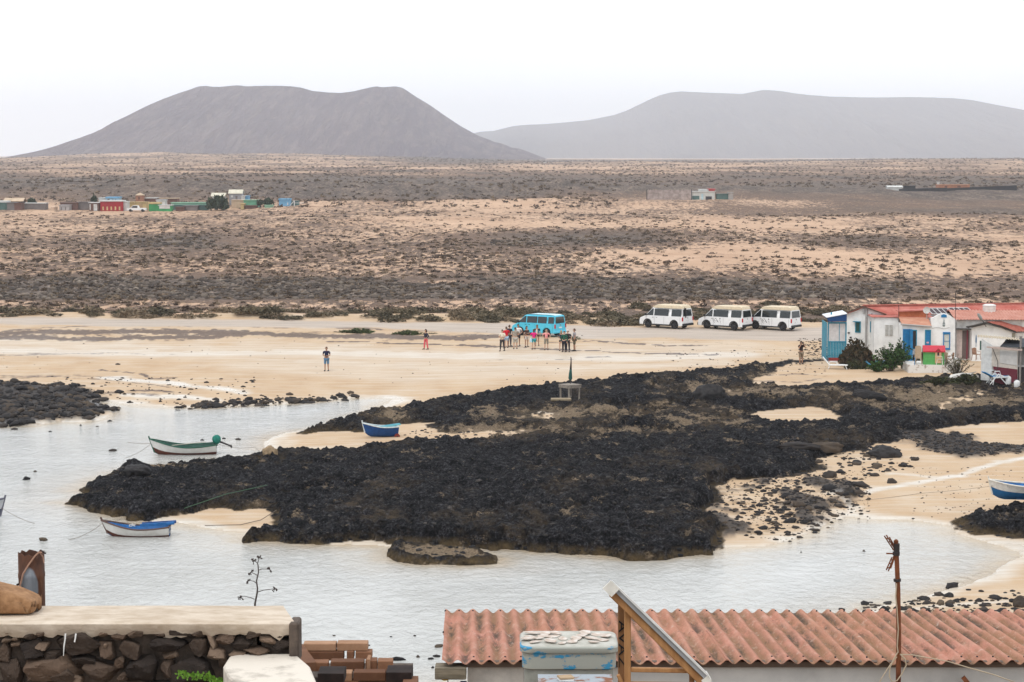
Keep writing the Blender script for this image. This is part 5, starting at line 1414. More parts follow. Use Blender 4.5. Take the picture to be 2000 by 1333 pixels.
feature(blockD, Od, ad, 'window_sill', BLUE, 1842, 680.6, 1855.5, 683.5, proud=.12, depth=.12)
feature(blockD, Od, ad, 'window_head', BLUE, 1841.5, 649, 1855.8, 652.5, proud=.1, depth=.1)
k_ = MB(); pr_ = None; L_ = []
for i in range(9): x_ = 1821 + i * 5.6; L_.append((fd(x_, 0)[0], -.03, fd(x_, 641 + 1.3 * math.sin(i * 1.3))[1]))
k_.tube(L_, .015, 5); k_.build('cable', GREYP, blockD)
# --- E: long house behind with bright tile roof, runs out of the picture
Oe, ae = facade(1867, 702, -2); Oe = P(1867, 702, Od.y + .6); Oe.z = Od.z
fe = lambda x, y: on_facade(Oe, ae, x, y)
blockE = empty('white_house', Oe, ae, 'long white house with salmon tile roof behind the right-hand cottage, brown curtained doorway', 'house')
hE = fe(1900, 624.5)[1]
b = MB(); b.b2(0, 9.5, 0, 5.0, -.2, hE - .05); b.build('wall', WHITEW2, blockE)
corrugated('roof', M('salmon_tile', (.42, .17, .12), rgb2=(.52, .26, .20), rough=.8, scale=1.5), blockE, -.2, 9.7, -.35, 2.7, lambda x, y: hE + .02 + (y + .35) * .17, pitch=.24, amp=.03)
b = MB(); b.prism([(-.2, 2.7, hE + .5), (9.7, 2.7, hE + .5), (9.7, 5.2, hE), (-.2, 5.2, hE)], (0, 0, .05)); b.build('roof', REDR, blockE)
feature(blockE, Oe, ae, 'curtain', BROWNC, 1879.5, 646, 1888, 701, proud=.05, depth=.05)
feature(blockE, Oe, ae, 'curtain', BROWNC, 1889.5, 646, 1897.5, 700, proud=.05, depth=.05)
feature(blockE, Oe, ae, 'door_frame', M('plum_paint', (.22, .04, .06)), 1887.9, 645, 1889.4, 702, proud=.08, depth=.05)
feature(blockE, Oe, ae, 'panel', PINKW, 1868, 645, 1878.5, 700, proud=.03, depth=.03)
feature(blockE, Oe, ae, 'beam', DARKM, 1866, 641.5, 1912, 643, proud=.5, depth=.5)
feature(blockE, Oe, ae, 'drain_pipe', GREYP, 1866.2, 640, 1867.4, 700, proud=.08, depth=.05)
# --- F: nearer cottage with curled tile roof
Of, af = facade(1898, 706, 4); Of.z = ground_z(Of.x, Of.y + .5) - .1
ff = lambda x, y: on_facade(Of, af, x, y)
blockF = empty('white_cottage', Of, af, 'white cottage with red scalloped tile roof and dark sagging gable edge at the right edge', 'house')
pts_ = [(0, 0, -.2), (ff(1979, 700)[0], 0, -.2)] + [(ff(*q)[0], 0, ff(*q)[1]) for q in ((1979, 650), (1955, 641), (1926, 634), (1905, 639), (1898, 641))]
b = MB(); b.prism(pts_, (0, 4.5, 0)); b.build('wall', WHITEW, blockF)
b = MB(); b.b2(ff(1979, 700)[0] - .01, 6, .1, 4.5, -.2, ff(1979, 651)[1]); b.build('wall', WHITEW2, blockF)
ra = [(ff(*q)[0], ff(*q)[1]) for q in ((1888, 640.3), (1905, 637.0), (1926, 631.6), (1955, 638.6), (1981, 649))]
b = MB(); b.prism([(u_, -.45, z_) for u_, z_ in ra] + [(u_, -.45, z_ + .09) for u_, z_ in ra[::-1]], (0, .6, 0)); b.build('gable_edge', M('dark_roof_edge', (.035, .028, .022), rough=.9, scale=4), blockF)
zr_, ze_ = ff(1926, 632)[1], ff(1980, 650)[1]
# the slope that faces right and forward
xr_ = ff(1926, 632)[0]; xe_ = ff(1980, 650)[0]
rfF = corrugated('roof', REDR, blockF, 0, 6.0, 0, 1, lambda x, y: 0, pitch=.27, amp=.05)
for v in rfF.data.vertices:
    x, y, z = v.co
    v.co = (xr_ + (xe_ - xr_) * (1 - y) + x * .93, -.4 + x * .30 + y * .4, zr_ + .12 + (ze_ - zr_) * (1 - y) + z + (x * .0))
feature(blockF, Of, af, 'window', GREENW, 1914, 666, 1919.5, 684, proud=.03)
feature(blockF, Of, af, 'corner_post', M('mossy_post', (.28, .26, .20)), 1976.5, 651, 1981, 700, proud=.05, depth=.05)
k_ = MB(); u_, z_ = ff(1906.5, 654); u2, z2 = ff(1906.5, 678); k_.loft([[(u_ + dx * w_, -.03, zz) for dx in (-1, 1)] for w_, zz in ((.01, z_), (.05, z_ - .3), (.05, z_ - .55), (.015, z_ - .7), (.02, z2))]); k_.build('wall_ornament', M('blue_metal', (.06, .14, .25)), blockF)
# --- shack nearest the right edge
Os = GP(1936, 746); Os.z = ground_z(Os.x, Os.y + .5) - .05
s_a = R(-14); fs = lambda x, y: on_facade(Os, s_a, x, y)
shack = empty('beach_shack', Os, s_a, 'small beach shack with cream upper wall, maroon lower wall and black tarpaulin roof', 'shack')
wS = fs(1987, 735)[0]; hS0 = fs(1936, 680)[1]; hS1 = fs(1987, 684)[1]; zM = fs(1941, 716)[1]; zM1 = fs(1987, 722)[1]
b = MB(); b.prism([(0, 0, zM), (wS, 0, zM1), (wS, 0, hS1), (0, 0, hS0)], (0, .06, 0)); b.build('upper_wall', CREAM, shack)
b = MB(); b.prism([(.12, -.02, -.1), (wS, -.02, -.1), (wS, -.02, zM1), (.12, -.02, zM)], (0, .06, 0)); b.build('lower_wall', MAROON, shack)
b = MB(); b.b2(.0, wS, .07, 2.9, -.1, hS0 - .15); b.build('room', CREAM, shack)
b = MB(); u0, z1 = fs(1953, 684.5); u1, z0 = fs(1986.5, 713); b.prism([(u0, -.03, z0 + .12), (u1, -.03, z0 - .05), (u1, -.03, z1 - .02), (u0, -.03, z1)], (0, .03, 0)); b.build('window', M('milky_sheet', (.52, .50, .47), rough=.6, scale=2), shack)
b = MB(); b.bar((-.35, -.25, hS0 + .08), (wS + .3, -.25, hS1 + .02), .12, .10); b.build('front_beam', M('pinkish_wood', (.50, .38, .33)), shack)
b = MB(); zt0 = fs(1945, 675)[1]
b.add([(.55, -.05, hS0 + .14), (wS + 2.5, -.05, hS1 + .16), (wS + 2.5, 2.4, hS1 + .62), (1.0, 2.4, hS0 + .5), (.55, -.05, hS0 + .10), (wS + 2.5, -.05, hS1 + .12), (wS + 2.5, 2.4, hS1 + .56), (1.0, 2.4, hS0 + .45)], [(0, 1, 2, 3), (7, 6, 5, 4), (0, 4, 5, 1), (1, 5, 6, 2), (2, 6, 7, 3), (3, 7, 4, 0)]); b.build('tarpaulin_roof', M('tarpaulin', (.03, .034, .042), rough=.6, scale=2), shack)
hb = fs(1925, 668)[1] + .25
corrugated('roof', M('beige_sheet', (.45, .38, .28), rough=.9, scale=3), shack, -1.0, 1.9, .5, 3.0, lambda x, y: hb + .06 - (x + 1.0) * .06 - y * .03, pitch=.18, amp=.03)
# white sheet side wall and dark right bay
b = MB(); b.prism([(-.72, .55, .1), (.02, .02, .1), (.02, .02, hS0 + .2), (-.72, .55, hb - .1)], (.04, .06, 0)); b.build('side_wall', M('white_sheet', (.62, .62, .60), rough=.7, scale=4), shack)
b = MB(); b.b2(wS + .03, wS + 3.2, .1, .2, -.1, fs(1990, 716)[1]); b.build('dark_wall', M('dark_board', (.035, .028, .028), rough=.7), shack)
b = MB(); b.b2(wS + .02, wS + 3.2, .7, .8, -.1, hS1 + .1); b.build('back_panel', M('dim_sheet', (.28, .27, .25), rough=.7), shack)
b = MB(); b.b2(wS + .0, wS + 3.2, -.02, .22, fs(1990, 717)[1], fs(1990, 714)[1]); b.build('counter', GREYP, shack)
b = MB(); b.tube([(wS + .18, .0, -.1), (wS + .18, .0, fs(1991, 660)[1])], .07, 8); b.tube([(wS + .18, 0, fs(1991, 660)[1]), (wS + .18, 0, fs(1991, 657)[1])], [.1, .1], 8); b.build('post', M('grey_wood', (.25, .22, .20)), shack)
b = MB(); b.tube([(.04, -.2, hS0 + .02), (.42, -.22, hS0 - .9), (.42, -.2, hS0 - 1.35), (.05, -.2, .75)], .025, 6); b.build('brace', DARKM, shack)
for px_, py_, r_, lb in ((1968, 667, .20, 'dark stone on the beige sheet roof of the shack, the rounder one'), (1985, 666.5, .2, 'flatter dark stone on the shack roof by the grey post')):
    k_ = MB(); k_.blob((0, 0, 0), (r_, r_ * .7, r_ * .7), sub=2, jit=.12); o_ = k_.build('roof_stone', M_STONE_O, None); o_.location = P(px_, py_, Os.y + 1.6); tag(o_, lb, 'stone')

# --- roof furniture
def standing(name, px, py0, py1, Y, r, m, label, cat):
    p0, p1 = P(px, py0, Y), P(px, py1, Y); k_ = MB(); k_.tube([(0, 0, 0), tuple(p1 - p0)], r, 6); o_ = k_.build(name, m); o_.location = p0
    return tag(o_, label, cat)
standing('antenna_pole', 1755.5, 638, 596, Ob.y - .2, .025, DARKM, 'thin dark pole on the corner of the white louvred block', 'pole')
standing('antenna_pole', 1866, 704, 570, Od.y - .35, .022, DARKM, 'tall thin dark pole right of the ship ornament gable', 'pole')
tk = empty('water_tank', P(1932, 612, Oe.y + 2.4), 0, 'round whitish water tank with a domed lid on the roofs', 'tank')
k_ = MB(); r_ = (P(1944.5, 612, Oe.y + 2.4) - P(1919.5, 612, Oe.y + 2.4)).x / 2
n_ = 20; k_.loft([[(math.cos(2 * math.pi * j / n_) * q * r_, math.sin(2 * math.pi * j / n_) * q * r_, z_) for j in range(n_)] for q, z_ in ((1, -.5), (1, .02), (1.02, .06), (1, .10), (1, .36), (1.02, .40), (1, .44), (1, .56))], closed=True, capa=True); k_.build('barrel', M('tank_plastic', (.62, .58, .54), rough=.5, scale=2), tk, smooth=True, auto=30)
k_ = MB(); k_.loft([[(math.cos(2 * math.pi * j / n_) * q * r_, math.sin(2 * math.pi * j / n_) * q * r_, z_) for j in range(n_)] for q, z_ in ((1.04, .56), (1.04, .62), (.7, .70), (.1, .72))], closed=True, capb=True); k_.build('lid', M('tank_lid', (.66, .64, .62), rough=.5), tk, smooth=True, auto=30)
for i, (x0, x1, y0, y1, sh) in enumerate(((1812, 1851, 603.5, 613.5, 9), (1853, 1892, 602.5, 611.5, 11))):
    Yp = Oc.y + 4.3 + i * .5
    pr = empty('solar_array', P(x0, y1, Yp), 0, 'row of dark solar panels on a white frame, ' + ('beside the satellite dish' if i == 0 else 'farther right toward the water tank'), 'solar panel')
    A_ = P(x1, y1, Yp) - P(x0, y1, Yp); n_ = 4; h_ = (P(x0, y0, Yp) - P(x0, y1, Yp)).z; off_ = (P(x0 + sh, y1, Yp) - P(x0, y1, Yp)).x
    for j in range(n_):
        w_ = A_.x / n_
        k_ = MB(); k_.add([(w_ * j + .02 + off_, 0, 0), (w_ * (j + 1) - .02 + off_, 0, 0), (w_ * (j + 1) - .02, .5, h_), (w_ * j + .02, .5, h_)], [(0, 1, 2, 3)]); k_.add([(w_ * j + .02 + off_, .03, -.02), (w_ * (j + 1) - .02 + off_, .03, -.02), (w_ * (j + 1) - .02, .53, h_ - .02), (w_ * j + .02, .53, h_ - .02)], [(0, 3, 2, 1)])
        k_.build('panel', M('solar_cell', (.05, .028, .035), rough=.25, spec=.6), pr, fix=False)
    k_ = MB()
    for j in range(n_ + 1): k_.bar((w_ * j + off_, 0, 0), (w_ * j, .5, h_), .04, .04)
    k_.bar((0, .5, h_ + .02), (A_.x, .5, h_ + .02), .05, .05); k_.bar((off_, 0, 0), (A_.x + off_, 0, 0), .04, .04)
    k_.bar((A_.x, .5, h_), (A_.x, .55, -.3), .04, .04); k_.bar((0, .5, h_), (0, .55, -.3), .04, .04); k_.build('frame', WHITEP, pr)
ds = empty('satellite_dish', P(1809.5, 622, Oc.y + 1.6), R(-25), 'pale round satellite dish on a short post over the terracotta roofs', 'satellite dish')
k_ = MB(); n_ = 16; T_ = Matrix.Translation((0, 0, .62)) @ Euler((R(75), 0, 0)).to_matrix().to_4x4()
rr_ = .27; rings = [[tuple(T_ @ Vector((math.cos(2 * math.pi * j / n_) * q * rr_, math.sin(2 * math.pi * j / n_) * q * rr_, -.10 * (1 - q * q)))) for j in range(n_)] for q in (.02, .4, .7, 1)]
k_.loft(rings, closed=True, capa=True); k_.loft([[(p_[0], p_[1] + .02, p_[2]) for p_ in r__] for r__ in rings], closed=True, capa=True); k_.build('dish', M('dish_grey', (.50, .49, .46), rough=.5), ds, smooth=True)
k_ = MB(); k_.tube([(0, .1, -.2), (0, .1, .6)], .03, 6); k_.build('post', GREYP, ds)
k_ = MB(); k_.tube([(0, -.05, .38), (0, -.34, .52)], .012, 5); k_.blob((0, -.36, .53), (.035, .05, .035)); k_.build('receiver_arm', GREYP, ds)
lp = empty('street_lamp', P(1926, 636, Of.y - .6), 0, 'grey lamp head on a thin bent arm above the dark gable edge', 'lamp')
k_ = MB(); q0 = P(1926, 636, Of.y - .6)
k_.tube([(0, 0, -.1), tuple(P(1920, 628, Of.y - .6) - q0), tuple(P(1916.5, 625, Of.y - .6) - q0)], .03, 6); k_.build('arm', DARKM, lp)
k_ = MB(); k_.tube([tuple(P(x_, y_, Of.y - .6) - q0) for x_, y_ in ((1918, 626.5), (1915, 621), (1911, 614.5), (1909.5, 612.5))], [.06, .13, .11, .03], 8); k_.build('lamp_head', M('lamp_grey', (.24, .25, .24), rough=.4), lp, smooth=True)

# --- terrace with its furniture
Ot = GP(1774.5, 729); Ot.z = ground_z(Ot.x, Ot.y + .5) - .1
t_a = R(-2); ft = lambda x, y: on_facade(Ot, t_a, x, y)
wT = ft(1852, 725)[0]; hT = ft(1800, 713.5)[1]
terr = empty('terrace', Ot, t_a, 'low whitewashed terrace wall with flaking paint before the cottages', 'terrace')
b = MB(); b.b2(0, wT, 0, 3.2, -.2, hT); b.build('wall', M('flaking_wash', (.34, .27, .23), rgb2=(.68, .66, .63), rough=.9, scale=2.2, ramp=(.38, .46), bump=.02), terr)
b = MB(); b.b2(ft(1852, 700)[0] - .01, ft(1876, 700)[0], -.1, 3.0, -.2, ft(1860, 703)[1]); b.build('raised_block', WHITEW2, terr)
b = MB(); x_ = ft(1787, 712)[0]; b.tube([(x_, .1, hT), (x_, .1, hT + .55)], .03, 6); b.build('post', BLUE, terr)
def tpt(px, py, back=.8):
    o = Vector(Ot); u, z = ft(px, py)
    return Ot + Vector((math.cos(t_a) * u, math.sin(t_a) * u, 0)) + Vector((0, back, hT))
ph = empty('playhouse', tpt(1806, 712, .35), R(-8), 'plastic toy playhouse with green walls, red roof and pale door on the terrace', 'playhouse')
w_ = 1.45; h_ = .95
b = MB(); b.prism([(0, 0, 0), (w_, 0, 0), (w_, 0, h_), (0, 0, h_)], (0, 1.0, 0)); b.prism([(-.04, 0, 0), (-.04, 1.0, 0), (-.04, 1.0, h_), (-.04, .5, h_ + .32), (-.04, 0, h_)], (.05, 0, 0)); b.build('wall', M('toy_green', (.09, .33, .09), rough=.5), ph)
b = MB(); b.prism([(-.08, -.1, h_ - .03), (-.08, .5, h_ + .34), (-.08, 1.1, h_ - .03), (-.08, 1.0, h_ + .05), (-.08, .5, h_ + .42), (-.08, -.1, h_ + .06)], (w_ + .16, 0, 0)); b.prism([(.72, -.16, h_ - .02), (1.02, -.16, h_ + .28), (1.32, -.16, h_ - .02), (1.27, -.16, h_ - .02 - .04), (1.02, -.16, h_ + .2), (.77, -.16, h_ - .06)], (0, .5, 0)); b.build('roof', M('toy_red', (.48, .03, .05), rough=.5), ph)
b = MB(); b.prism([(.80, -.06, .12), (1.25, -.06, .12), (1.25, -.06, h_ - .05), (1.02, -.06, h_ + .16), (.80, -.06, h_ - .05)], (0, .055, 0)); b.build('door', M('toy_tan', (.58, .38, .22), rough=.5), ph)
b = MB(); b.box((1.02, -.07, .80), (.13, .02, .26)); b.build('door_window', DARKW, ph)
b = MB(); b.box((-.05, .5, .62), (.03, .32, .42)); b.build('side_window', DARKW, ph)
def plastic_chair(loc, rz, m, label, stack=1):
    c = empty('plastic_chair', loc, rz, label, 'chair', 'plastic chairs on the terrace')
    for s_ in range(1):
        b = MB(); b.box((0, 0, .42), (.44, .42, .03)); b.build('seat', m, c)
        b = MB(); b.loft([[(-.22 + .44 * t, .20 + .05 * zz - .04 * math.sin(t * math.pi), .43 + .42 * zz + .06 * math.sin(t * math.pi) * zz) for t in (0, .25, .5, .75, 1)] for zz in (0, .5, 1)]); b.loft([[(-.22 + .44 * t, .22 + .05 * zz - .04 * math.sin(t * math.pi), .43 + .42 * zz + .06 * math.sin(t * math.pi) * zz) for t in (0, .25, .5, .75, 1)] for zz in (0, .5, 1)]); b.build('backrest', m, c, fix=False)
        for sx in (-1, 1):
            for sy in (-1, 1):
                b = MB(); b.bar((sx * .20, sy * .18, .42), (sx * .25, sy * .23, 0), .04, .04); b.build('leg', m, c)
            b = MB(); b.tube([(sx * .24, -.2, .42), (sx * .25, -.2, .62), (sx * .25, .2, .65)], .02, 5); b.build('armrest', m, c)
    return c
CW = M('chair_white', (.62, .60, .56), rough=.5); CB = M('chair_brown', (.26, .14, .085), rough=.5); CG = M('chair_beige', (.45, .34, .23), rough=.6)
for i in range(5): 
    c = plastic_chair(tpt(1799, 711, .9) + Vector((0, i * .02, i * .11)), R(160), CG, 'beige plastic chair, ' + ('lowest of', 'second lowest of', 'middle one of', 'second highest of', 'top of')[i] + ' the stack left of the playhouse')
plastic_chair(tpt(1838.5, 712, .3), R(60), CW, 'white plastic chair right of the toy playhouse')
plastic_chair(tpt(1846, 712, .7), R(200), CG, 'beige plastic chair between the white and brown ones')
plastic_chair(tpt(1857, 712, .35), R(240), CB, 'brown plastic chair farthest from the playhouse on the terrace')
c = plastic_chair(GP(1915, 722) + Vector((0, 1.5, .55)), R(30), CB, 'brown plastic chair in front of the curled-roof cottage')
# --- loungers
def lounger(px, py, rz, m_f, m_s, label, back=.55, flip=False):
    L = empty('sun_lounger', GP(px, py), rz, label, 'sun lounger')
    z_ = .30
    b = MB()
    for s_ in (-.30, .30): b.bar((-.25, s_, z_), (1.15, s_, z_), .05, .06)
    b.bar((1.12, -.3, z_), (1.12, .3, z_), .05, .05); b.build('frame', m_f, L)
    b = MB(); b.box((.45, 0, z_ + .02), (1.3, .54, .03)); b.build('seat', m_s, L, bevel=.01)
    b = MB(); b.bar((-.2, 0, z_ + .02), (-.2 - .75 * math.cos(back), 0, z_ + .02 + .75 * math.sin(back)), .56, .04); b.build('backrest', m_s, L, bevel=.01)
    for x_ in (-.15, 1.0):
        for s_ in (-.30, .30):
            b = MB(); b.bar((x_, s_, z_), (x_ + (.12 if x_ > 0 else -.12), s_, 0), .05, .05); b.build('leg', m_f, L)
    for s_ in (-.33, .33):
        b = MB(); b.tube([(-.2, s_, z_ + .1), (-.15, s_, z_ + .24), (.30, s_, z_ + .24), (.42, s_, z_)], .022, 6); b.build('armrest', m_f, L)
    return L
lounger(1625, 721, R(-12), WHITEP, WHITEP, 'white plastic sun lounger with raised back on the sand before the blue porch', .85)
L = lounger(1941, 752, R(15), WHITEP, M('blue_cloth', (.03, .20, .42), rough=.8), 'blue-seated folding lounger with white tubes, standing folded before the shack', .25)
L.scale = (.85, 1, 1.7)
b = MB()
for s_ in (-.3, .3):
    b.tube([(-.55, s_, 0), (.2, s_, .42), (.75, s_, .30)], .03, 6); b.tube([(.95, s_, 0), (.25, s_, .36)], .03, 6)
b.build('cross_frame', WHITEP, L)
def jug(px, py, h, label):
    j = empty('plastic_jug', GP(px, py), .3, label, 'jug')
    b = MB(); n_ = 12; b.loft([[(math.cos(2 * math.pi * t / n_) * q, math.sin(2 * math.pi * t / n_) * q * .8, z_ * h) for t in range(n_)] for q, z_ in ((.19, 0), (.21, .05), (.21, .7), (.17, .85), (.06, .95), (.05, 1.0))], closed=True, capa=True, capb=True); b.build('body', WHITEP, j, smooth=True, auto=50)
    b = MB(); b.tube([(.0, 0, h * .98), (0, 0, h * 1.05)], .06, 8); b.tube([(-.16, 0, h * .8), (-.14, 0, h * 1.0), (-.04, 0, h * .97)], .02, 5); b.build('cap', M('jug_cap', (.2, .2, .22)), j)
jug(1969, 752, .60, 'tall white plastic jug beside the folded blue lounger')
jug(1986, 757, .50, 'squat white plastic jug at the right edge below the shack')
# small boat, planks and buckets by the dark bush
cb = empty('beached_dinghy', GP(1697, 713), R(-14), 'small blue and green open dinghy on the sand between the two bushes', 'boat')
b = MB(); b.loft([[(x_, -w_, .32 + .02 * abs(x_)), (x_, -w_ * .75, .05), (x_, 0, -.02), (x_, w_ * .75, .05), (x_, w_, .32 + .02 * abs(x_))] for x_, w_ in ((-1.3, .35), (-.6, .5), (.3, .5), (1.0, .32), (1.45, .03))], capa=True); b.build('hull', M('faded_blue', (.08, .22, .36), rough=.7, scale=4), cb)
b = MB(); b.box((-.4, 0, .27), (.22, .9, .03)); b.box((.45, 0, .28), (.2, .9, .03)); b.build('thwart', M('faded_white', (.45, .5, .5)), cb)
for i, (x0, y0, x1, y1, c_) in enumerate(((1684, 697, 1716, 711, 'green'), (1672, 699, 1700, 714, 'teal'))):
    p0, p1 = GP(x0, y0 + 12), GP(x1, y1 + 6); k_ = MB(); k_.bar((0, 0, .75), tuple(p1 - p0 + Vector((0, 0, .25))), .16, .04); o_ = k_.build('painted_plank', M('plank_' + c_, (.05, .2, .16) if c_ == 'green' else (.03, .16, .25), rough=.7)); o_.location = p0
    tag(o_, c_ + ' painted plank leaning across the small dinghy between the bushes', 'plank')
k_ = MB(); k_.blob((0, 0, .28), (.30, .30, .27), sub=2); o_ = k_.build('white_buoy', WHITEP, smooth=True); o_.location = GP(1681, 713) + Vector((0, .4, .55)); tag(o_, 'round white buoy on the small dinghy beside the dark bush', 'buoy')
o_ = empty('upturned_boat', GP(1880, 742), R(22), 'upturned white rowing boat half buried in the dark low bushes', 'boat')
b = MB(); b.loft([[(x_, -w_, .0), (x_, -w_ * .8, h_ * .8), (x_, 0, h_), (x_, w_ * .8, h_ * .8), (x_, w_, 0)] for x_, w_, h_ in ((-1.15, .05, .15), (-.8, .35, .38), (0, .5, .46), (.8, .45, .40), (1.1, .38, .3))], capb=True); b.build('hull', M('worn_white', (.55, .53, .49), rough=.7, scale=3, var=.2), o_)
b = MB(); b.bar((-1.12, 0, .18), (1.1, 0, .47), .05, .05); b.build('keel', M('worn_grey', (.35, .34, .32)), o_)
# bushes round the houses
M_DKB = tone_mat('dark_bush_leaf', [(.2, (.020, .018, .010)), (.5, (.045, .036, .018)), (.75, (.085, .055, .03)), (.9, (.11, .075, .045))], scale=1.5)
M_GRB = tone_mat('green_bush_leaf', [(.2, (.012, .035, .010)), (.5, (.03, .075, .018)), (.8, (.075, .14, .035)), (.95, (.12, .18, .06))], scale=1.5)
M_LOW = tone_mat('low_weed_leaf', [(.2, (.016, .022, .008)), (.5, (.034, .040, .014)), (.8, (.075, .072, .03))], scale=1.5)
leafy('dark_bush', 1675, 718, 1.45, 1.0, 2.0, 2400, .13, M_DKB, 'big dark brown and green bush between the blue porch and the annex', 'bush', 51)
leafy('dark_bush', 1668, 722, .9, .6, .75, 900, .12, M_LOW, 'low green undergrowth at the foot of the big brown bush', 'bush', 52)
leafy('dark_bush', 1686, 722, .8, .5, .6, 700, .12, M_LOW, 'green tuft at the right foot of the big brown bush', 'bush', 53)
leafy('weedy_bush', 1840, 753, 1.5, .8, .55, 1100, .13, M_LOW, 'low dark green weeds spreading on the sand beside the upturned boat', 'bush', 54)
leafy('weedy_bush', 1893, 752, 1.2, .8, .75, 1100, .13, M_LOW, 'dark green weeds between the upturned boat and the blue lounger', 'bush', 55)
def leaf_plant(px, py, rx, ry, h, n, m, label, seed, leaf=.30, lw=.05, stems=26):
    q = random.Random(seed); V = []; Fc = []; tn = []
    root = empty('leafy_shrub', GP(px, py) + Vector((0, ry * .7, 0)), 0, label, 'bush')
    s = MB()
    for i in range(stems):
        a_ = q.uniform(0, 6.28); e_ = q.uniform(.1, 1) ** .6; hh = h * (1.02 - .55 * e_ * e_) * q.uniform(.75, 1.05)
        tip = Vector((math.cos(a_) * rx * e_, math.sin(a_) * ry * e_, hh)); base = tip * .15; base.z = 0
        midp = (base + tip) / 2 + Vector((0, 0, hh * .12))
        s.tube([base, midp, tip], [.02, .014, .006], 4)
        for j in range(n // stems):
            t = q.uniform(.15, 1); pt = base.lerp(midp, t * 2) if t < .5 else midp.lerp(tip, t * 2 - 1)
            d = Vector((q.uniform(-1, 1), q.uniform(-1, 1), q.uniform(-.2, 1))).normalized(); sd = d.cross(Vector((q.uniform(-1, 1), q.uniform(-1, 1), .3))).normalized() * lw
            L_ = leaf * q.uniform(.6, 1.2); k = len(V); nrm = d.cross(sd).normalized() * .02
            V += [pt, pt + d * L_ * .5 + sd, pt + d * L_ - Vector((0, 0, L_ * .25)), pt + d * L_ * .5 - sd]; Fc.append([k, k + 1, k + 2, k + 3]); tn += [q.random()] * 4
    me = np_mesh('foliage', np.array([tuple(v) for v in V]), np.array(Fc), False)
    at = me.attributes.new('tone', 'FLOAT', 'POINT'); at.data.foreach_set('value', np.array(tn, dtype=np.float32))
    link_mesh('foliage', me, m, root); s.build('stems', M('twig', (.10, .07, .05)), root)
leaf_plant(1741, 727, 1.45, .9, 2.15, 1500, M_GRB, 'lush green leafy bush in front of the white louvred block', 61)
leaf_plant(1765, 722, .75, .6, 2.2, 600, M_GRB, 'taller green stems of leaves beside the blue door', 63, stems=14)
leaf_plant(1715, 728, .8, .5, .8, 500, M_GRB, 'low green leafy fringe at the left foot of the lush bush', 64)
leaf_plant(1872, 738, 1.15, .8, 1.7, 620, tone_mat('dry_weed_leaf', [(.2, (.04, .045, .02)), (.5, (.10, .10, .05)), (.8, (.20, .17, .10))], scale=2), 'tall dry weeds growing between the terrace and the shack', 65, leaf=.22, lw=.025, stems=40)
leafy('dark_bush', 1790, 709, .45, .4, .75, 400, .14, M_LOW, 'dark round shrub by the blue door on the terrace', 'bush', 56)
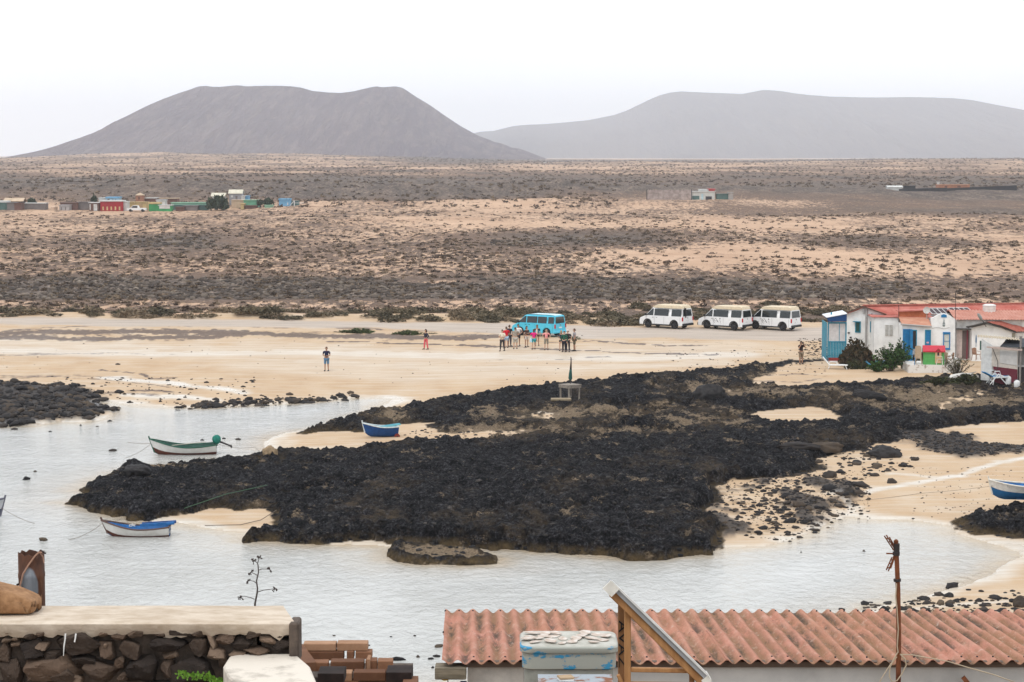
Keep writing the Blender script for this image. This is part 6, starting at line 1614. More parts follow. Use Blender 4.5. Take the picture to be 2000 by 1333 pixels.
# ---------------------------------------------------------------- boats and the table
def rope(name, pts, r, m, label, sag=0.0):
    k = MB(); P_ = []
    pts = [Vector(p) for p in pts]
    for i in range(len(pts) - 1):
        for t in range(6):
            s = t / 6; p = pts[i].lerp(pts[i + 1], s); p.z -= sag * 4 * s * (1 - s); P_.append(p)
    P_.append(pts[-1]); o0 = Vector(P_[0])
    k.tube([p - o0 for p in P_], r, 5); o = k.build(name, m); o.location = o0
    return tag(o, label, 'rope')
ROPE = M('rope_tan', (.16, .13, .10)); 
def rowboat(loc, rz, L, beam, depth, topm, botm, railm, inm, label, thw, antif=.3, sheer=.14, name='rowing_boat', blunt=True, tilt=0, keeldepth=.12, roll=0):
    root = empty(name, loc, rz, label, 'boat'); root.rotation_euler = (roll, tilt, rz)
    # bow at +x
    N = 13; st = []
    for i in range(N):
        t = i / (N - 1); x = -L / 2 + L * t
        wdt = beam / 2 * (max(0, 1 - max(0, (t - .42) / .58) ** 2.1)) ** .75 * (1 - .22 * max(0, (.42 - t) / .42) ** 1.6)
        wdt = max(wdt, .012)
        sh = depth + sheer * (2 * t - .9) ** 2 * (1.5 if t > .45 else .6)
        rise = -keeldepth + .22 * max(0, (t - .82) / .18) ** 2
        st.append((x, wdt, sh, rise, t))
    rk = lambda t, z: .16 * t ** 6 * (z / depth)           # raked stem
    def ring(s, z0, z1, n, off=0):
        x, w_, sh, ri, t = s; out = []
        for k in range(n + 1):
            f = z0 + (z1 - z0) * k / n; z = ri + (sh - ri) * f
            y = max(.004, w_ * (f ** .42) - off); out.append((x + rk(t, z) * 1.0, y, z))
        return out
    def shell(nm, z0, z1, n, m, off=0, parent=root):
        b = MB()
        for sg in (1, -1):
            b.loft([[(p[0], p[1] * sg, p[2]) for p in ring(s, z0, z1, n, off)] for s in st])
        if True:
            r0 = ring(st[0], z0, z1, n, off); b.add([(p[0] - .0, p[1], p[2]) for p in r0] + [(p[0], -p[1], p[2]) for p in r0[::-1]], [list(range(2 * len(r0)))])
        return b.build(nm, m, parent, smooth=True, auto=50)
    zz = antif
    shell('hull_bottom', 0.0, zz, 4, botm); shell('hull', zz, 1.0, 5, topm); shell('inner_hull', .02, .97, 6, inm, .035)
    b = MB()
    for sg in (1, -1):
        b.tube([(ring(s, 1, 1, 1)[0][0], ring(s, 1, 1, 1)[0][1] * sg, s[2] + .01) for s in st], .035, 6)
    p0 = ring(st[0], 1, 1, 1)[0]; b.bar((p0[0], -p0[1], p0[2]), (p0[0], p0[1], p0[2]), .05, .07); b.build('gunwale', railm, root)
    s = st[-1]; b = MB(); b.bar((s[0] + rk(1, s[3]), 0, s[3]), (s[0] + rk(1, s[2]) + .02, 0, s[2] + .15), .05, .07); b.build('stem_post', railm, root)
    for tx, m in thw:
        i = min(range(N), key=lambda q: abs(st[q][0] - tx * L / 2)); q = st[i]
        b = MB(); b.box((q[0], 0, q[2] * .62), (.22, 2 * q[1] * .76, .035)); b.build('thwart', m, root)
    b = MB(); b.box((-.1 * L, 0, .02), (L * .5, beam * .4, .02)); b.build('floor_boards', inm, root)
    return root, st
WP = M('boat_white', (.56, .54, .51), rgb2=(.66, .65, .62), rough=.5, scale=3); ANT = M('antifouling', (.10, .028, .018), rough=.7, var=.3); GR = M('boat_green', (.008, .075, .045), rough=.5, var=.25)
GRIN = M('boat_green_inside', (.012, .060, .045), rough=.6, var=.3, scale=8); LT = M('mint_thwart', (.35, .50, .45), rough=.6); DBL = M('boat_blue', (.005, .055, .20), rough=.5, var=.2); BL2 = M('boat_mid_blue', (.015, .12, .33), rough=.6, var=.25)
cl = G(361, 889, 0)
rb, st = rowboat((cl.x, cl.y + .4, 0), R(180 + 6), 3.3, 1.55, .42, WP, ANT, GR, GRIN, 'white rowing boat with green rim and green outboard motor, moored beside the rock tip', ((-.75, LT), (-.35, LT), (.35, LT), (.62, LT)), antif=.42, sheer=.24)
ob = empty('outboard_motor', (-1.66, 0, .55), 0); ob.parent = rb
k = MB(); k.blob((.0, 0, .22), (.24, .20, .26), sub=3, jit=.05); k.build('motor_cover', M('green_canvas', (.015, .16, .12), rough=.8, var=.35, scale=6), ob, smooth=True)
k = MB(); k.tube([(-.1, 0, .12), (-.42, 0, .0), (-.75, 0, -.14)], [.06, .05, .04], 8); k.build('shaft', DARKM, ob)
k = MB(); k.tube([(-.66, 0, -.10), (-.84, 0, -.20)], [.05, .035], 8)
for a in range(3): an = a * 2.09; k.bar((-.80, 0, -.18), (-.80 + .02, .12 * math.cos(an), -.18 + .12 * math.sin(an)), .05, .02)
k.build('propeller', DARKM, ob)
k = MB(); k.bar((.05, 0, -.12), (.05, 0, .1), .12, .2); k.build('bracket', DARKM, ob)
k = MB(); k.tube([(.75, .18, .50), (-1.1, -.22, .62)], .022, 6); k.bar((.95, .2, .49), (.72, .17, .5), .12, .02); o_ = k.build('oar', M('oar_wood', (.45, .42, .35)), None); o_.matrix_world = Matrix.Translation(rb.location) @ Euler(rb.rotation_euler).to_matrix().to_4x4(); tag(o_, 'pale oar lying along the green-rimmed boat', 'oar')
bow = Vector((cl.x - 1.95, cl.y + .5, .56))
rope('mooring_rope', [bow, G(249, 864, .15)], .012, ROPE, 'mooring rope from the bow of the green-rimmed boat out over the water', .04)
rope('mooring_rope', [bow - Vector((0, 0, .05)), G(244, 895, .0)], .010, ROPE, 'slack thin rope from the same bow down into the water', .10)
rope('mooring_rope', [Vector((cl.x + 1.8, cl.y + .3, .55)), G(498, 874, .12), G(522, 884, .3)], .010, ROPE, 'rope from the stern of the green-rimmed boat to the brown block', .12)
cl = G(269, 1050, 0)
rb2, st2 = rowboat((cl.x, cl.y + .4, 0), R(180 + 2), 2.6, 1.25, .34, WP, ANT, M('rail_brown', (.10, .06, .05)), BL2, 'white rowing boat with blue inside and dark red bottom, nearer of the moored boats', ((-.45, BL2), (.1, BL2), (.45, BL2)), antif=.36, sheer=.18)
for q_, (x_, y_, a_, lb) in enumerate(((-.95, .22, .08, 'blue plank resting on the far rim of the blue-inside boat stern'), (-1.0, -.20, .02, 'blue plank resting on the near rim of the blue-inside boat stern'))):
    k = MB(); k.bar((-.55, 0, .06), (.9, 0, -.02), .10, .12); k.bar((-.55, 0, .06), (-.2, 0, .05), .22, .08); o_ = k.build('painted_board', DBL if q_ else BL2, None); o_.matrix_world = Matrix.Translation(rb2.location) @ Euler((0, 0, R(182) + a_)).to_matrix().to_4x4() @ Matrix.Translation((x_, y_, .50)); tag(o_, lb, 'board')
k = MB()
for i in range(16): k.tube([(.25 * math.cos(i) * (i % 3 + 1) / 3, .16 * math.sin(i * 1.3), .02 * (i % 4)), (.25 * math.cos(i + 1) * ((i + 1) % 3 + 1) / 3, .16 * math.sin((i + 1) * 1.3), .02 * ((i + 1) % 4))], .014, 5)
o_ = k.build('coiled_rope', M('rope_pale', (.5, .5, .48))); o_.location = rb2.location + Vector((-.3, 0, .42)); tag(o_, 'pale tangle of rope lying inside the blue boat', 'rope')
rope('mooring_rope', [Vector((cl.x - 1.55, cl.y + .45, .55)), G(133, 1055, 0)], .010, ROPE, 'mooring rope from the bow of the blue-inside boat to the water', .12)
# boat on the sand with a little wheel
p_ = GP(744, 856)
rb3, st3 = rowboat((p_.x, p_.y + .5, p_.z + .10), R(180 + 14), 1.85, .95, .48, DBL, DBL, M('pale_rim', (.55, .60, .60)), M('pale_blue_inside', (.25, .48, .55), rough=.6), 'small dark blue boat with red wheels pulled up on the sand spit', ((.2, M('pale_rim', ())),), antif=.3, sheer=.10, name='beached_boat', tilt=R(-3), keeldepth=.10)
for y_ in (.3, -.3):
    k = MB(); k.tube([(-.85, y_ - .05, -.02), (-.85, y_ + .05, -.02)], .16, 14); w_ = k.build('wheel', M('wheel_red', (.20, .03, .02), rough=.6), rb3, smooth=True, auto=40)
    k = MB(); k.tube([(-.85, y_ - .07, -.02), (-.85, y_ + .07, -.02)], .05, 8); k.build('hub', DARKM, w_)
for i, (y_, c_) in enumerate(((.20, (.14, .42, .46)), (-.18, (.10, .38, .48)))):
    k = MB(); k.bar((.25, 0, .44), (-1.05, 0, .66), .12, .05); o_ = k.build('oar', M('oar_blue%d' % i, c_, rough=.6)); o_.matrix_world = Matrix.Translation(rb3.location) @ Euler((0, R(-3), R(194))).to_matrix().to_4x4() @ Matrix.Translation((0, y_, 0)); tag(o_, 'turquoise board across the beached blue boat, the ' + ('near one' if i else 'far one with a green tint'), 'oar')
# bow of a boat at the right edge
p_ = GP(1990, 984)
rb4, st4 = rowboat((p_.x + .55, p_.y + 1.0, p_.z + .05), R(180 - 8), 2.9, 1.3, .62, M('hull_white', (.66, .63, .58), rough=.5), M('hull_blue', (.01, .10, .25), rough=.6), M('rail_cream', (.66, .63, .56)), BL2, 'white boat with blue lower hull lying on the beach, cut by the right edge', ((0, WP),), antif=.55, sheer=.12, name='beached_boat', keeldepth=.05)
# its name in small letters along the rim (only partly readable in the photograph)
def text_mesh(txt, size, m, name, parent=None, T=None, ext=.004, label=None):
    c = bpy.data.curves.new('t', 'FONT'); c.body = txt; c.size = size; c.extrude = ext
    o = bpy.data.objects.new('t', c); C.objects.link(o)
    dg = bpy.context.evaluated_depsgraph_get(); me = bpy.data.meshes.new_from_object(o.evaluated_get(dg)); bpy.data.objects.remove(o)
    if T is not None: me.transform(T)
    me.name = name
    r = link_mesh(name, me, None, parent); me.materials.clear(); me.materials.append(m)
    return r
LET = M('letter_grey', (.12, .12, .13))
mw = Matrix.Translation(rb4.location) @ Euler(rb4.rotation_euler).to_matrix().to_4x4()
def ring_pt(st, t, f):
    i = min(range(len(st)), key=lambda q: abs(st[q][4] - t)); x, w_, sh, ri, tt = st[i]; return Vector((x, w_ * f ** .42, ri + (sh - ri) * f))
pa = ring_pt(st4, .85, .80); pb = ring_pt(st4, .42, .80)
d = (pb - pa); ang = math.atan2(d.y, d.x)
text_mesh('TELEMAR', .13, LET, 'name_lettering', rb4, Matrix.Translation(pa + Vector((-.08, .075, .0))) @ Matrix.Rotation(ang, 4, 'Z') @ Matrix.Rotation(R(90), 4, 'X'))
rope('mooring_rope', [GP(1655, 982) + Vector((0, 0, .03)), GP(1800, 965) + Vector((0, 0, .03)), Vector((p_.x - .95, p_.y + 1.1, p_.z + .62))], .008, ROPE, 'thin rope running across the sand to the boat at the edge', .03)
# sliver of a grey boat at the left edge
p_ = G(-35, 1016, 0)
rb5, _ = rowboat((p_.x - 1.0, p_.y + .6, 0), R(-6), 3.4, 1.3, .55, M('hull_grey', (.45, .46, .48), rough=.5), M('hull_slate', (.06, .07, .10)), M('rail_slate', (.10, .10, .13)), BL2, 'bow tip of a grey boat entering at the left edge of the water', ((0, WP),), antif=.45, sheer=.2)
rope('mooring_rope', [Vector((p_.x + .75, p_.y + .4, .5)), G(68, 1023, 0)], .009, ROPE, 'thin rope from the grey boat at the left edge', .08)
rope('mooring_rope', [GP(360, 1000) + Vector((0, 0, .1)), GP(440, 978) + Vector((0, 0, .25)), GP(522, 962) + Vector((0, 0, .3))], .018, M('rope_green', (.06, .12, .07)), 'greenish rope draped over the lower edge of the lava shelf', .0)
rope('mooring_rope', [GP(400, 1031) + Vector((0, 0, .05)), GP(470, 1028) + Vector((0, 0, .05)), GP(510, 1019) + Vector((0, 0, .06)), GP(540, 1010) + Vector((0, 0, .3))], .018, ROPE, 'dark rope lying over the little sand patch at the shelf edge', .0)
# wooden table on the rock with a furled parasol
tp = GP(1113, 779); tb = empty('wooden_table', tp, R(38), 'pale weathered wooden table standing on the lava shelf with a parasol pole through it', 'table')
GW = M('weathered_wood', (.17, .14, .115), rgb2=(.34, .30, .255), rough=.9, scale=5, stretch=(1, 6, 1))
hh = .92; a_ = .54
for i in range(6):
    k = MB(); w_ = 2 * a_ / 6; k.b2(-a_ + w_ * i + .006, -a_ + w_ * (i + 1) - .006, -a_, a_, hh - .03, hh); k.build('plank', GW, tb)
k = MB()
for s in (-1, 1): k.b2(-a_ + .03, a_ - .03, s * (a_ - .04) - .02, s * (a_ - .04) + .02, hh - .21, hh - .031); k.b2(s * (a_ - .04) - .02, s * (a_ - .04) + .02, -a_ + .065, a_ - .065, hh - .21, hh - .032)
k.build('apron', GW, tb)
for sx in (-1, 1):
    for sy in (-1, 1):
        k = MB(); k.b2(sx * (a_ - .12) - .045, sx * (a_ - .12) + .045, sy * (a_ - .12) - .045, sy * (a_ - .12) + .045, -.1, hh - .211); k.build('leg', GW, tb)
pz = P(1114.5, 756, tp.y); top = P(1117, 716, tp.y)
um = empty('furled_parasol', (tp.x + .02, tp.y + .1, tp.z + hh - .25), 0, 'furled dark green and brown parasol standing through the table', 'parasol')
k = MB(); k.tube([(0, 0, -.5), (.04, 0, 2.0)], .022, 6); k.build('pole', DARKM, um)
k = MB(); k.tube([(.02, 0, .48), (.01, 0, .62), (.02, 0, .95), (.035, 0, 1.2)], [.06, .13, .10, .07], 9); k.build('canopy', M('parasol_green', (.02, .085, .075), rough=.9, var=.3, scale=8), um, smooth=True)
k = MB(); k.tube([(.035, 0, 1.17), (.05, 0, 1.55), (.065, 0, 1.95)], [.072, .05, .02], 9); k.build('canopy_tip', M('parasol_brown', (.06, .04, .035), rough=.9, var=.4, scale=8), um, smooth=True)
k = MB(); k.box((0, 0, .08), (1.3, .35, .16)); o_ = k.build('stone_step', M('step_tan', (.30, .24, .16)), bevel=.03); o_.location = GP(1096, 784) + Vector((0, .3, 0)); tag(o_, 'flat tan slab on the rock at the foot of the table', 'slab')
# ---------------------------------------------------------------- foreground: corrugated roof, house, frame, cabinet
def Pf(px, py, Y): return P(px, py, Y)
DF = 23.4                                  # distance of the eaves
EL = P(862, 1297, DF); ER = P(2230, 1297, DF)
k_r = 1.165
BL_ = P(871, 1194, DF * k_r)
rv = BL_ - EL                              # up the slope (away from the viewer)
roofL = rv.length; ux = Vector((1, 0, 0)); Wr = (ER - EL).x
ny = (ux.cross(rv)).normalized()
if ny.z < 0: ny = -ny
# measured along the back edge: ridges drift to the left going back
skew = (P(1499, 1194, DF * k_r) - P(1595, 1297, DF)).x - (0)
def roof_pt(u, v, h=0.0):                  # u metres along the eaves, v 0..1 up the slope
    return EL + ux * u + rv * v + ny * h
house = empty('foreground_house', (EL.x, EL.y, EL.z), 0, 'house with salmon corrugated roof filling the lower right of the view', 'house')
def rose_roof():
    k = NT('rose_corrugated')
    tc_ = k.n('TexCoord'); o = tc_.outputs['Object']
    st = k.map(o, (1, .28, 1)); oi = k.n('ObjectInfo')
    base = k.ramp(k.noise(st, 5, 6, .72), [(.30, (.31, .145, .09)), (.50, (.50, .22, .16)), (.72, (.58, .32, .245))])
    base = k.mix(k.math('MULTIPLY', oi.outputs['Random'], .35), base, (.42, .22, .11))
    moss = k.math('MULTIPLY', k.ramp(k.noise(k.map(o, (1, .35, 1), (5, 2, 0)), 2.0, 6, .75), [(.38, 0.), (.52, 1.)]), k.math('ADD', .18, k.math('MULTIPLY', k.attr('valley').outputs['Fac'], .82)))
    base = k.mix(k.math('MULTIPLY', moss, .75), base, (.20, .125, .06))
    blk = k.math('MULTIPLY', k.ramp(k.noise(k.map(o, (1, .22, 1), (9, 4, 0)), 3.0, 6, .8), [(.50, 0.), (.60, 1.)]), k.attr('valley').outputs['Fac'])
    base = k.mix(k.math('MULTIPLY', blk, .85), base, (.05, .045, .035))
    wht = k.ramp(k.noise(k.map(o, (1, .5, 1), (2, 8, 1)), 11, 5, .8), [(.56, 0.), (.72, .6)])
    base = k.mix(wht, base, (.62, .50, .42))
    k.l(base, k.b.inputs['Base Color']); k.b.inputs['Roughness'].default_value = .85; k.b.inputs['Specular IOR Level'].default_value = .2
    k.bump(k.noise(o, 40, 5, .8), .012)
    return k.m
RR = rose_roof()
PITCHW = .1755; NWS = 6                    # waves per sheet
rg2 = random.Random(4)
def sheet(u0, v0, v1, lift, seed):
    nx, nyy = NWS * 8, 8; V = []; Fc = []; val = []
    q = random.Random(seed); du = q.uniform(-.008, .008); dl = q.uniform(0, .006)
    wav = .028
    for j in range(nyy + 1):
        v = v0 + (v1 - v0) * j / nyy
        for i in range(nx + 1):
            u = (NWS + .35) * PITCHW * i / nx; ph = 2 * math.pi * u / PITCHW
            p = roof_pt(u0 + u + du, v, wav * math.cos(ph) + lift + dl + .003 * math.sin(v * 9 + seed)) - EL
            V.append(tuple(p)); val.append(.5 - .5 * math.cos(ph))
    n0 = len(V); off = ny * .006
    V += [(a - off.x, b - off.y, c - off.z) for a, b, c in V]; val += val
    for j in range(nyy):
        for i in range(nx):
            k = j * (nx + 1) + i
            Fc.append((k, k + 1, k + nx + 2, k + nx + 1)); Fc.append((k + n0, k + nx + 1 + n0, k + nx + 2 + n0, k + 1 + n0))
    for j in (0, nyy):
        for i in range(nx): k = j * (nx + 1) + i; Fc.append((k, k + 1, k + 1 + n0, k + n0))
    for i in (0, nx):
        for j in range(nyy): k = j * (nx + 1) + i; Fc.append((k, k + nx + 1, k + nx + 1 + n0, k + n0))
    me = bpy.data.meshes.new('roof_sheet'); me.from_pydata(V, [], Fc)
    me.polygons.foreach_set('use_smooth', np.ones(len(me.polygons), dtype=bool)); me.set_sharp_from_angle(angle=R(50))
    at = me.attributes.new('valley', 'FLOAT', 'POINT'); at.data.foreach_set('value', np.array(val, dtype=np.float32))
    s = link_mesh('roof_sheet', me, RR, house)
    nl = MB()
    for i in range(0, NWS, 1):
        for v in ((v0 + .04),) + ((v1 - .05,) if v1 > .9 else ()):
            if q.random() < .2: continue
            p = roof_pt(u0 + du + i * PITCHW + .001, v, wav + lift + dl) - EL
            nl.tube([tuple(p - ny * .01), tuple(p + ny * .012)], .011, 5)
    nl.build('nails', DARKM, s)['kind'] = 'stuff'
    return s
ncol = int(Wr / (NWS * PITCHW)) + 2
for c_ in range(ncol):
    sheet(c_ * NWS * PITCHW, .47, 1.0, -.001 + .004 * (c_ % 2), c_ * 2 + 1)
    sheet(c_ * NWS * PITCHW + rg2.uniform(-.004, .004), 0.0, .53, .014 + .004 * (c_ % 2), c_ * 2 + 2)
# eaves beam, fascia and walls
zE = EL.z
def hb(name, m, x0, x1, y0, y1, z0, z1, bevel=0.0, label=None):
    b = MB(); b.b2(x0 - EL.x, x1 - EL.x, y0 - EL.y, y1 - EL.y, z0 - EL.z, z1 - EL.z); o = b.build(name, m, house, bevel=bevel)
    if label: o['label'] = label
    return o
y0f = DF + .12
px2x = lambda px, py, Y: P(px, py, Y).x
zt_ = zE - .035
OW = M('old_beam', (.10, .085, .06), rgb2=(.26, .22, .16), rough=.9, scale=7, stretch=(.3, 3, 3), bump=.01)
hb('eaves_beam', OW, px2x(850, 1306, y0f) , px2x(911, 1306, y0f), y0f - .15, y0f + .12, P(0, 1322, y0f).z, P(0, 1299.5, y0f).z, .01, 'rough grey beam end sticking out under the roof')
hb('fascia', M('fascia_brown', (.13, .095, .075), rough=.8, stretch=(.2, 4, 4)), px2x(911, 1306, y0f), ER.x, y0f, y0f + .08, P(0, 1304, y0f).z, P(0, 1293, y0f).z)
hb('wall', M('wall_greyish', (.38, .36, .33), rgb2=(.58, .55, .50), rough=.9, scale=3, bump=.01), px2x(913, 1310, y0f + .06), px2x(1023, 1310, y0f + .06), y0f + .06, y0f + .16, EL.z - 3, P(0, 1303.9, y0f + .06).z)
hb('wall', M('wall_white_panel', (.46, .455, .44), rgb2=(.60, .59, .565), rough=.8, scale=1.6), px2x(1023, 1310, y0f + .06) + .004, ER.x, y0f + .064, y0f + .16, EL.z - 3, P(0, 1303.9, y0f + .06).z)
hb('wall', M('wall_white_side', (.5, .48, .45), rough=.9), px2x(913, 1310, y0f + .06) + .004, ER.x - .1, y0f + .163, EL.y + rv.y - .15, EL.z - 3, EL.z + rv.z - .22)
b = MB(); b.box((px2x(905, 1320, y0f) - EL.x, .2, -.95), (.07, .07, 1.4)); b.build('post', DBLUE, house)
# small round yellow lamp below the beam end
o_ = empty('yellow_float', P(869, 1322, y0f - .05), 0, 'small round yellow float hanging under the end of the roof beam', 'float')
k = MB(); k.blob((0, 0, 0), (.062, .06, .045), sub=3); k.build('ball', M('float_yellow', (.60, .38, .04), rough=.4), o_, smooth=True)
k = MB(); k.tube([(.03, 0, .05), (.04, 0, -.3)], .006, 5); k.tube([(-.01, 0, .0), (-.01, 0, .12)], .006, 5); k.build('cord', ROPE, o_)
# skewed battens on the wall and a bracket
# antenna pole at the eaves
Ya = DF - .10
RUST = M('rust', (.075, .022, .010), rgb2=(.22, .075, .03), rough=.9, scale=9, stretch=(1, 1, .4), bump=.006)
an = empty('antenna_mast', P(1755, 1333, Ya) - Vector((0, 0, .35)), 0, 'rusty mast with a small broken grid antenna at the eaves of the salmon roof', 'antenna')
o0 = an.location.copy()
A = lambda px, py, Y=Ya: tuple(P(px, py, Y) - o0)
k = MB(); k.tube([(0, 0, 0), A(1755.5, 1240), A(1754, 1150), A(1750, 1056)], [.030, .028, .027, .026], 9); k.tube([A(1750.2, 1058), A(1749.7, 1054)], [.03, .012], 9); k.build('mast', RUST, an)
k = MB(); k.tube([A(1752.8, 1136), A(1752.5, 1131)], .042, 9); k.tube([A(1750.5, 1085), A(1750.8, 1078)], .040, 9); k.tube([A(1751, 1062), A(1751.5, 1084)], [.035, .030], 7); k.build('clamp', DARKM, an)
k = MB()
for (x0, y0, x1, y1) in ((1727, 1047, 1744, 1073), (1731, 1045.5, 1747, 1072), (1737, 1049.5, 1749, 1071)): k.tube([A(x0, y0), A(x1, y1)], .008, 5)
for t in (.2, .45, .7): k.tube([A(1727 + 17 * t, 1047 + 26 * t), A(1737 + 12 * t, 1049 + 22 * t)], .006, 4)
k.build('grid', RUST, an)
k = MB()
for (x0, y0, x1, y1) in ((1731, 1114, 1742, 1089), (1735, 1116, 1745, 1090), (1739.5, 1111, 1747, 1090)): k.tube([A(x0, y0), A(x1, y1)], .008, 5)
for t in (.15, .5, .8): k.tube([A(1731 + 11 * t, 1114 - 25 * t), A(1739 + 8 * t, 1111 - 21 * t)], .006, 4)
k.build('grid', RUST, an)
k = MB(); k.tube([A(1731, 1081.5), A(1749, 1082)], .009, 5); k.tube([A(1744, 1073), A(1752, 1080), A(1744, 1090)], .011, 5); k.build('boom', RUST, an)
CABL = M('cable_tan', (.42, .34, .24), rough=.7)
def cable(pts, r, label, Y=Ya - .05, m=CABL):
    q0 = P(*pts[0], Y); k = MB(); k.tube([tuple(P(x, y, Y) - q0) for x, y in pts], r, 6); o = k.build('cable', m); o.location = q0
    return tag(o, label, 'cable')
cable([(1751, 1140), (1749.5, 1165), (1752, 1190), (1754.5, 1230), (1752.5, 1262), (1754, 1275)], .007, 'tan cable running straight down the upper rusty mast')
cable([(1753, 1275), (1746, 1287), (1738, 1305), (1737, 1322), (1742, 1332), (1752, 1330), (1762, 1316), (1770, 1300), (1768, 1288), (1758, 1278)], .007, 'tan cable loop hanging round the foot of the mast')
cable([(1757, 1279), (1778, 1279), (1800, 1283), (1850, 1292), (1890, 1304), (1940, 1318), (1985, 1334)], .006, 'thin tan cable slanting away to the right across the wall', Y=Ya - .02)
cable([(1752, 1283), (1738, 1300), (1722, 1325), (1714, 1340)], .006, 'thin tan cable slanting down to the left of the mast')
k = MB(); k.bar((0, 0, 0), tuple(P(1893, 1338, DF) - P(1881, 1323, DF)), .04, .05); o_ = k.build('bracket', RUST, house); o_.location = P(1881, 1323, DF + .08) - EL
# --- wooden stand with its sloping glazed panel
Yw = 17.0
WD = M('pine', (.30, .145, .055), rgb2=(.42, .22, .09), rough=.7, scale=4, stretch=(5, 5, .6), bump=.004)
WD2 = M('pine_dark', (.17, .085, .035), rgb2=(.26, .13, .055), rough=.7, scale=4, stretch=(5, 5, .6))
fr = empty('wooden_stand', P(1222, 1345, Yw) - Vector((0, 0, 1.0)), 0, 'pine stand with a sloping pale-edged panel and black lettering on its dark post', 'stand')
o1 = fr.location.copy()
B_ = lambda px, py, Y=Yw: Vector(P(px, py, Y) - o1)
def beam(nm, p0, p1, w, d, m, up=(0, 1, 0), bev=.006):
    k = MB(); k.bar(p0, p1, w, d, up=up); return k.build(nm, m, fr, bevel=bev)
lo = B_(1225, 1345) ; lo.z = 0
beam('post', B_(1225.5, 1400), B_(1225.5, 1172), .052, .06, WD)
beam('post', B_(1213, 1400, Yw + .10), B_(1213, 1168, Yw + .10), .05, .05, WD2)
beam('rafter', B_(1194, 1158, Yw - .06), B_(1376, 1337, Yw - .06), .060, .05, WD)
k = MB()
p00, p01 = B_(1187, 1143, Yw - .11), B_(1375, 1326, Yw - .11); q_ = Vector((0, .14, -.0))
nn = (p01 - p00).cross(q_).normalized(); nn = nn if nn.z > 0 else -nn
k.prism([p00 + nn * .0, p01 + nn * .0, p01 + nn * .034, p00 + nn * .034], (0, .14, 0)); k.build('panel', M('grey_panel', (.30, .31, .32), rough=.5), fr)
k = MB(); k.prism([p00 - (p01 - p00).normalized() * .012 - nn * .045, p00 + (p01 - p00).normalized() * .085 - nn * .045, p00 + (p01 - p00).normalized() * .085 + nn * .045, p00 - (p01 - p00).normalized() * .012 + nn * .045], (0, -.03, 0)); k.build('end_cap', M('paint_offwhite', (.66, .64, .58), rough=.6), fr)
k = MB(); k.bar(p00 + nn * .043, p01 + nn * .043, .03, .016, up=(0, 0, 1)); k.build('edge_strip', M('strip_pale', (.62, .62, .60), rough=.4), fr)
k = MB(); dd = (p01 - p00).normalized(); k.prism([p01 - nn * .03, p01 + dd * .06 - nn * .02, p01 + dd * .06 + nn * .03, p01 + nn * .045], (0, .14, 0)); k.build('end_cap', M('paint_offwhite', ()), fr)
beam('rail', B_(1232, 1308, Yw), B_(1345, 1310, Yw), .035, .05, WD)
beam('rail', B_(1232, 1336, Yw), B_(1345, 1338, Yw), .035, .05, WD)
beam('post', B_(1351, 1420, Yw), B_(1351, 1306, Yw), .04, .05, WD2)
beam('post', B_(1366, 1420, Yw), B_(1366, 1322, Yw), .045, .05, WD)
beam('brace', B_(1207, 1318, Yw), B_(1222, 1350, Yw), .03, .04, WD)
# black letters down the dark post (mostly hidden by the front post)
T_ = Matrix.Translation(B_(1220, 1210, Yw + .07)) @ Matrix.Rotation(R(90), 4, 'X') @ Matrix.Rotation(R(-90), 4, 'Z')
text_mesh('AVAZ', .150, M('letter_black', (.012, .012, .013)), 'lettering', fr, Matrix.Translation(B_(1208.6, 1212, Yw + .072)) @ Matrix.Rotation(R(90), 4, 'X') @ Matrix.Rotation(R(-90), 4, 'Z') @ Matrix.Scale(.55, 4, (0, 1, 0)))
# --- old painted cabinet with shells on top
Yc = 18.3
cab = empty('old_bin', P(1110, 1290, Yc) - Vector((0, 0, .9)), 0, 'old grey-green chest freezer with flaking blue paint and a rounded lid', 'chest')
o2 = cab.location.copy(); D_ = lambda px, py, Y=Yc: Vector(P(px, py, Y) - o2)
FL = NT('flaking_blue_paint'); tcn = FL.n('TexCoord').outputs['Object']
m1 = FL.ramp(FL.noise(FL.map(tcn, (1.0, 1, 2.4), (3.1, 0, 1.3)), 3.0, 7, .68), [(.55, 0.), (.575, 1.)])
bc = FL.mix(m1, (.33, .34, .30), (.03, .24, .42)); rst = FL.ramp(FL.noise(FL.map(tcn, (1, 1, .6), (1, 2, 0)), 5, 6, .75), [(.62, 0.), (.70, .8)])
FL.l(FL.mix(rst, bc, (.24, .13, .075)), FL.b.inputs['Base Color']); FL.b.inputs['Roughness'].default_value = .6; FL.bump(m1, .002)
GB = M('bin_grey', (.24, .25, .22), rgb2=(.36, .36, .32), rough=.6, scale=4)
cx0, cx1 = D_(1020, 1300).x, D_(1204, 1300).x
def rrect(x0, x1, y0, y1, z, r, n=5):
    out = []
    for cx, cy, a0 in ((x1 - r, y1 - r, 0), (x0 + r, y1 - r, 90), (x0 + r, y0 + r, 180), (x1 - r, y0 + r, 270)):
        for i in range(n + 1): t = R(a0 + 90 * i / n); out.append((cx + r * math.cos(t), cy + r * math.sin(t), z))
    return out
zl0, zl1, zt1 = D_(0, 1282).z, D_(0, 1277).z, D_(0, 1263).z
e_ = .02
k = MB(); dpt = .62
k.loft([rrect(cx0 - e_ + a, cx1 + e_ - a, -.02 + a, dpt - a, z, .10) for a, z in ((.01, zl1), (0, zl1 + .012), (0, zl1 + .05), (.012, zl1 + .062))], closed=True, capa=True); lid_ = k.build('lid', FL.m, cab, smooth=True, auto=40)
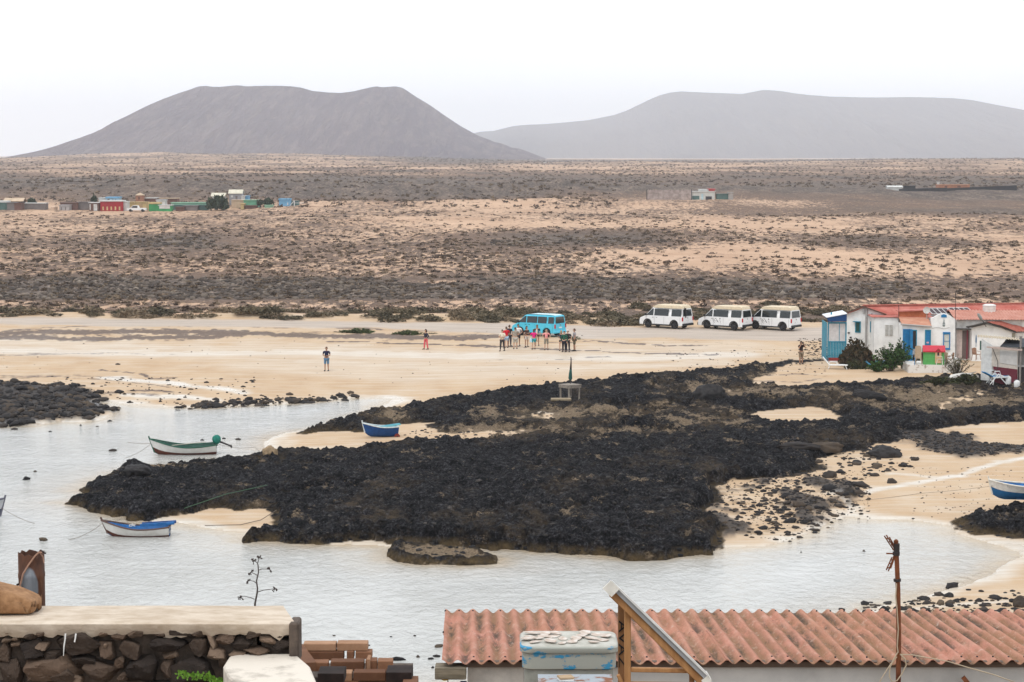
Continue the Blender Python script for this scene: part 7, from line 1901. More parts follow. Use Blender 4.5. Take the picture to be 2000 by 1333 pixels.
k = MB(); k.loft([rrect(cx0 - e_ + a, cx1 + e_ - a, -.02 + a, dpt - a, z, .10) for a, z in ((.012, zl1 + .062), (.05, zl1 + .070), (.09, zl1 + .070))], closed=True, capb=True); k.build('lid_top', M('lid_pale', (.36, .35, .30), rgb2=(.50, .49, .44), rough=.7, scale=8), lid_, smooth=True, auto=40)
k = MB(); z_m = D_(0, 1307).z; k.loft([rrect(cx0 + a, cx1 - a, .0 + a, dpt - .03 - a, z, .09) for a, z in ((0, zl1 - .0), (.0, z_m), (.012, z_m - .012))], closed=True, capb=False); k.build('upper_band', FL.m, cab, smooth=True, auto=40)
k = MB(); k.loft([rrect(cx0 + a, cx1 - a, .0 + a, dpt - .05 - a, z, .09) for a, z in ((.02, z_m - .005), (.03, 0.0))], closed=True, capa=True, capb=True); k.build('body', GB, cab, smooth=True, auto=40)
k = MB(); k.loft([rrect(cx0 + .012, cx1 - .012, .012, dpt - .05, z, .09) for z in (zl1 - .008, zl1 + .001)], closed=True); k.build('lid_seal', DARKM, cab)
# torn pale plates (shards of tile) laid on the lid, each its own thing
SH = M('shard', (.42, .31, .24), rgb2=(.66, .62, .57), rough=.8, scale=12); q = random.Random(9); zL = zl1 + .072
shx = [(1034, 1262), (1060, 1262), (1088, 1257), (1100, 1266), (1128, 1266), (1040, 1257), (1066, 1256), (1052, 1266), (1030, 1268), (1080, 1262), (1046, 1273), (1075, 1272), (1098, 1274), (1120, 1272), (1146, 1257), (1170, 1258), (1158, 1266), (1138, 1262), (1178, 1268), (1160, 1273), (1186, 1262)]
wh = ['far row', 'near row']
for i, (x_, y_) in enumerate(shx):
    fy = (1277 - y_) / (1277 - 1250) * .55
    c0 = Vector((D_(x_, y_).x * (1 + fy * 0), .02 + fy, zL)); n_ = 6; w_ = q.uniform(.045, .085); t_ = .005
    pts = [(math.cos(j * 6.283 / n_ + q.uniform(-.3, .3)) * w_ * q.uniform(.7, 1.2), math.sin(j * 6.283 / n_ + q.uniform(-.3, .3)) * w_ * .75 * q.uniform(.7, 1.2), 0) for j in range(n_)]
    k = MB(); k.prism(pts, (0, 0, t_)); o_ = k.build('tile_shard', SH); o_.location = o2 + c0 + Vector((0, 0, .002 + .006 * (i % 3))); o_.rotation_euler = (q.uniform(-.06, .06), q.uniform(-.06, .06), q.uniform(0, 3))
    tag(o_, 'broken pale tile shard lying on the chest lid among others like it', 'tile shard', 'tile shards on the lid of the old chest')
# rusty box before it with a folded card
bx_ = empty('rusty_box', P(1125, 1333, 17.6) - Vector((0, 0, .5)), 0, 'rusty box with worn blue-grey paint in front of the old chest', 'box')
o3 = bx_.location.copy(); E_ = lambda px, py, Y=17.6: Vector(P(px, py, Y) - o3)
xa, xb, zz = E_(1054, 1325).x, E_(1197, 1325).x, E_(0, 1344, 17.6).z
k = MB(); k.b2(xa, xb, -.0, .42, 0, zz - .012); k.build('body', RUST, bx_)
RB = M('rust_blue', (.22, .09, .045), rgb2=(.34, .37, .40), rough=.7, scale=5, ramp=(.40, .47))
k = MB(); k.b2(xa - .01, xb + .01, -.02, .44, zz - .011, zz + .008); k.build('lid', RB, bx_)
cd_ = empty('folded_card', o3 + Vector((E_(1106, 1322).x, .22, zz + .012)), .2, 'folded tan and white cardboard lying on the rusty box', 'cardboard')
for i, (dz, m_) in enumerate(((.0, WHITEP), (.018, M('card_tan', (.42, .30, .19), rough=.9)))):
    k = MB(); k.box((0, 0, dz + .008), (.125, .09 + .0 * i, .015), rot=(.05, .03, .1 * i)); k.build('sheet', m_, cd_)

# --- stone wall with its cap, bottom left
Yq = 13.6
capT = M('cap_plaster', (.44, .35, .26), rgb2=(.62, .53, .43), rough=.9, scale=5, bump=.008, stretch=(1, 2.5, 1), bscale=24); 
wl = empty('stone_wall', P(0, 1240, Yq), 0, 'dry-stone wall of dark lava stones under a pale plastered cap', 'wall')
o4 = wl.location.copy(); S_ = lambda px, py, Y=Yq: Vector(P(px, py, Y) - o4)
zc1 = S_(300, 1215).z; zc0 = S_(300, 1229).z
xR = S_(574, 1222).x; xL = -1.6
# cap: top slab with slightly uneven edges; far edge seen at y 1184
yb = None
for yy in np.linspace(.2, 1.4, 120):
    b_ = (P(300, 1184, Yq + yy) - o4).z
    if b_ <= zc1: yb = yy; break
k = MB(); n_ = 110; rows_ = []; fb_ = lambda t, s: float(fbm(np.array([t]), np.array([0.3]), s, 4)[0])
for i in range(n_ + 1):
    x = xL + (xR - xL) * i / n_; j1 = .010 * math.sin(i * 1.7) + .006 * math.sin(i * .7 + 1); endx = max(0, (i - n_ + 3)) * .0
    bx2 = yb * (1 - (.0 if i < n_ else .0))
    zf = .030 * fb_(i * .28, 7); j1 = .016 * fb_(i * .13, 9) + .004 * fb_(i * .7, 10)
    xx = x if True else x
    cut = 1.0
    rows_.append([(xx, 0.02 + j1 * .4, zc0 - .035 - abs(zf) * 2.2), (xx, -.012 + j1 * .5, zc0 + zf * .3), (xx, -.02 + j1 * .3, zc1 - .012), (xx, .012, zc1 + .0), (min(xx, xR - .06), yb * .5, zc1 + .006 * fb_(i * .2, 12)), (min(xx, xR - .12), yb + j1, zc1), (min(xx, xR - .12), yb + .01, zc0 - .05)])
k.loft(rows_, capa=True, capb=True); k.build('cap', capT, wl, smooth=True, auto=35)
k = MB(); k.b2(xL, xR - .22, .10, yb - .06, -1.6, zc0 - .04); k.build('core', M('mortar_dark', (.045, .036, .030), rgb2=(.13, .10, .08), rough=1, scale=7, bump=.03), wl)
LST = tone_mat('wall_lava', [(.2, (.022, .017, .015)), (.45, (.05, .036, .028)), (.65, (.085, .058, .042)), (.85, (.15, .10, .07))], scale=7, bump=.02, use_obj=True)
LST2 = tone_mat('wall_lava_pale', [(.2, (.10, .07, .05)), (.5, (.20, .14, .10)), (.85, (.34, .26, .19))], scale=9, bump=.02, use_obj=True)
# stones read off the photograph: px, py centre, half width, half height, tone
WS = [(12, 1253, 12, 6, 1), (26, 1252, 9, 5, 1), (6, 1280, 14, 20, 0), (28, 1262, 13, 7, 1), (55, 1245, 22, 8, 0), (85, 1238, 20, 8, 0), (60, 1270, 28, 20, 0), (80, 1265, 14, 9, 1), (18, 1318, 24, 32, 0), (95, 1310, 58, 30, 0), (118, 1322, 34, 18, 0), (150, 1260, 46, 24, 0), (197, 1240, 14, 8, 1), (208, 1275, 16, 22, 0), (205, 1265, 9, 6, 1),
    (188, 1315, 36, 22, 0), (232, 1246, 16, 10, 0), (262, 1241, 22, 9, 1), (255, 1275, 20, 20, 0), (322, 1262, 40, 17, 0), (315, 1242, 20, 6, 0), (275, 1310, 38, 30, 0), (330, 1284, 16, 10, 1), (350, 1238, 24, 10, 0), (388, 1265, 18, 26, 0), (385, 1240, 18, 10, 0), (414, 1257, 9, 18, 1), (325, 1312, 15, 22, 0), (378, 1316, 40, 30, 0), (420, 1280, 20, 14, 1),
    (440, 1250, 22, 13, 0), (432, 1293, 12, 14, 0), (470, 1260, 24, 16, 0), (495, 1240, 24, 10, 0), (520, 1252, 18, 12, 1), (545, 1240, 18, 10, 0), (552, 1262, 22, 14, 0), (500, 1275, 30, 9, 0), (462, 1282, 18, 8, 1), (45, 1240, 12, 6, 1), (10, 1236, 14, 5, 1), (230, 1300, 12, 14, 0), (160, 1292, 26, 10, 0), (140, 1330, 20, 10, 1), (240, 1325, 14, 10, 0), (445, 1322, 14, 14, 0), (100, 1282, 24, 9, 0), (5, 1345, 20, 12, 0), (60, 1345, 24, 14, 0), (300, 1345, 30, 12, 0)]
def faceted(d, n, seed, lo=.72, hi=1.0):    # radius of a random convex block in the directions d
    q = np.random.RandomState(seed + 50); N = q.randn(n, 3); N /= np.linalg.norm(N, axis=1)[:, None]
    N = np.vstack([N, [[0, -1, 0], [1, 0, 0], [-1, 0, 0], [0, 0, 1], [0, 0, -1]] + q.randn(5, 3) * .22]); N /= np.linalg.norm(N, axis=1)[:, None]
    D = q.uniform(lo, hi, len(N)); c = d @ N.T
    r = np.where(c > .05, D[None, :] / np.maximum(c, .05), 9).min(axis=1)
    return np.minimum(r, 1.35)
for i, (x_, y_, hw, hh_, tn) in enumerate(WS):
    V, Fc = rock_proto(700 + i, 4, 1.0, .0)
    V[:, 2] = V[:, 2]
    a_ = random.Random(i); ax = np.array([a_.uniform(-1, 1), a_.uniform(-.3, .3), a_.uniform(-1, 1)])
    d_ = V / np.linalg.norm(V, axis=1)[:, None]
    V = d_ * faceted(d_, 11, i)[:, None]
    V = V * (1 + .06 * fbm(d_[:, 0] * 4 + i, d_[:, 2] * 4, i, 3) + .05 * fbm(d_[:, 0] * 12 + i, d_[:, 2] * 12 + d_[:, 1] * 5, i + 3, 3))[:, None]
    w_ = hw * Yq / F * 1.0; h_ = hh_ * Yq / F * 1.0
    V = V * np.array([w_, min(.16, .06 + w_ * .5), h_])
    me = np_mesh('stone', V, Fc, False)
    me.polygons.foreach_set('use_smooth', np.ones(len(Fc), dtype=bool)); me.set_sharp_from_angle(angle=R(22))
    o_ = link_mesh('stone', me, LST2 if tn else LST, wl)
    o_.location = S_(x_, y_) + Vector((0, .07 + .02 * a_.random(), 0)); o_.rotation_euler = (0, a_.uniform(-.25, .25) if hw / hh_ < 1.8 else a_.uniform(-.06, .06), 0)
k = MB(); e0 = S_(572, 1232); k.loft([[(xR + dx, dy, z) for dx, dy in ((-.03, -.03), (.035, -.03), (.035, .16), (-.03, .16))] for z in (zc0 - .22, zc0 - .05, zc0 + .03, zc1 + .0)], closed=True, capa=True, capb=True); k.build('end_slab', M('slab_dark', (.05, .038, .032), rgb2=(.12, .09, .07), scale=8, bump=.01), wl, bevel=.012)
k = MB(); k.b2(xR - .25, xR - .005, .1, yb - .05, -1.6, zc0 - .05); k.build('end_face', M('mortar_dark', ()), wl)
# white drips of plaster on the face
k = MB()
for pts in (((132, 1234), (131, 1246), (129, 1258), (128, 1277)), ((152, 1234), (151, 1243), (149.5, 1250))):
    k.tube([tuple(S_(x_, y_) + Vector((0, -.065, 0))) for x_, y_ in pts], [.006, .005, .005, .002][:len(pts)], 5)
k.build('plaster_drip', WHITEP, wl)
# lower plastered step to the right
sz = S_(500, 1277, Yq).z
st_ = empty('plastered_step', o4, 0, 'lower pale plastered wall top sloping toward the viewer beside the bricks', 'wall')
Ys = Yq - .02
def hitz(px, py, z):
    d = ray(px, py); t = (z - CH) / d.z; p = Vector((d.x * t, d.y * t, z)); return p - o4
zs_ = o4.z + S_(500, 1277, Yq + .05).z
ring_t = [(448, 1281), (470, 1277), (577, 1276), (605, 1300), (622, 1340), (640, 1380), (520, 1380), (470, 1345), (445, 1320), (436, 1300)]
top_ = [hitz(x_, y_, zs_) for x_, y_ in ring_t]
k = MB(); k.loft([[p + Vector((0, 0, -1.3)) for p in top_], [p + Vector((0, 0, -.06)) for p in top_], [p + Vector((0, 0, -.012)) for p in top_], [p * 1 + (sum(top_, Vector()) / len(top_) - p) * .04 + Vector((0, 0, .0)) for p in top_]], closed=True, capb=True)
k.build('slab', M('step_plaster', (.36, .32, .27), rgb2=(.66, .60, .52), rough=.9, scale=4, bump=.01, ramp=(.3, .5)), st_)
# green weed hanging from the wall
wd = empty('wall_weed', o4 + S_(400, 1310) + Vector((0, -.12, 0)), 0, 'small bright green weed growing out of the dark stones', 'weed')
V = []; Fc = []; q = random.Random(5)
path = [(362, 1306), (375, 1310), (392, 1311), (408, 1312), (420, 1317), (428, 1324), (436, 1332), (420, 1330), (440, 1322)]
for x_, y_ in path:
    for j in range(34):
        c0 = S_(x_ + q.uniform(-9, 9), y_ + q.uniform(-5, 5)) - S_(400, 1310) + Vector((0, q.uniform(-.03, .01), 0)); d_ = Vector((q.uniform(-1, 1), q.uniform(-.6, .1), q.uniform(-.6, 1))).normalized() * .022; s2 = d_.cross(Vector((0, 1, .2))).normalized() * .007; kk = len(V)
        V += [tuple(c0), tuple(c0 + d_ * .5 + s2), tuple(c0 + d_), tuple(c0 + d_ * .5 - s2)]; Fc.append((kk, kk + 1, kk + 2, kk + 3))
me = bpy.data.meshes.new('leaves'); me.from_pydata(V, [], Fc); link_mesh('foliage', me, M('weed_green', (.08, .20, .02), rgb2=(.18, .34, .04), rough=.6, scale=30), wd)
k = MB(); k.tube([tuple(S_(x_, y_) - S_(400, 1310)) for x_, y_ in path[:7]], .004, 5); k.build('stem', M('weed_stem', (.08, .14, .03)), wd)
# big brown stone on the cap
V, Fc = rock_proto(5, 4, 1.0, 0.0); d_ = V / np.linalg.norm(V, axis=1)[:, None]
V = np.sign(d_) * np.abs(d_) ** .30; V = V * (1 + .04 * fbm(d_[:, 0] * 2, d_[:, 2] * 2 + d_[:, 1], 3, 3))[:, None]
V = V * np.array([.205, .14, .088]); V[:, 2] += -.40 * np.clip(V[:, 0] + .02, 0, 1) * (V[:, 2] > 0) 
me = np_mesh('brown_stone', V, Fc); o_ = link_mesh('brown_stone', me, M('stone_ochre', (.20, .10, .045), rgb2=(.36, .20, .10), rough=.9, scale=14, bump=.006))
o_.location = o4 + Vector((S_(-6, 1200).x, .30, zc1 + .095)); tag(o_, 'rounded ochre brown stone resting on the left end of the wall cap', 'stone')
# rusty pipe behind the wall
Yp = Yq + yb + .35
pp = empty('rusty_pipe', P(63, 1187, Yp) - Vector((0, 0, 1.2)), 0, 'rusty square flue pipe with a bare grey patch standing behind the wall', 'pipe')
o5 = pp.location.copy(); Q_ = lambda px, py, Y=Yp: Vector(P(px, py, Y) - o5)
rp = (Q_(88, 1187) - Q_(38, 1187)).x / 2 * .98; cxp = Q_(63, 1187).x; ztp = Q_(63, 1080).z
pm = NT('rust_and_zinc'); tcn = pm.n('TexCoord').outputs['Object']; sx = pm.n('SeparateXYZ'); pm.l(tcn, sx.inputs[0])
patch_x = pm.math('MULTIPLY', pm.math('SUBTRACT', sx.outputs[0], cxp + .0), 1 / (rp * .78)); patch_z = pm.math('MULTIPLY', pm.math('SUBTRACT', sx.outputs[2], ztp - .23), 1 / .16)
pz_ = pm.math('MAXIMUM', patch_z, 0.0); rr2 = pm.math('ADD', pm.math('MULTIPLY', patch_x, patch_x), pm.math('MULTIPLY', pz_, pz_))
fz = pm.ramp(pm.math('ADD', rr2, pm.math('MULTIPLY', pm.noise(tcn, 14, 4), .25)), [(.78, 1.), (1.05, 0.)])
rc_ = pm.ramp(pm.noise(pm.map(tcn, (1, 1, .35)), 12, 6, .75), [(.3, (.035, .014, .009)), (.6, (.11, .042, .02)), (.8, (.24, .12, .06))])
gcx = pm.ramp(pm.noise(pm.map(tcn, (3, 3, .3)), 8, 4), [(.3, (.16, .18, .21)), (.7, (.26, .28, .31))])
pm.l(pm.mix(fz, rc_, gcx), pm.b.inputs['Base Color']); pm.b.inputs['Roughness'].default_value = .7; pm.bump(pm.noise(tcn, 40, 4, .8), .004)
n_ = 24; k = MB()
def pr(q, z, jag=0): return [(cxp + math.copysign(abs(math.cos(2 * math.pi * j / n_)) ** .75, math.cos(2 * math.pi * j / n_)) * rp * q, math.copysign(abs(math.sin(2 * math.pi * j / n_)) ** .75, math.sin(2 * math.pi * j / n_)) * rp * q, z + jag * (.010 * math.sin(j * 2.1) - (.02 if j in (19, 20) else 0))) for j in range(n_)]
k.loft([pr(1, 0), pr(1, ztp - .17), pr(1.03, ztp - .165), pr(1.03, ztp - .14), pr(1.0, ztp - .13), pr(1.0, ztp, 1), pr(.93, ztp, 1), pr(.93, ztp - .3)], closed=True, capa=True); k.build('tube', pm.m, pp, smooth=True, auto=40)
k = MB(); k.tube([tuple(Q_(x_, y_, Yp - rp - .01)) for x_, y_ in ((82, 1080), (76, 1079), (68, 1087), (55, 1105), (45, 1122), (41, 1138), (38, 1148))], .006, 6); k.tube([tuple(Q_(x_, y_, Yp - rp - .0)) for x_, y_ in ((76, 1079), (84, 1088), (86, 1100))], .004, 5); k.build('wire', M('wire_pale', (.34, .20, .14)), pp)
k = MB()
for i in range(7): t = i * 1.1; k.tube([tuple(Q_(35 + 3 * math.cos(t), 1140 + i * 2, Yp - rp)), tuple(Q_(35 + 3 * math.cos(t + 2.5), 1142 + i * 2.2, Yp - rp - .02))], .005, 5)
k.tube([tuple(Q_(82, 1077, Yp - rp)), tuple(Q_(88, 1081, Yp - rp)), tuple(Q_(90, 1081, Yp - rp))], .006, 5); k.build('wire_knot', DARKM, pp)
# dry flower stalk behind the wall
Yk = Yq + yb + .6
sk_ = empty('dry_stalk', P(498, 1184, Yk) - Vector((0, 0, .6)), 0, 'dry leafless branching flower stalk behind the wall cap', 'plant')
o6 = sk_.location.copy(); K_ = lambda px, py, dy=0: tuple(Vector(P(px, py, Yk) - o6) + Vector((0, dy, 0)))
STK = M('stalk_grey', (.07, .055, .05)); k = MB()
k.tube([(0, 0, 0), K_(498, 1180), K_(502, 1160), K_(503, 1150), K_(501, 1135), K_(505, 1118), K_(504, 1104), K_(503, 1100)], [.008, .007, .006, .0055, .005, .0045, .004, .003], 7); k.build('stem', STK, sk_)
q = random.Random(2)
for pts in (((497, 1171), (490, 1168), (478, 1165), (470, 1166)), ((503, 1157), (515, 1153), (530, 1151), (536, 1150)), ((501, 1140), (496, 1136), (488, 1134), (484, 1134)), ((502, 1124), (497, 1121), (490, 1118)), ((505, 1114), (512, 1112), (522, 1112), (527, 1113)), ((503, 1101), (499, 1097), (495, 1096)), ((503, 1101), (505, 1094), (507, 1088))):
    k = MB(); k.tube([K_(*p_) for p_ in pts], [.0032, .0026, .0022, .0018][:len(pts)], 5)
    ex, ey = pts[-1]
    for j in range(9):
        dx, dy = q.uniform(-5, 5), q.uniform(-4, 6); k.tube([K_(ex, ey), K_(ex + dx, ey + dy, q.uniform(-.02, .02))], .0022, 4); k.blob(K_(ex + dx, ey + dy), (.005, .005, .006))
    k.build('branch', STK, sk_)
# --- stacked bricks, each one placed as it shows
BR = tone_mat('clay_brick', [(.2, (.12, .055, .030)), (.45, (.21, .10, .055)), (.65, (.28, .15, .085)), (.85, (.40, .24, .15))], scale=9, bump=.004, use_obj=True)
bk = empty('brick_stack', P(660, 1340, 15.2), 0, 'loose stack of reddish-brown clay bricks stepping down beside the wall', 'bricks')
o7 = bk.location.copy()
def brick(x0, y0, x1, y1, Y, dep=.11, m=BR, rz=0.0):
    a_, b_ = P(x0, y0, Y), P(x1, y1, Y)
    k = MB(); w_ = b_.x - a_.x; h_ = a_.z - b_.z
    k.box((0, 0, 0), (w_, dep, h_)); o = k.build('brick', m, bk, bevel=.004)
    o.location = Vector(((a_.x + b_.x) / 2, Y + dep / 2, (a_.z + b_.z) / 2)) - o7; o.rotation_euler.z = rz
    return o
Y1 = 15.6
for b_ in ((592, 1258, 656, 1272), (658, 1257, 718, 1272)): brick(*b_, Y1)
for b_ in ((600, 1274, 671, 1291), (677, 1273, 691, 1288), (694, 1274, 726, 1288)): brick(*b_, Y1 - .02)
Y2 = 15.2
for b_ in ((598, 1295, 641, 1312), (645, 1293, 711, 1311), (713, 1291, 736, 1308), (737, 1292, 767, 1309)): brick(*b_, Y2, rz=.03)
brick(716, 1288, 723, 1309, Y2 - .03, .14)
Y3 = 15.0
for b_ in ((672, 1315, 687, 1331), (690, 1314, 753, 1331), (755, 1309, 776, 1330), (640, 1331, 700, 1346), (703, 1333, 770, 1347)): brick(*b_, Y3)
DB = M('brick_dark', (.020, .012, .010), rough=.9, scale=9, var=.4)
brick(620, 1316, 672, 1336, 14.7, .22, DB); brick(754, 1314, 804, 1334, 14.7, .22, DB)
brick(786, 1334, 815, 1346, 14.6, .2)
# flat slab brick running back beside the wall
k = MB(); zz = P(600, 1294, 15.0).z; pts = [G(577, 1258, zz), G(591, 1258, zz), G(618, 1294, zz), G(588, 1296, zz)]
k.prism([p - o7 for p in pts], (0, 0, -.06)); o_ = k.build('brick', BR, bk); o_['label'] = 'long flat brick running away from the viewer'
k = MB(); k.b2(-.25, .5, .45, .9, -1.2, -.05); k.build('footing', M('mortar_dark', ()), bk)
# ---------------------------------------------------------------- far hamlet and compounds
def shed(px0, px1, py0, py1, Y, m, label, roof=None, rh=0, name='shed', depth=4.0, door=None, win=(), cat='shed', rstyle='flat'):
    p0, p1 = P(px0, py1, Y), P(px1, py1, Y); gz_ = p0.z
    o = empty(name, p0, 0, label, cat); w_ = (p1 - p0).x; h_ = (P(px0, py0, Y) - p0).z
    k = MB(); k.b2(0, w_, 0, depth, -1.5, h_); k.build('wall', m, o)
    if rstyle == 'flat':
        k = MB(); k.b2(-.15, w_ + .15, -.2, depth + .1, h_ + .003, h_ + .15 + rh); k.build('roof', roof or m, o)
    elif rstyle == 'gable':
        k = MB(); k.prism([(-.3, -.3, h_), (w_ + .3, -.3, h_), (w_ + .3, -.3 + depth * .5, h_ + rh), (-.3, -.3 + depth * .5, h_ + rh)], (0, 0, .12)); k.prism([(-.3, depth + .3, h_), (w_ + .3, depth + .3, h_), (w_ + .3, depth * .5 - .3, h_ + rh), (-.3, depth * .5 - .3, h_ + rh)], (0, 0, .12)); k.build('roof', roof or m, o)
    elif rstyle == 'gable_x':
        k = MB(); k.prism([(-.3, -.3, h_), (w_ + .3, -.3, h_), (w_ * .5, -.3, h_ + rh)], (0, depth + .6, 0)); k.build('roof', roof or m, o)
    elif rstyle == 'pyramid':
        k = MB(); k.add([(-.2, -.2, h_), (w_ + .2, -.2, h_), (w_ + .2, depth + .2, h_), (-.2, depth + .2, h_), (w_ / 2, depth / 2, h_ + rh)], [(0, 1, 4), (1, 2, 4), (2, 3, 4), (3, 0, 4), (3, 2, 1, 0)]); k.build('roof', roof or m, o)
    if door: 
        u = (P(door[0], py1, Y) - p0).x; u2 = (P(door[1], py1, Y) - p0).x
        k = MB(); k.b2(u, u2, -.06, .0, 0, h_ * .85); k.build('door', door[2], o)
    for (a_, b_, c_, d_, mm) in win:
        q0, q1 = P(a_, b_, Y) - p0, P(c_, d_, Y) - p0
        k = MB(); k.b2(q0.x, q1.x, -.07, -.0, q1.z, q0.z); k.build('window', mm, o)
    return o
def gy_at(px, py):
    return GP(px, py).y
VY = gy_at(260, 413)
c_ = lambda n, rgb, v=.15: M('far_' + n, rgb, rough=.9, var=v, scale=.8)
GREYB = c_('grey_block', (.17, .15, .145)); RDB = c_('red', (.30, .025, .03)); WHB = c_('white', (.55, .55, .53)); GRN = c_('green', (.05, .27, .10)); YEL = c_('sand_yellow', (.48, .36, .18)); BRB = c_('brown', (.14, .075, .06)); BRK = c_('brick', (.30, .15, .10)); LBL = c_('pale_blue', (.30, .45, .55)); LGR = c_('mint', (.25, .42, .30)); TANR = c_('tan_roof', (.50, .38, .27)); DKB = c_('dark', (.035, .035, .04)); TEL = c_('teal_dark', (.08, .14, .13)); BLU = c_('sky_blue', (.15, .34, .52))
shed(-25, 13, 396, 412, VY + 6, TEL, 'grey-green low hut at the left picture edge in the far hamlet', WHB, .3)
shed(14, 28, 397, 412, VY + 3, GREYB, 'grey block hut with dark recess, below the tan gable', GREYB)
shed(28, 41, 398, 410, VY + 3, BRB, 'brownish hut joined to the grey block hut', BRB)
shed(9, 44, 394, 399, VY + 14, DKB, 'dark shed with a tan gabled roof at the far left hamlet', TANR, .8, rstyle='gable')
shed(41, 88, 398, 408, VY + 8, GREYB, 'long low grey wall-like shed right of the dark gabled shed', WHB, .0)
shed(100, 106, 406, 412, VY - 1, c_('cream', (.55, .42, .32)), 'tiny cream hut alone before the grey sheds')
shed(116, 134, 402, 412, VY + 2, c_('pale_grey', (.36, .34, .34)), 'pale grey hut with vertical boards beside the brown shed', win=((119, 405, 121, 411, GREYB), (127, 405, 129, 411, GREYB)))
shed(118, 152, 397, 411, VY + 6, BRB, 'brownish long hut behind the pale grey hut', BRB)
shed(150, 176, 396, 411, VY + 7, GREYB, 'grey hut between the brownish long hut and the red building')
shed(174, 194, 397, 412, VY + 1, BRB, 'dark brown hut with white door and posts', WHB, .0, door=(183, 190, WHB), win=((175, 399, 177, 411, WHB),))
shed(196, 240, 394, 412, VY, RDB, 'bright red long building with white roof edge', WHB, .15, win=tuple((x_, 404, x_ + 3, 411, YEL) for x_ in (200, 208, 216, 224, 232)))
shed(207, 232, 387, 394, VY + 5, LBL, 'pale blue upper storey rising above the red building', BLU, .1, win=((210, 389, 214, 393, BRB), (219, 389, 222, 393, c_('pane', (.2, .3, .35))), (224, 389, 227, 393, c_('pane', ()))))
shed(193, 207, 388, 396, VY + 6, WHB, 'small white hut left of the pale blue storey')
shed(238, 248, 395, 411, VY + 1, WHB, 'narrow whitish hut at the right end of the red building')
shed(247, 262, 396, 402, VY + 10, YEL, 'pale yellow hut behind the white pickup')
shed(264, 286, 396, 410, VY + 6, YEL, 'sand yellow hut with a dark door behind the pickup bed', door=(271, 279, c_('tan_door', (.4, .28, .16))))
shed(265, 280, 382, 394, VY + 14, BRK, 'square brick tower with pyramid roof', TANR, .75, rstyle='pyramid', name='brick_tower', cat='tower', win=((270, 385, 273, 390, BRB),), depth=2)
shed(283, 305, 388, 396, VY + 16, BRB, 'dark red-brown hut right of the brick tower', WHB, .0)
shed(286, 346, 388.5, 394, VY + 20, BRB, 'low brown hut under a broad tan flat roof', TANR, .0)
shed(305, 322, 392, 400, VY + 12, WHB, 'whitish hut before the broad tan roof')
shed(291, 311, 399, 413, VY - 1, GRN, 'green container hut, the one with the yellowish upper band', YEL, .3)
shed(310, 334, 402, 416, VY - 3, GRN, 'brighter green container with a white canvas top', WHB, .0, win=((311, 402, 332, 408, WHB),))
shed(334, 405, 397, 402, VY + 9, LGR, 'long pale mint flat roofed shed', LGR)
shed(336, 404, 402, 412, VY + 6, TEL, 'long dark wall below the mint roof', TEL, name='dark_shed', win=((380, 402, 384, 405, DKB),))
shed(343, 358, 406, 414, VY, BRB, 'small brown hut before the dark wall', BRB)
shed(358, 385, 403, 413, VY + 3, GREYB, 'grey-brown heap-like hut beside the small brown one')
shed(414, 438, 384, 392, VY + 20, WHB, 'whitish hut peeping above the dark trees', c_('ivory', (.6, .56, .45)), .8, rstyle='gable')
shed(448, 472, 379, 391, VY + 24, c_('lead', (.30, .30, .32)), 'grey wooden house with pale gable roof standing highest in the hamlet', c_('ivory', ()), 1.0, rstyle='gable', name='wooden_house', cat='house', win=((451, 382, 455, 386, WHB), (460, 383, 464, 390, GREYB)))
shed(471, 477, 384, 391, VY + 23, WHB, 'tiny white lean-to at the side of the grey wooden house')
shed(479, 485, 384, 390, VY + 25, BLU, 'tiny blue box hut right of the grey wooden house')
shed(452, 476, 392, 397, VY + 12, TANR, 'low tan roofed hut below the grey wooden house')
shed(476, 504, 392, 402, VY + 9, c_('jade', (.14, .34, .22)), 'jade green hut right of the trees', LGR)
shed(470, 476, 399, 408, VY + 4, YEL, 'narrow sand coloured hut corner beside the jade hut')
shed(478, 500, 403, 409, VY + 5, BRB, 'brown low hut under the jade hut')
shed(517, 531, 402, 408, VY + 4, LGR, 'little mint hut near the right end of the hamlet')
shed(545, 566, 391, 402, VY + 10, BLU, 'sky blue hut at the right end of the hamlet', BLU, .2, win=((561, 396, 563, 401, WHB),))
k_ = empty('porch_shelter', P(566, 404, VY + 8), 0, 'white framed porch and table at the right end of the hamlet', 'porch'); k2 = MB(); k2.bar((0, 0, .2), (1.2, 0, 1.6), .2, .2); k2.bar((1.2, 0, 1.6), (1.2, 0, 0), .2, .2); k2.build('frame', WHB, k_); k2 = MB(); k2.b2(1, 3.6, 0, 1, .9, 1.0); k2.build('table_top', WHB, k_)
shed(568, 582, 394, 401, VY + 14, TEL, 'dark teal hut behind the white framed porch')
# trees of the hamlet
TR = tone_mat('hamlet_tree_leaf', [(.2, (.022, .035, .02)), (.6, (.045, .062, .035)), (.85, (.09, .10, .055))], scale=.6)
def far_tree(px, py, rx, h, Y, label, seed):
    o = empty('tree', P(px, py, Y), 0, label, 'tree'); V, Fc = bush_proto(seed, 420, 1.0, .32); V = V * np.array([rx, rx, h * .8]); V[:, 2] += h * .15
    me = np_mesh('crown', V, Fc, False); at = me.attributes.new('tone', 'FLOAT', 'POINT'); at.data.foreach_set('value', np.random.RandomState(seed).rand(len(V)).astype(np.float32)); link_mesh('crown', me, TR, o)
    k = MB(); k.tube([(0, 0, -1), (.1, 0, h * .35), (-.1, 0, h * .7)], [.22, .15, .06], 6); k.tube([(.1, 0, h * .3), (rx * .5, 0, h * .6)], [.1, .03], 5); k.tube([(.05, 0, h * .25), (-rx * .5, 0, h * .55)], [.1, .03], 5); k.build('trunk', M('far_bark', (.08, .06, .05)), o)
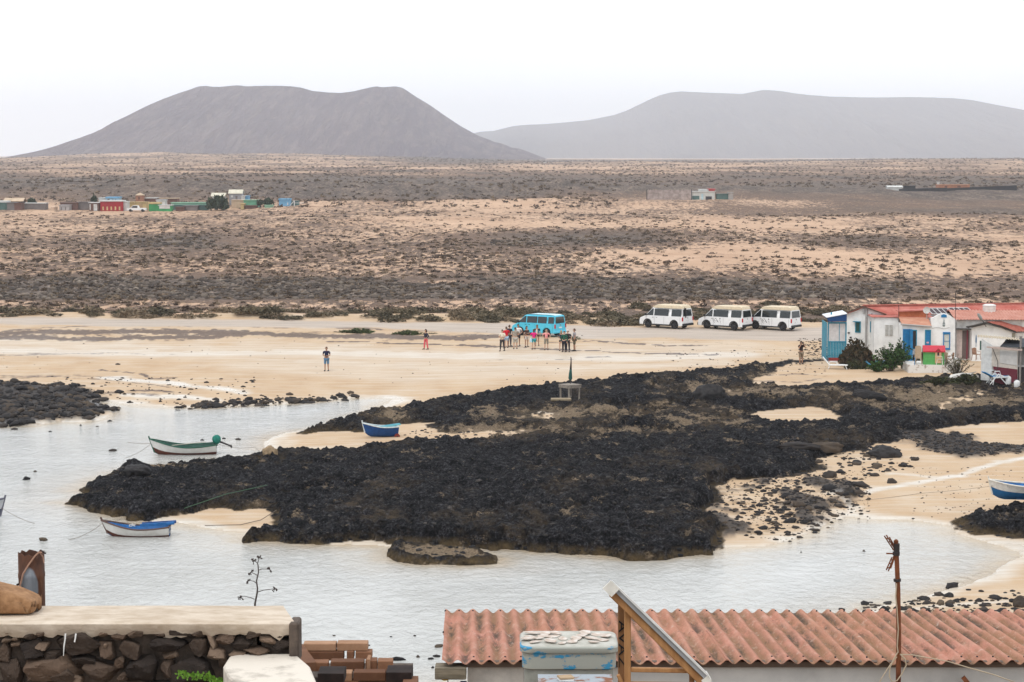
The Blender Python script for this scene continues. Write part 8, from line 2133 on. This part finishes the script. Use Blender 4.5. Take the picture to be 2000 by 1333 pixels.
far_tree(412, 411, 1.4, 3.2, VY + 3, 'dark rounded tree, first of the pair below the whitish hut', 71)
far_tree(433, 411, 2.1, 3.6, VY + 4, 'larger dark tree, second of the pair in the hamlet', 72)
far_tree(424, 405, 1.6, 3.0, VY + 7, 'tree crown filling the gap between the dark pair', 73)
far_tree(184, 397, .9, 2.2, VY + 12, 'small dark tree left of the pale blue storey', 74)
far_tree(524, 402, 1.3, 2.2, VY + 7, 'dark tree above the little mint hut', 75)
far_tree(508, 402, 1.1, 1.7, VY + 8, 'low greyish tree between the jade hut and dark tree', 76)
far_tree(62, 399, 1.3, 1.6, VY + 14, 'hazy tree behind the long grey shed', 77)
# pickup
pk = empty('pickup_truck', P(268, 414, VY - 3), R(180), 'white pickup truck parked before the yellow huts of the far hamlet', 'pickup truck')
k = MB(); k.prism([(x_, -.85, z_) for x_, z_ in ((2.5, .4), (2.5, .85), (1.6, 1.0), (1.0, 1.6), (-.3, 1.6), (-.55, .95), (-2.4, .95), (-2.4, .4))], (0, 1.7, 0)); k.build('body', WH, pk)
k = MB(); 
for s in (-.87, .85): k = MB(); k.prism([(x_, s, z_) for x_, z_ in ((1.4, 1.02), (.95, 1.5), (-.2, 1.5), (-.2, 1.02))], (0, .02, 0)); k.build('window', GLASS, pk)
for x_ in (1.6, -1.5):
    for s in (-.85, .85): k = MB(); k.tube([(x_, s - .1, .35), (x_, s + .1, .35)], .36, 12); k.build('wheel', TYRE, pk)
# fenced hut in the middle distance
Y2_ = gy_at(1350, 391)
f_ = empty('plank_fence', P(1264, 391, Y2_), 0, 'tall pale vertical plank fence of the lone compound on the plain', 'fence')
w_ = (P(1350, 391, Y2_) - P(1264, 391, Y2_)).x; h_ = (P(1264, 371, Y2_) - P(1264, 391, Y2_)).z; q = random.Random(8)
k = MB(); n_ = 46
for i in range(n_): k.b2(w_ * i / n_, w_ * (i + .85) / n_, 0, .06, -1, h_ * q.uniform(.93, 1.02))
k.build('planks', c_('plank_grey', (.34, .28, .26), .35), f_)['kind'] = 'stuff'
k = MB(); k.b2(-.2, 0, 0, .2, -1, h_ * 1.03); k.b2(w_, w_ + .2, 0, .2, -1, h_ * 1.05); k.build('end_post', DKB, f_)
shed(1351, 1396, 375, 391, Y2_ + 1, c_('board_white', (.50, .50, .47)), 'pale boarded hut with green drapes beside the plank fence', WHB, .0, win=((1352, 383, 1366, 390, TEL), (1378, 384, 1390, 391, DKB), (1370, 379, 1373.5, 391, c_('azure', (.4, .55, .6)))))
shed(1385, 1396, 370.5, 375, Y2_ + 3, c_('scarlet', (.40, .05, .05)), 'small red roofed top behind the boarded hut', c_('scarlet', ()), .1, rstyle='gable')
shed(1366, 1384, 371, 376, Y2_ + 4, WHB, 'white upper hut left of the small red roof')
shed(1400, 1423, 380, 391, Y2_ + 1, TEL, 'dark green netting shelter at the right of the boarded hut', TEL)
shed(1423, 1432, 377, 391, Y2_, c_('concrete', (.32, .30, .28)), 'narrow grey concrete hut ending the lone compound')
# walled compound on the right rise
Y3_ = gy_at(1850, 374)
def wallrun(px0, py0a, py0b, px1, py1a, py1b, Y, m, label):
    o = empty('compound_wall', P(px0, py0b, Y), 0, label, 'wall'); b0 = o.location
    k = MB(); a_ = P(px0, py0a, Y) - b0; b_ = P(px1, py1b, Y) - b0; d_ = P(px1, py1a, Y) - b0
    k.prism([(0, 0, -1.5), (b_.x, 0, b_.z - 1.5), (d_.x, 0, d_.z), (0, 0, a_.z)], (0, .3, 0)); k.build('wall_face', m, o)
wallrun(1636, 378, 381, 1684, 371.5, 376, Y3_ + 3, c_('ochre_wall', (.26, .18, .12)), 'low ochre wall rising toward the dark compound walls')
wallrun(1684, 372, 375.5, 1720, 370.5, 375, Y3_ + 2, GREYB, 'short dull grey wall between the ochre and the dark walls')
wallrun(1728, 370.5, 374, 1756, 370, 374, Y3_ + 1, WHB, 'low white strip of wall below the white domed roof')
wallrun(1756, 369.5, 375, 1850, 367, 373.5, Y3_, DKB, 'long dark compound wall on the right rise, nearer part')
wallrun(1850, 368, 373, 1986, 362.5, 368.5, Y3_ + 4, DKB, 'dark compound wall continuing to the right, farther part')
shed(1734, 1762, 366.5, 371, Y3_ + 8, WHB, 'white low curved-roof hut in the walled compound', WHB, .5, rstyle='gable')
shed(1768, 1788, 364, 369, Y3_ + 9, DKB, 'dark low hut in the walled compound')
shed(1832, 1894, 361.5, 368, Y3_ + 8, c_('orange_wall', (.38, .17, .10)), 'orange-walled bungalow with a flat roof in the compound', c_('orange_roof', (.46, .25, .16)), .0, name='bungalow', cat='house', win=((1845, 363.5, 1850, 366.5, BRB), (1870, 363.5, 1876, 366.5, BRB)))
shed(1831, 1835, 356.5, 362, Y3_ + 10, WHB, 'tiny white water box on the left of the orange bungalow', depth=1)
shed(1062, 1068, 318.5, 323.5, 2300, WHB, 'tiny distant white house at the foot of the volcano', WHB, .3, name='farm_house', cat='house', rstyle='gable')
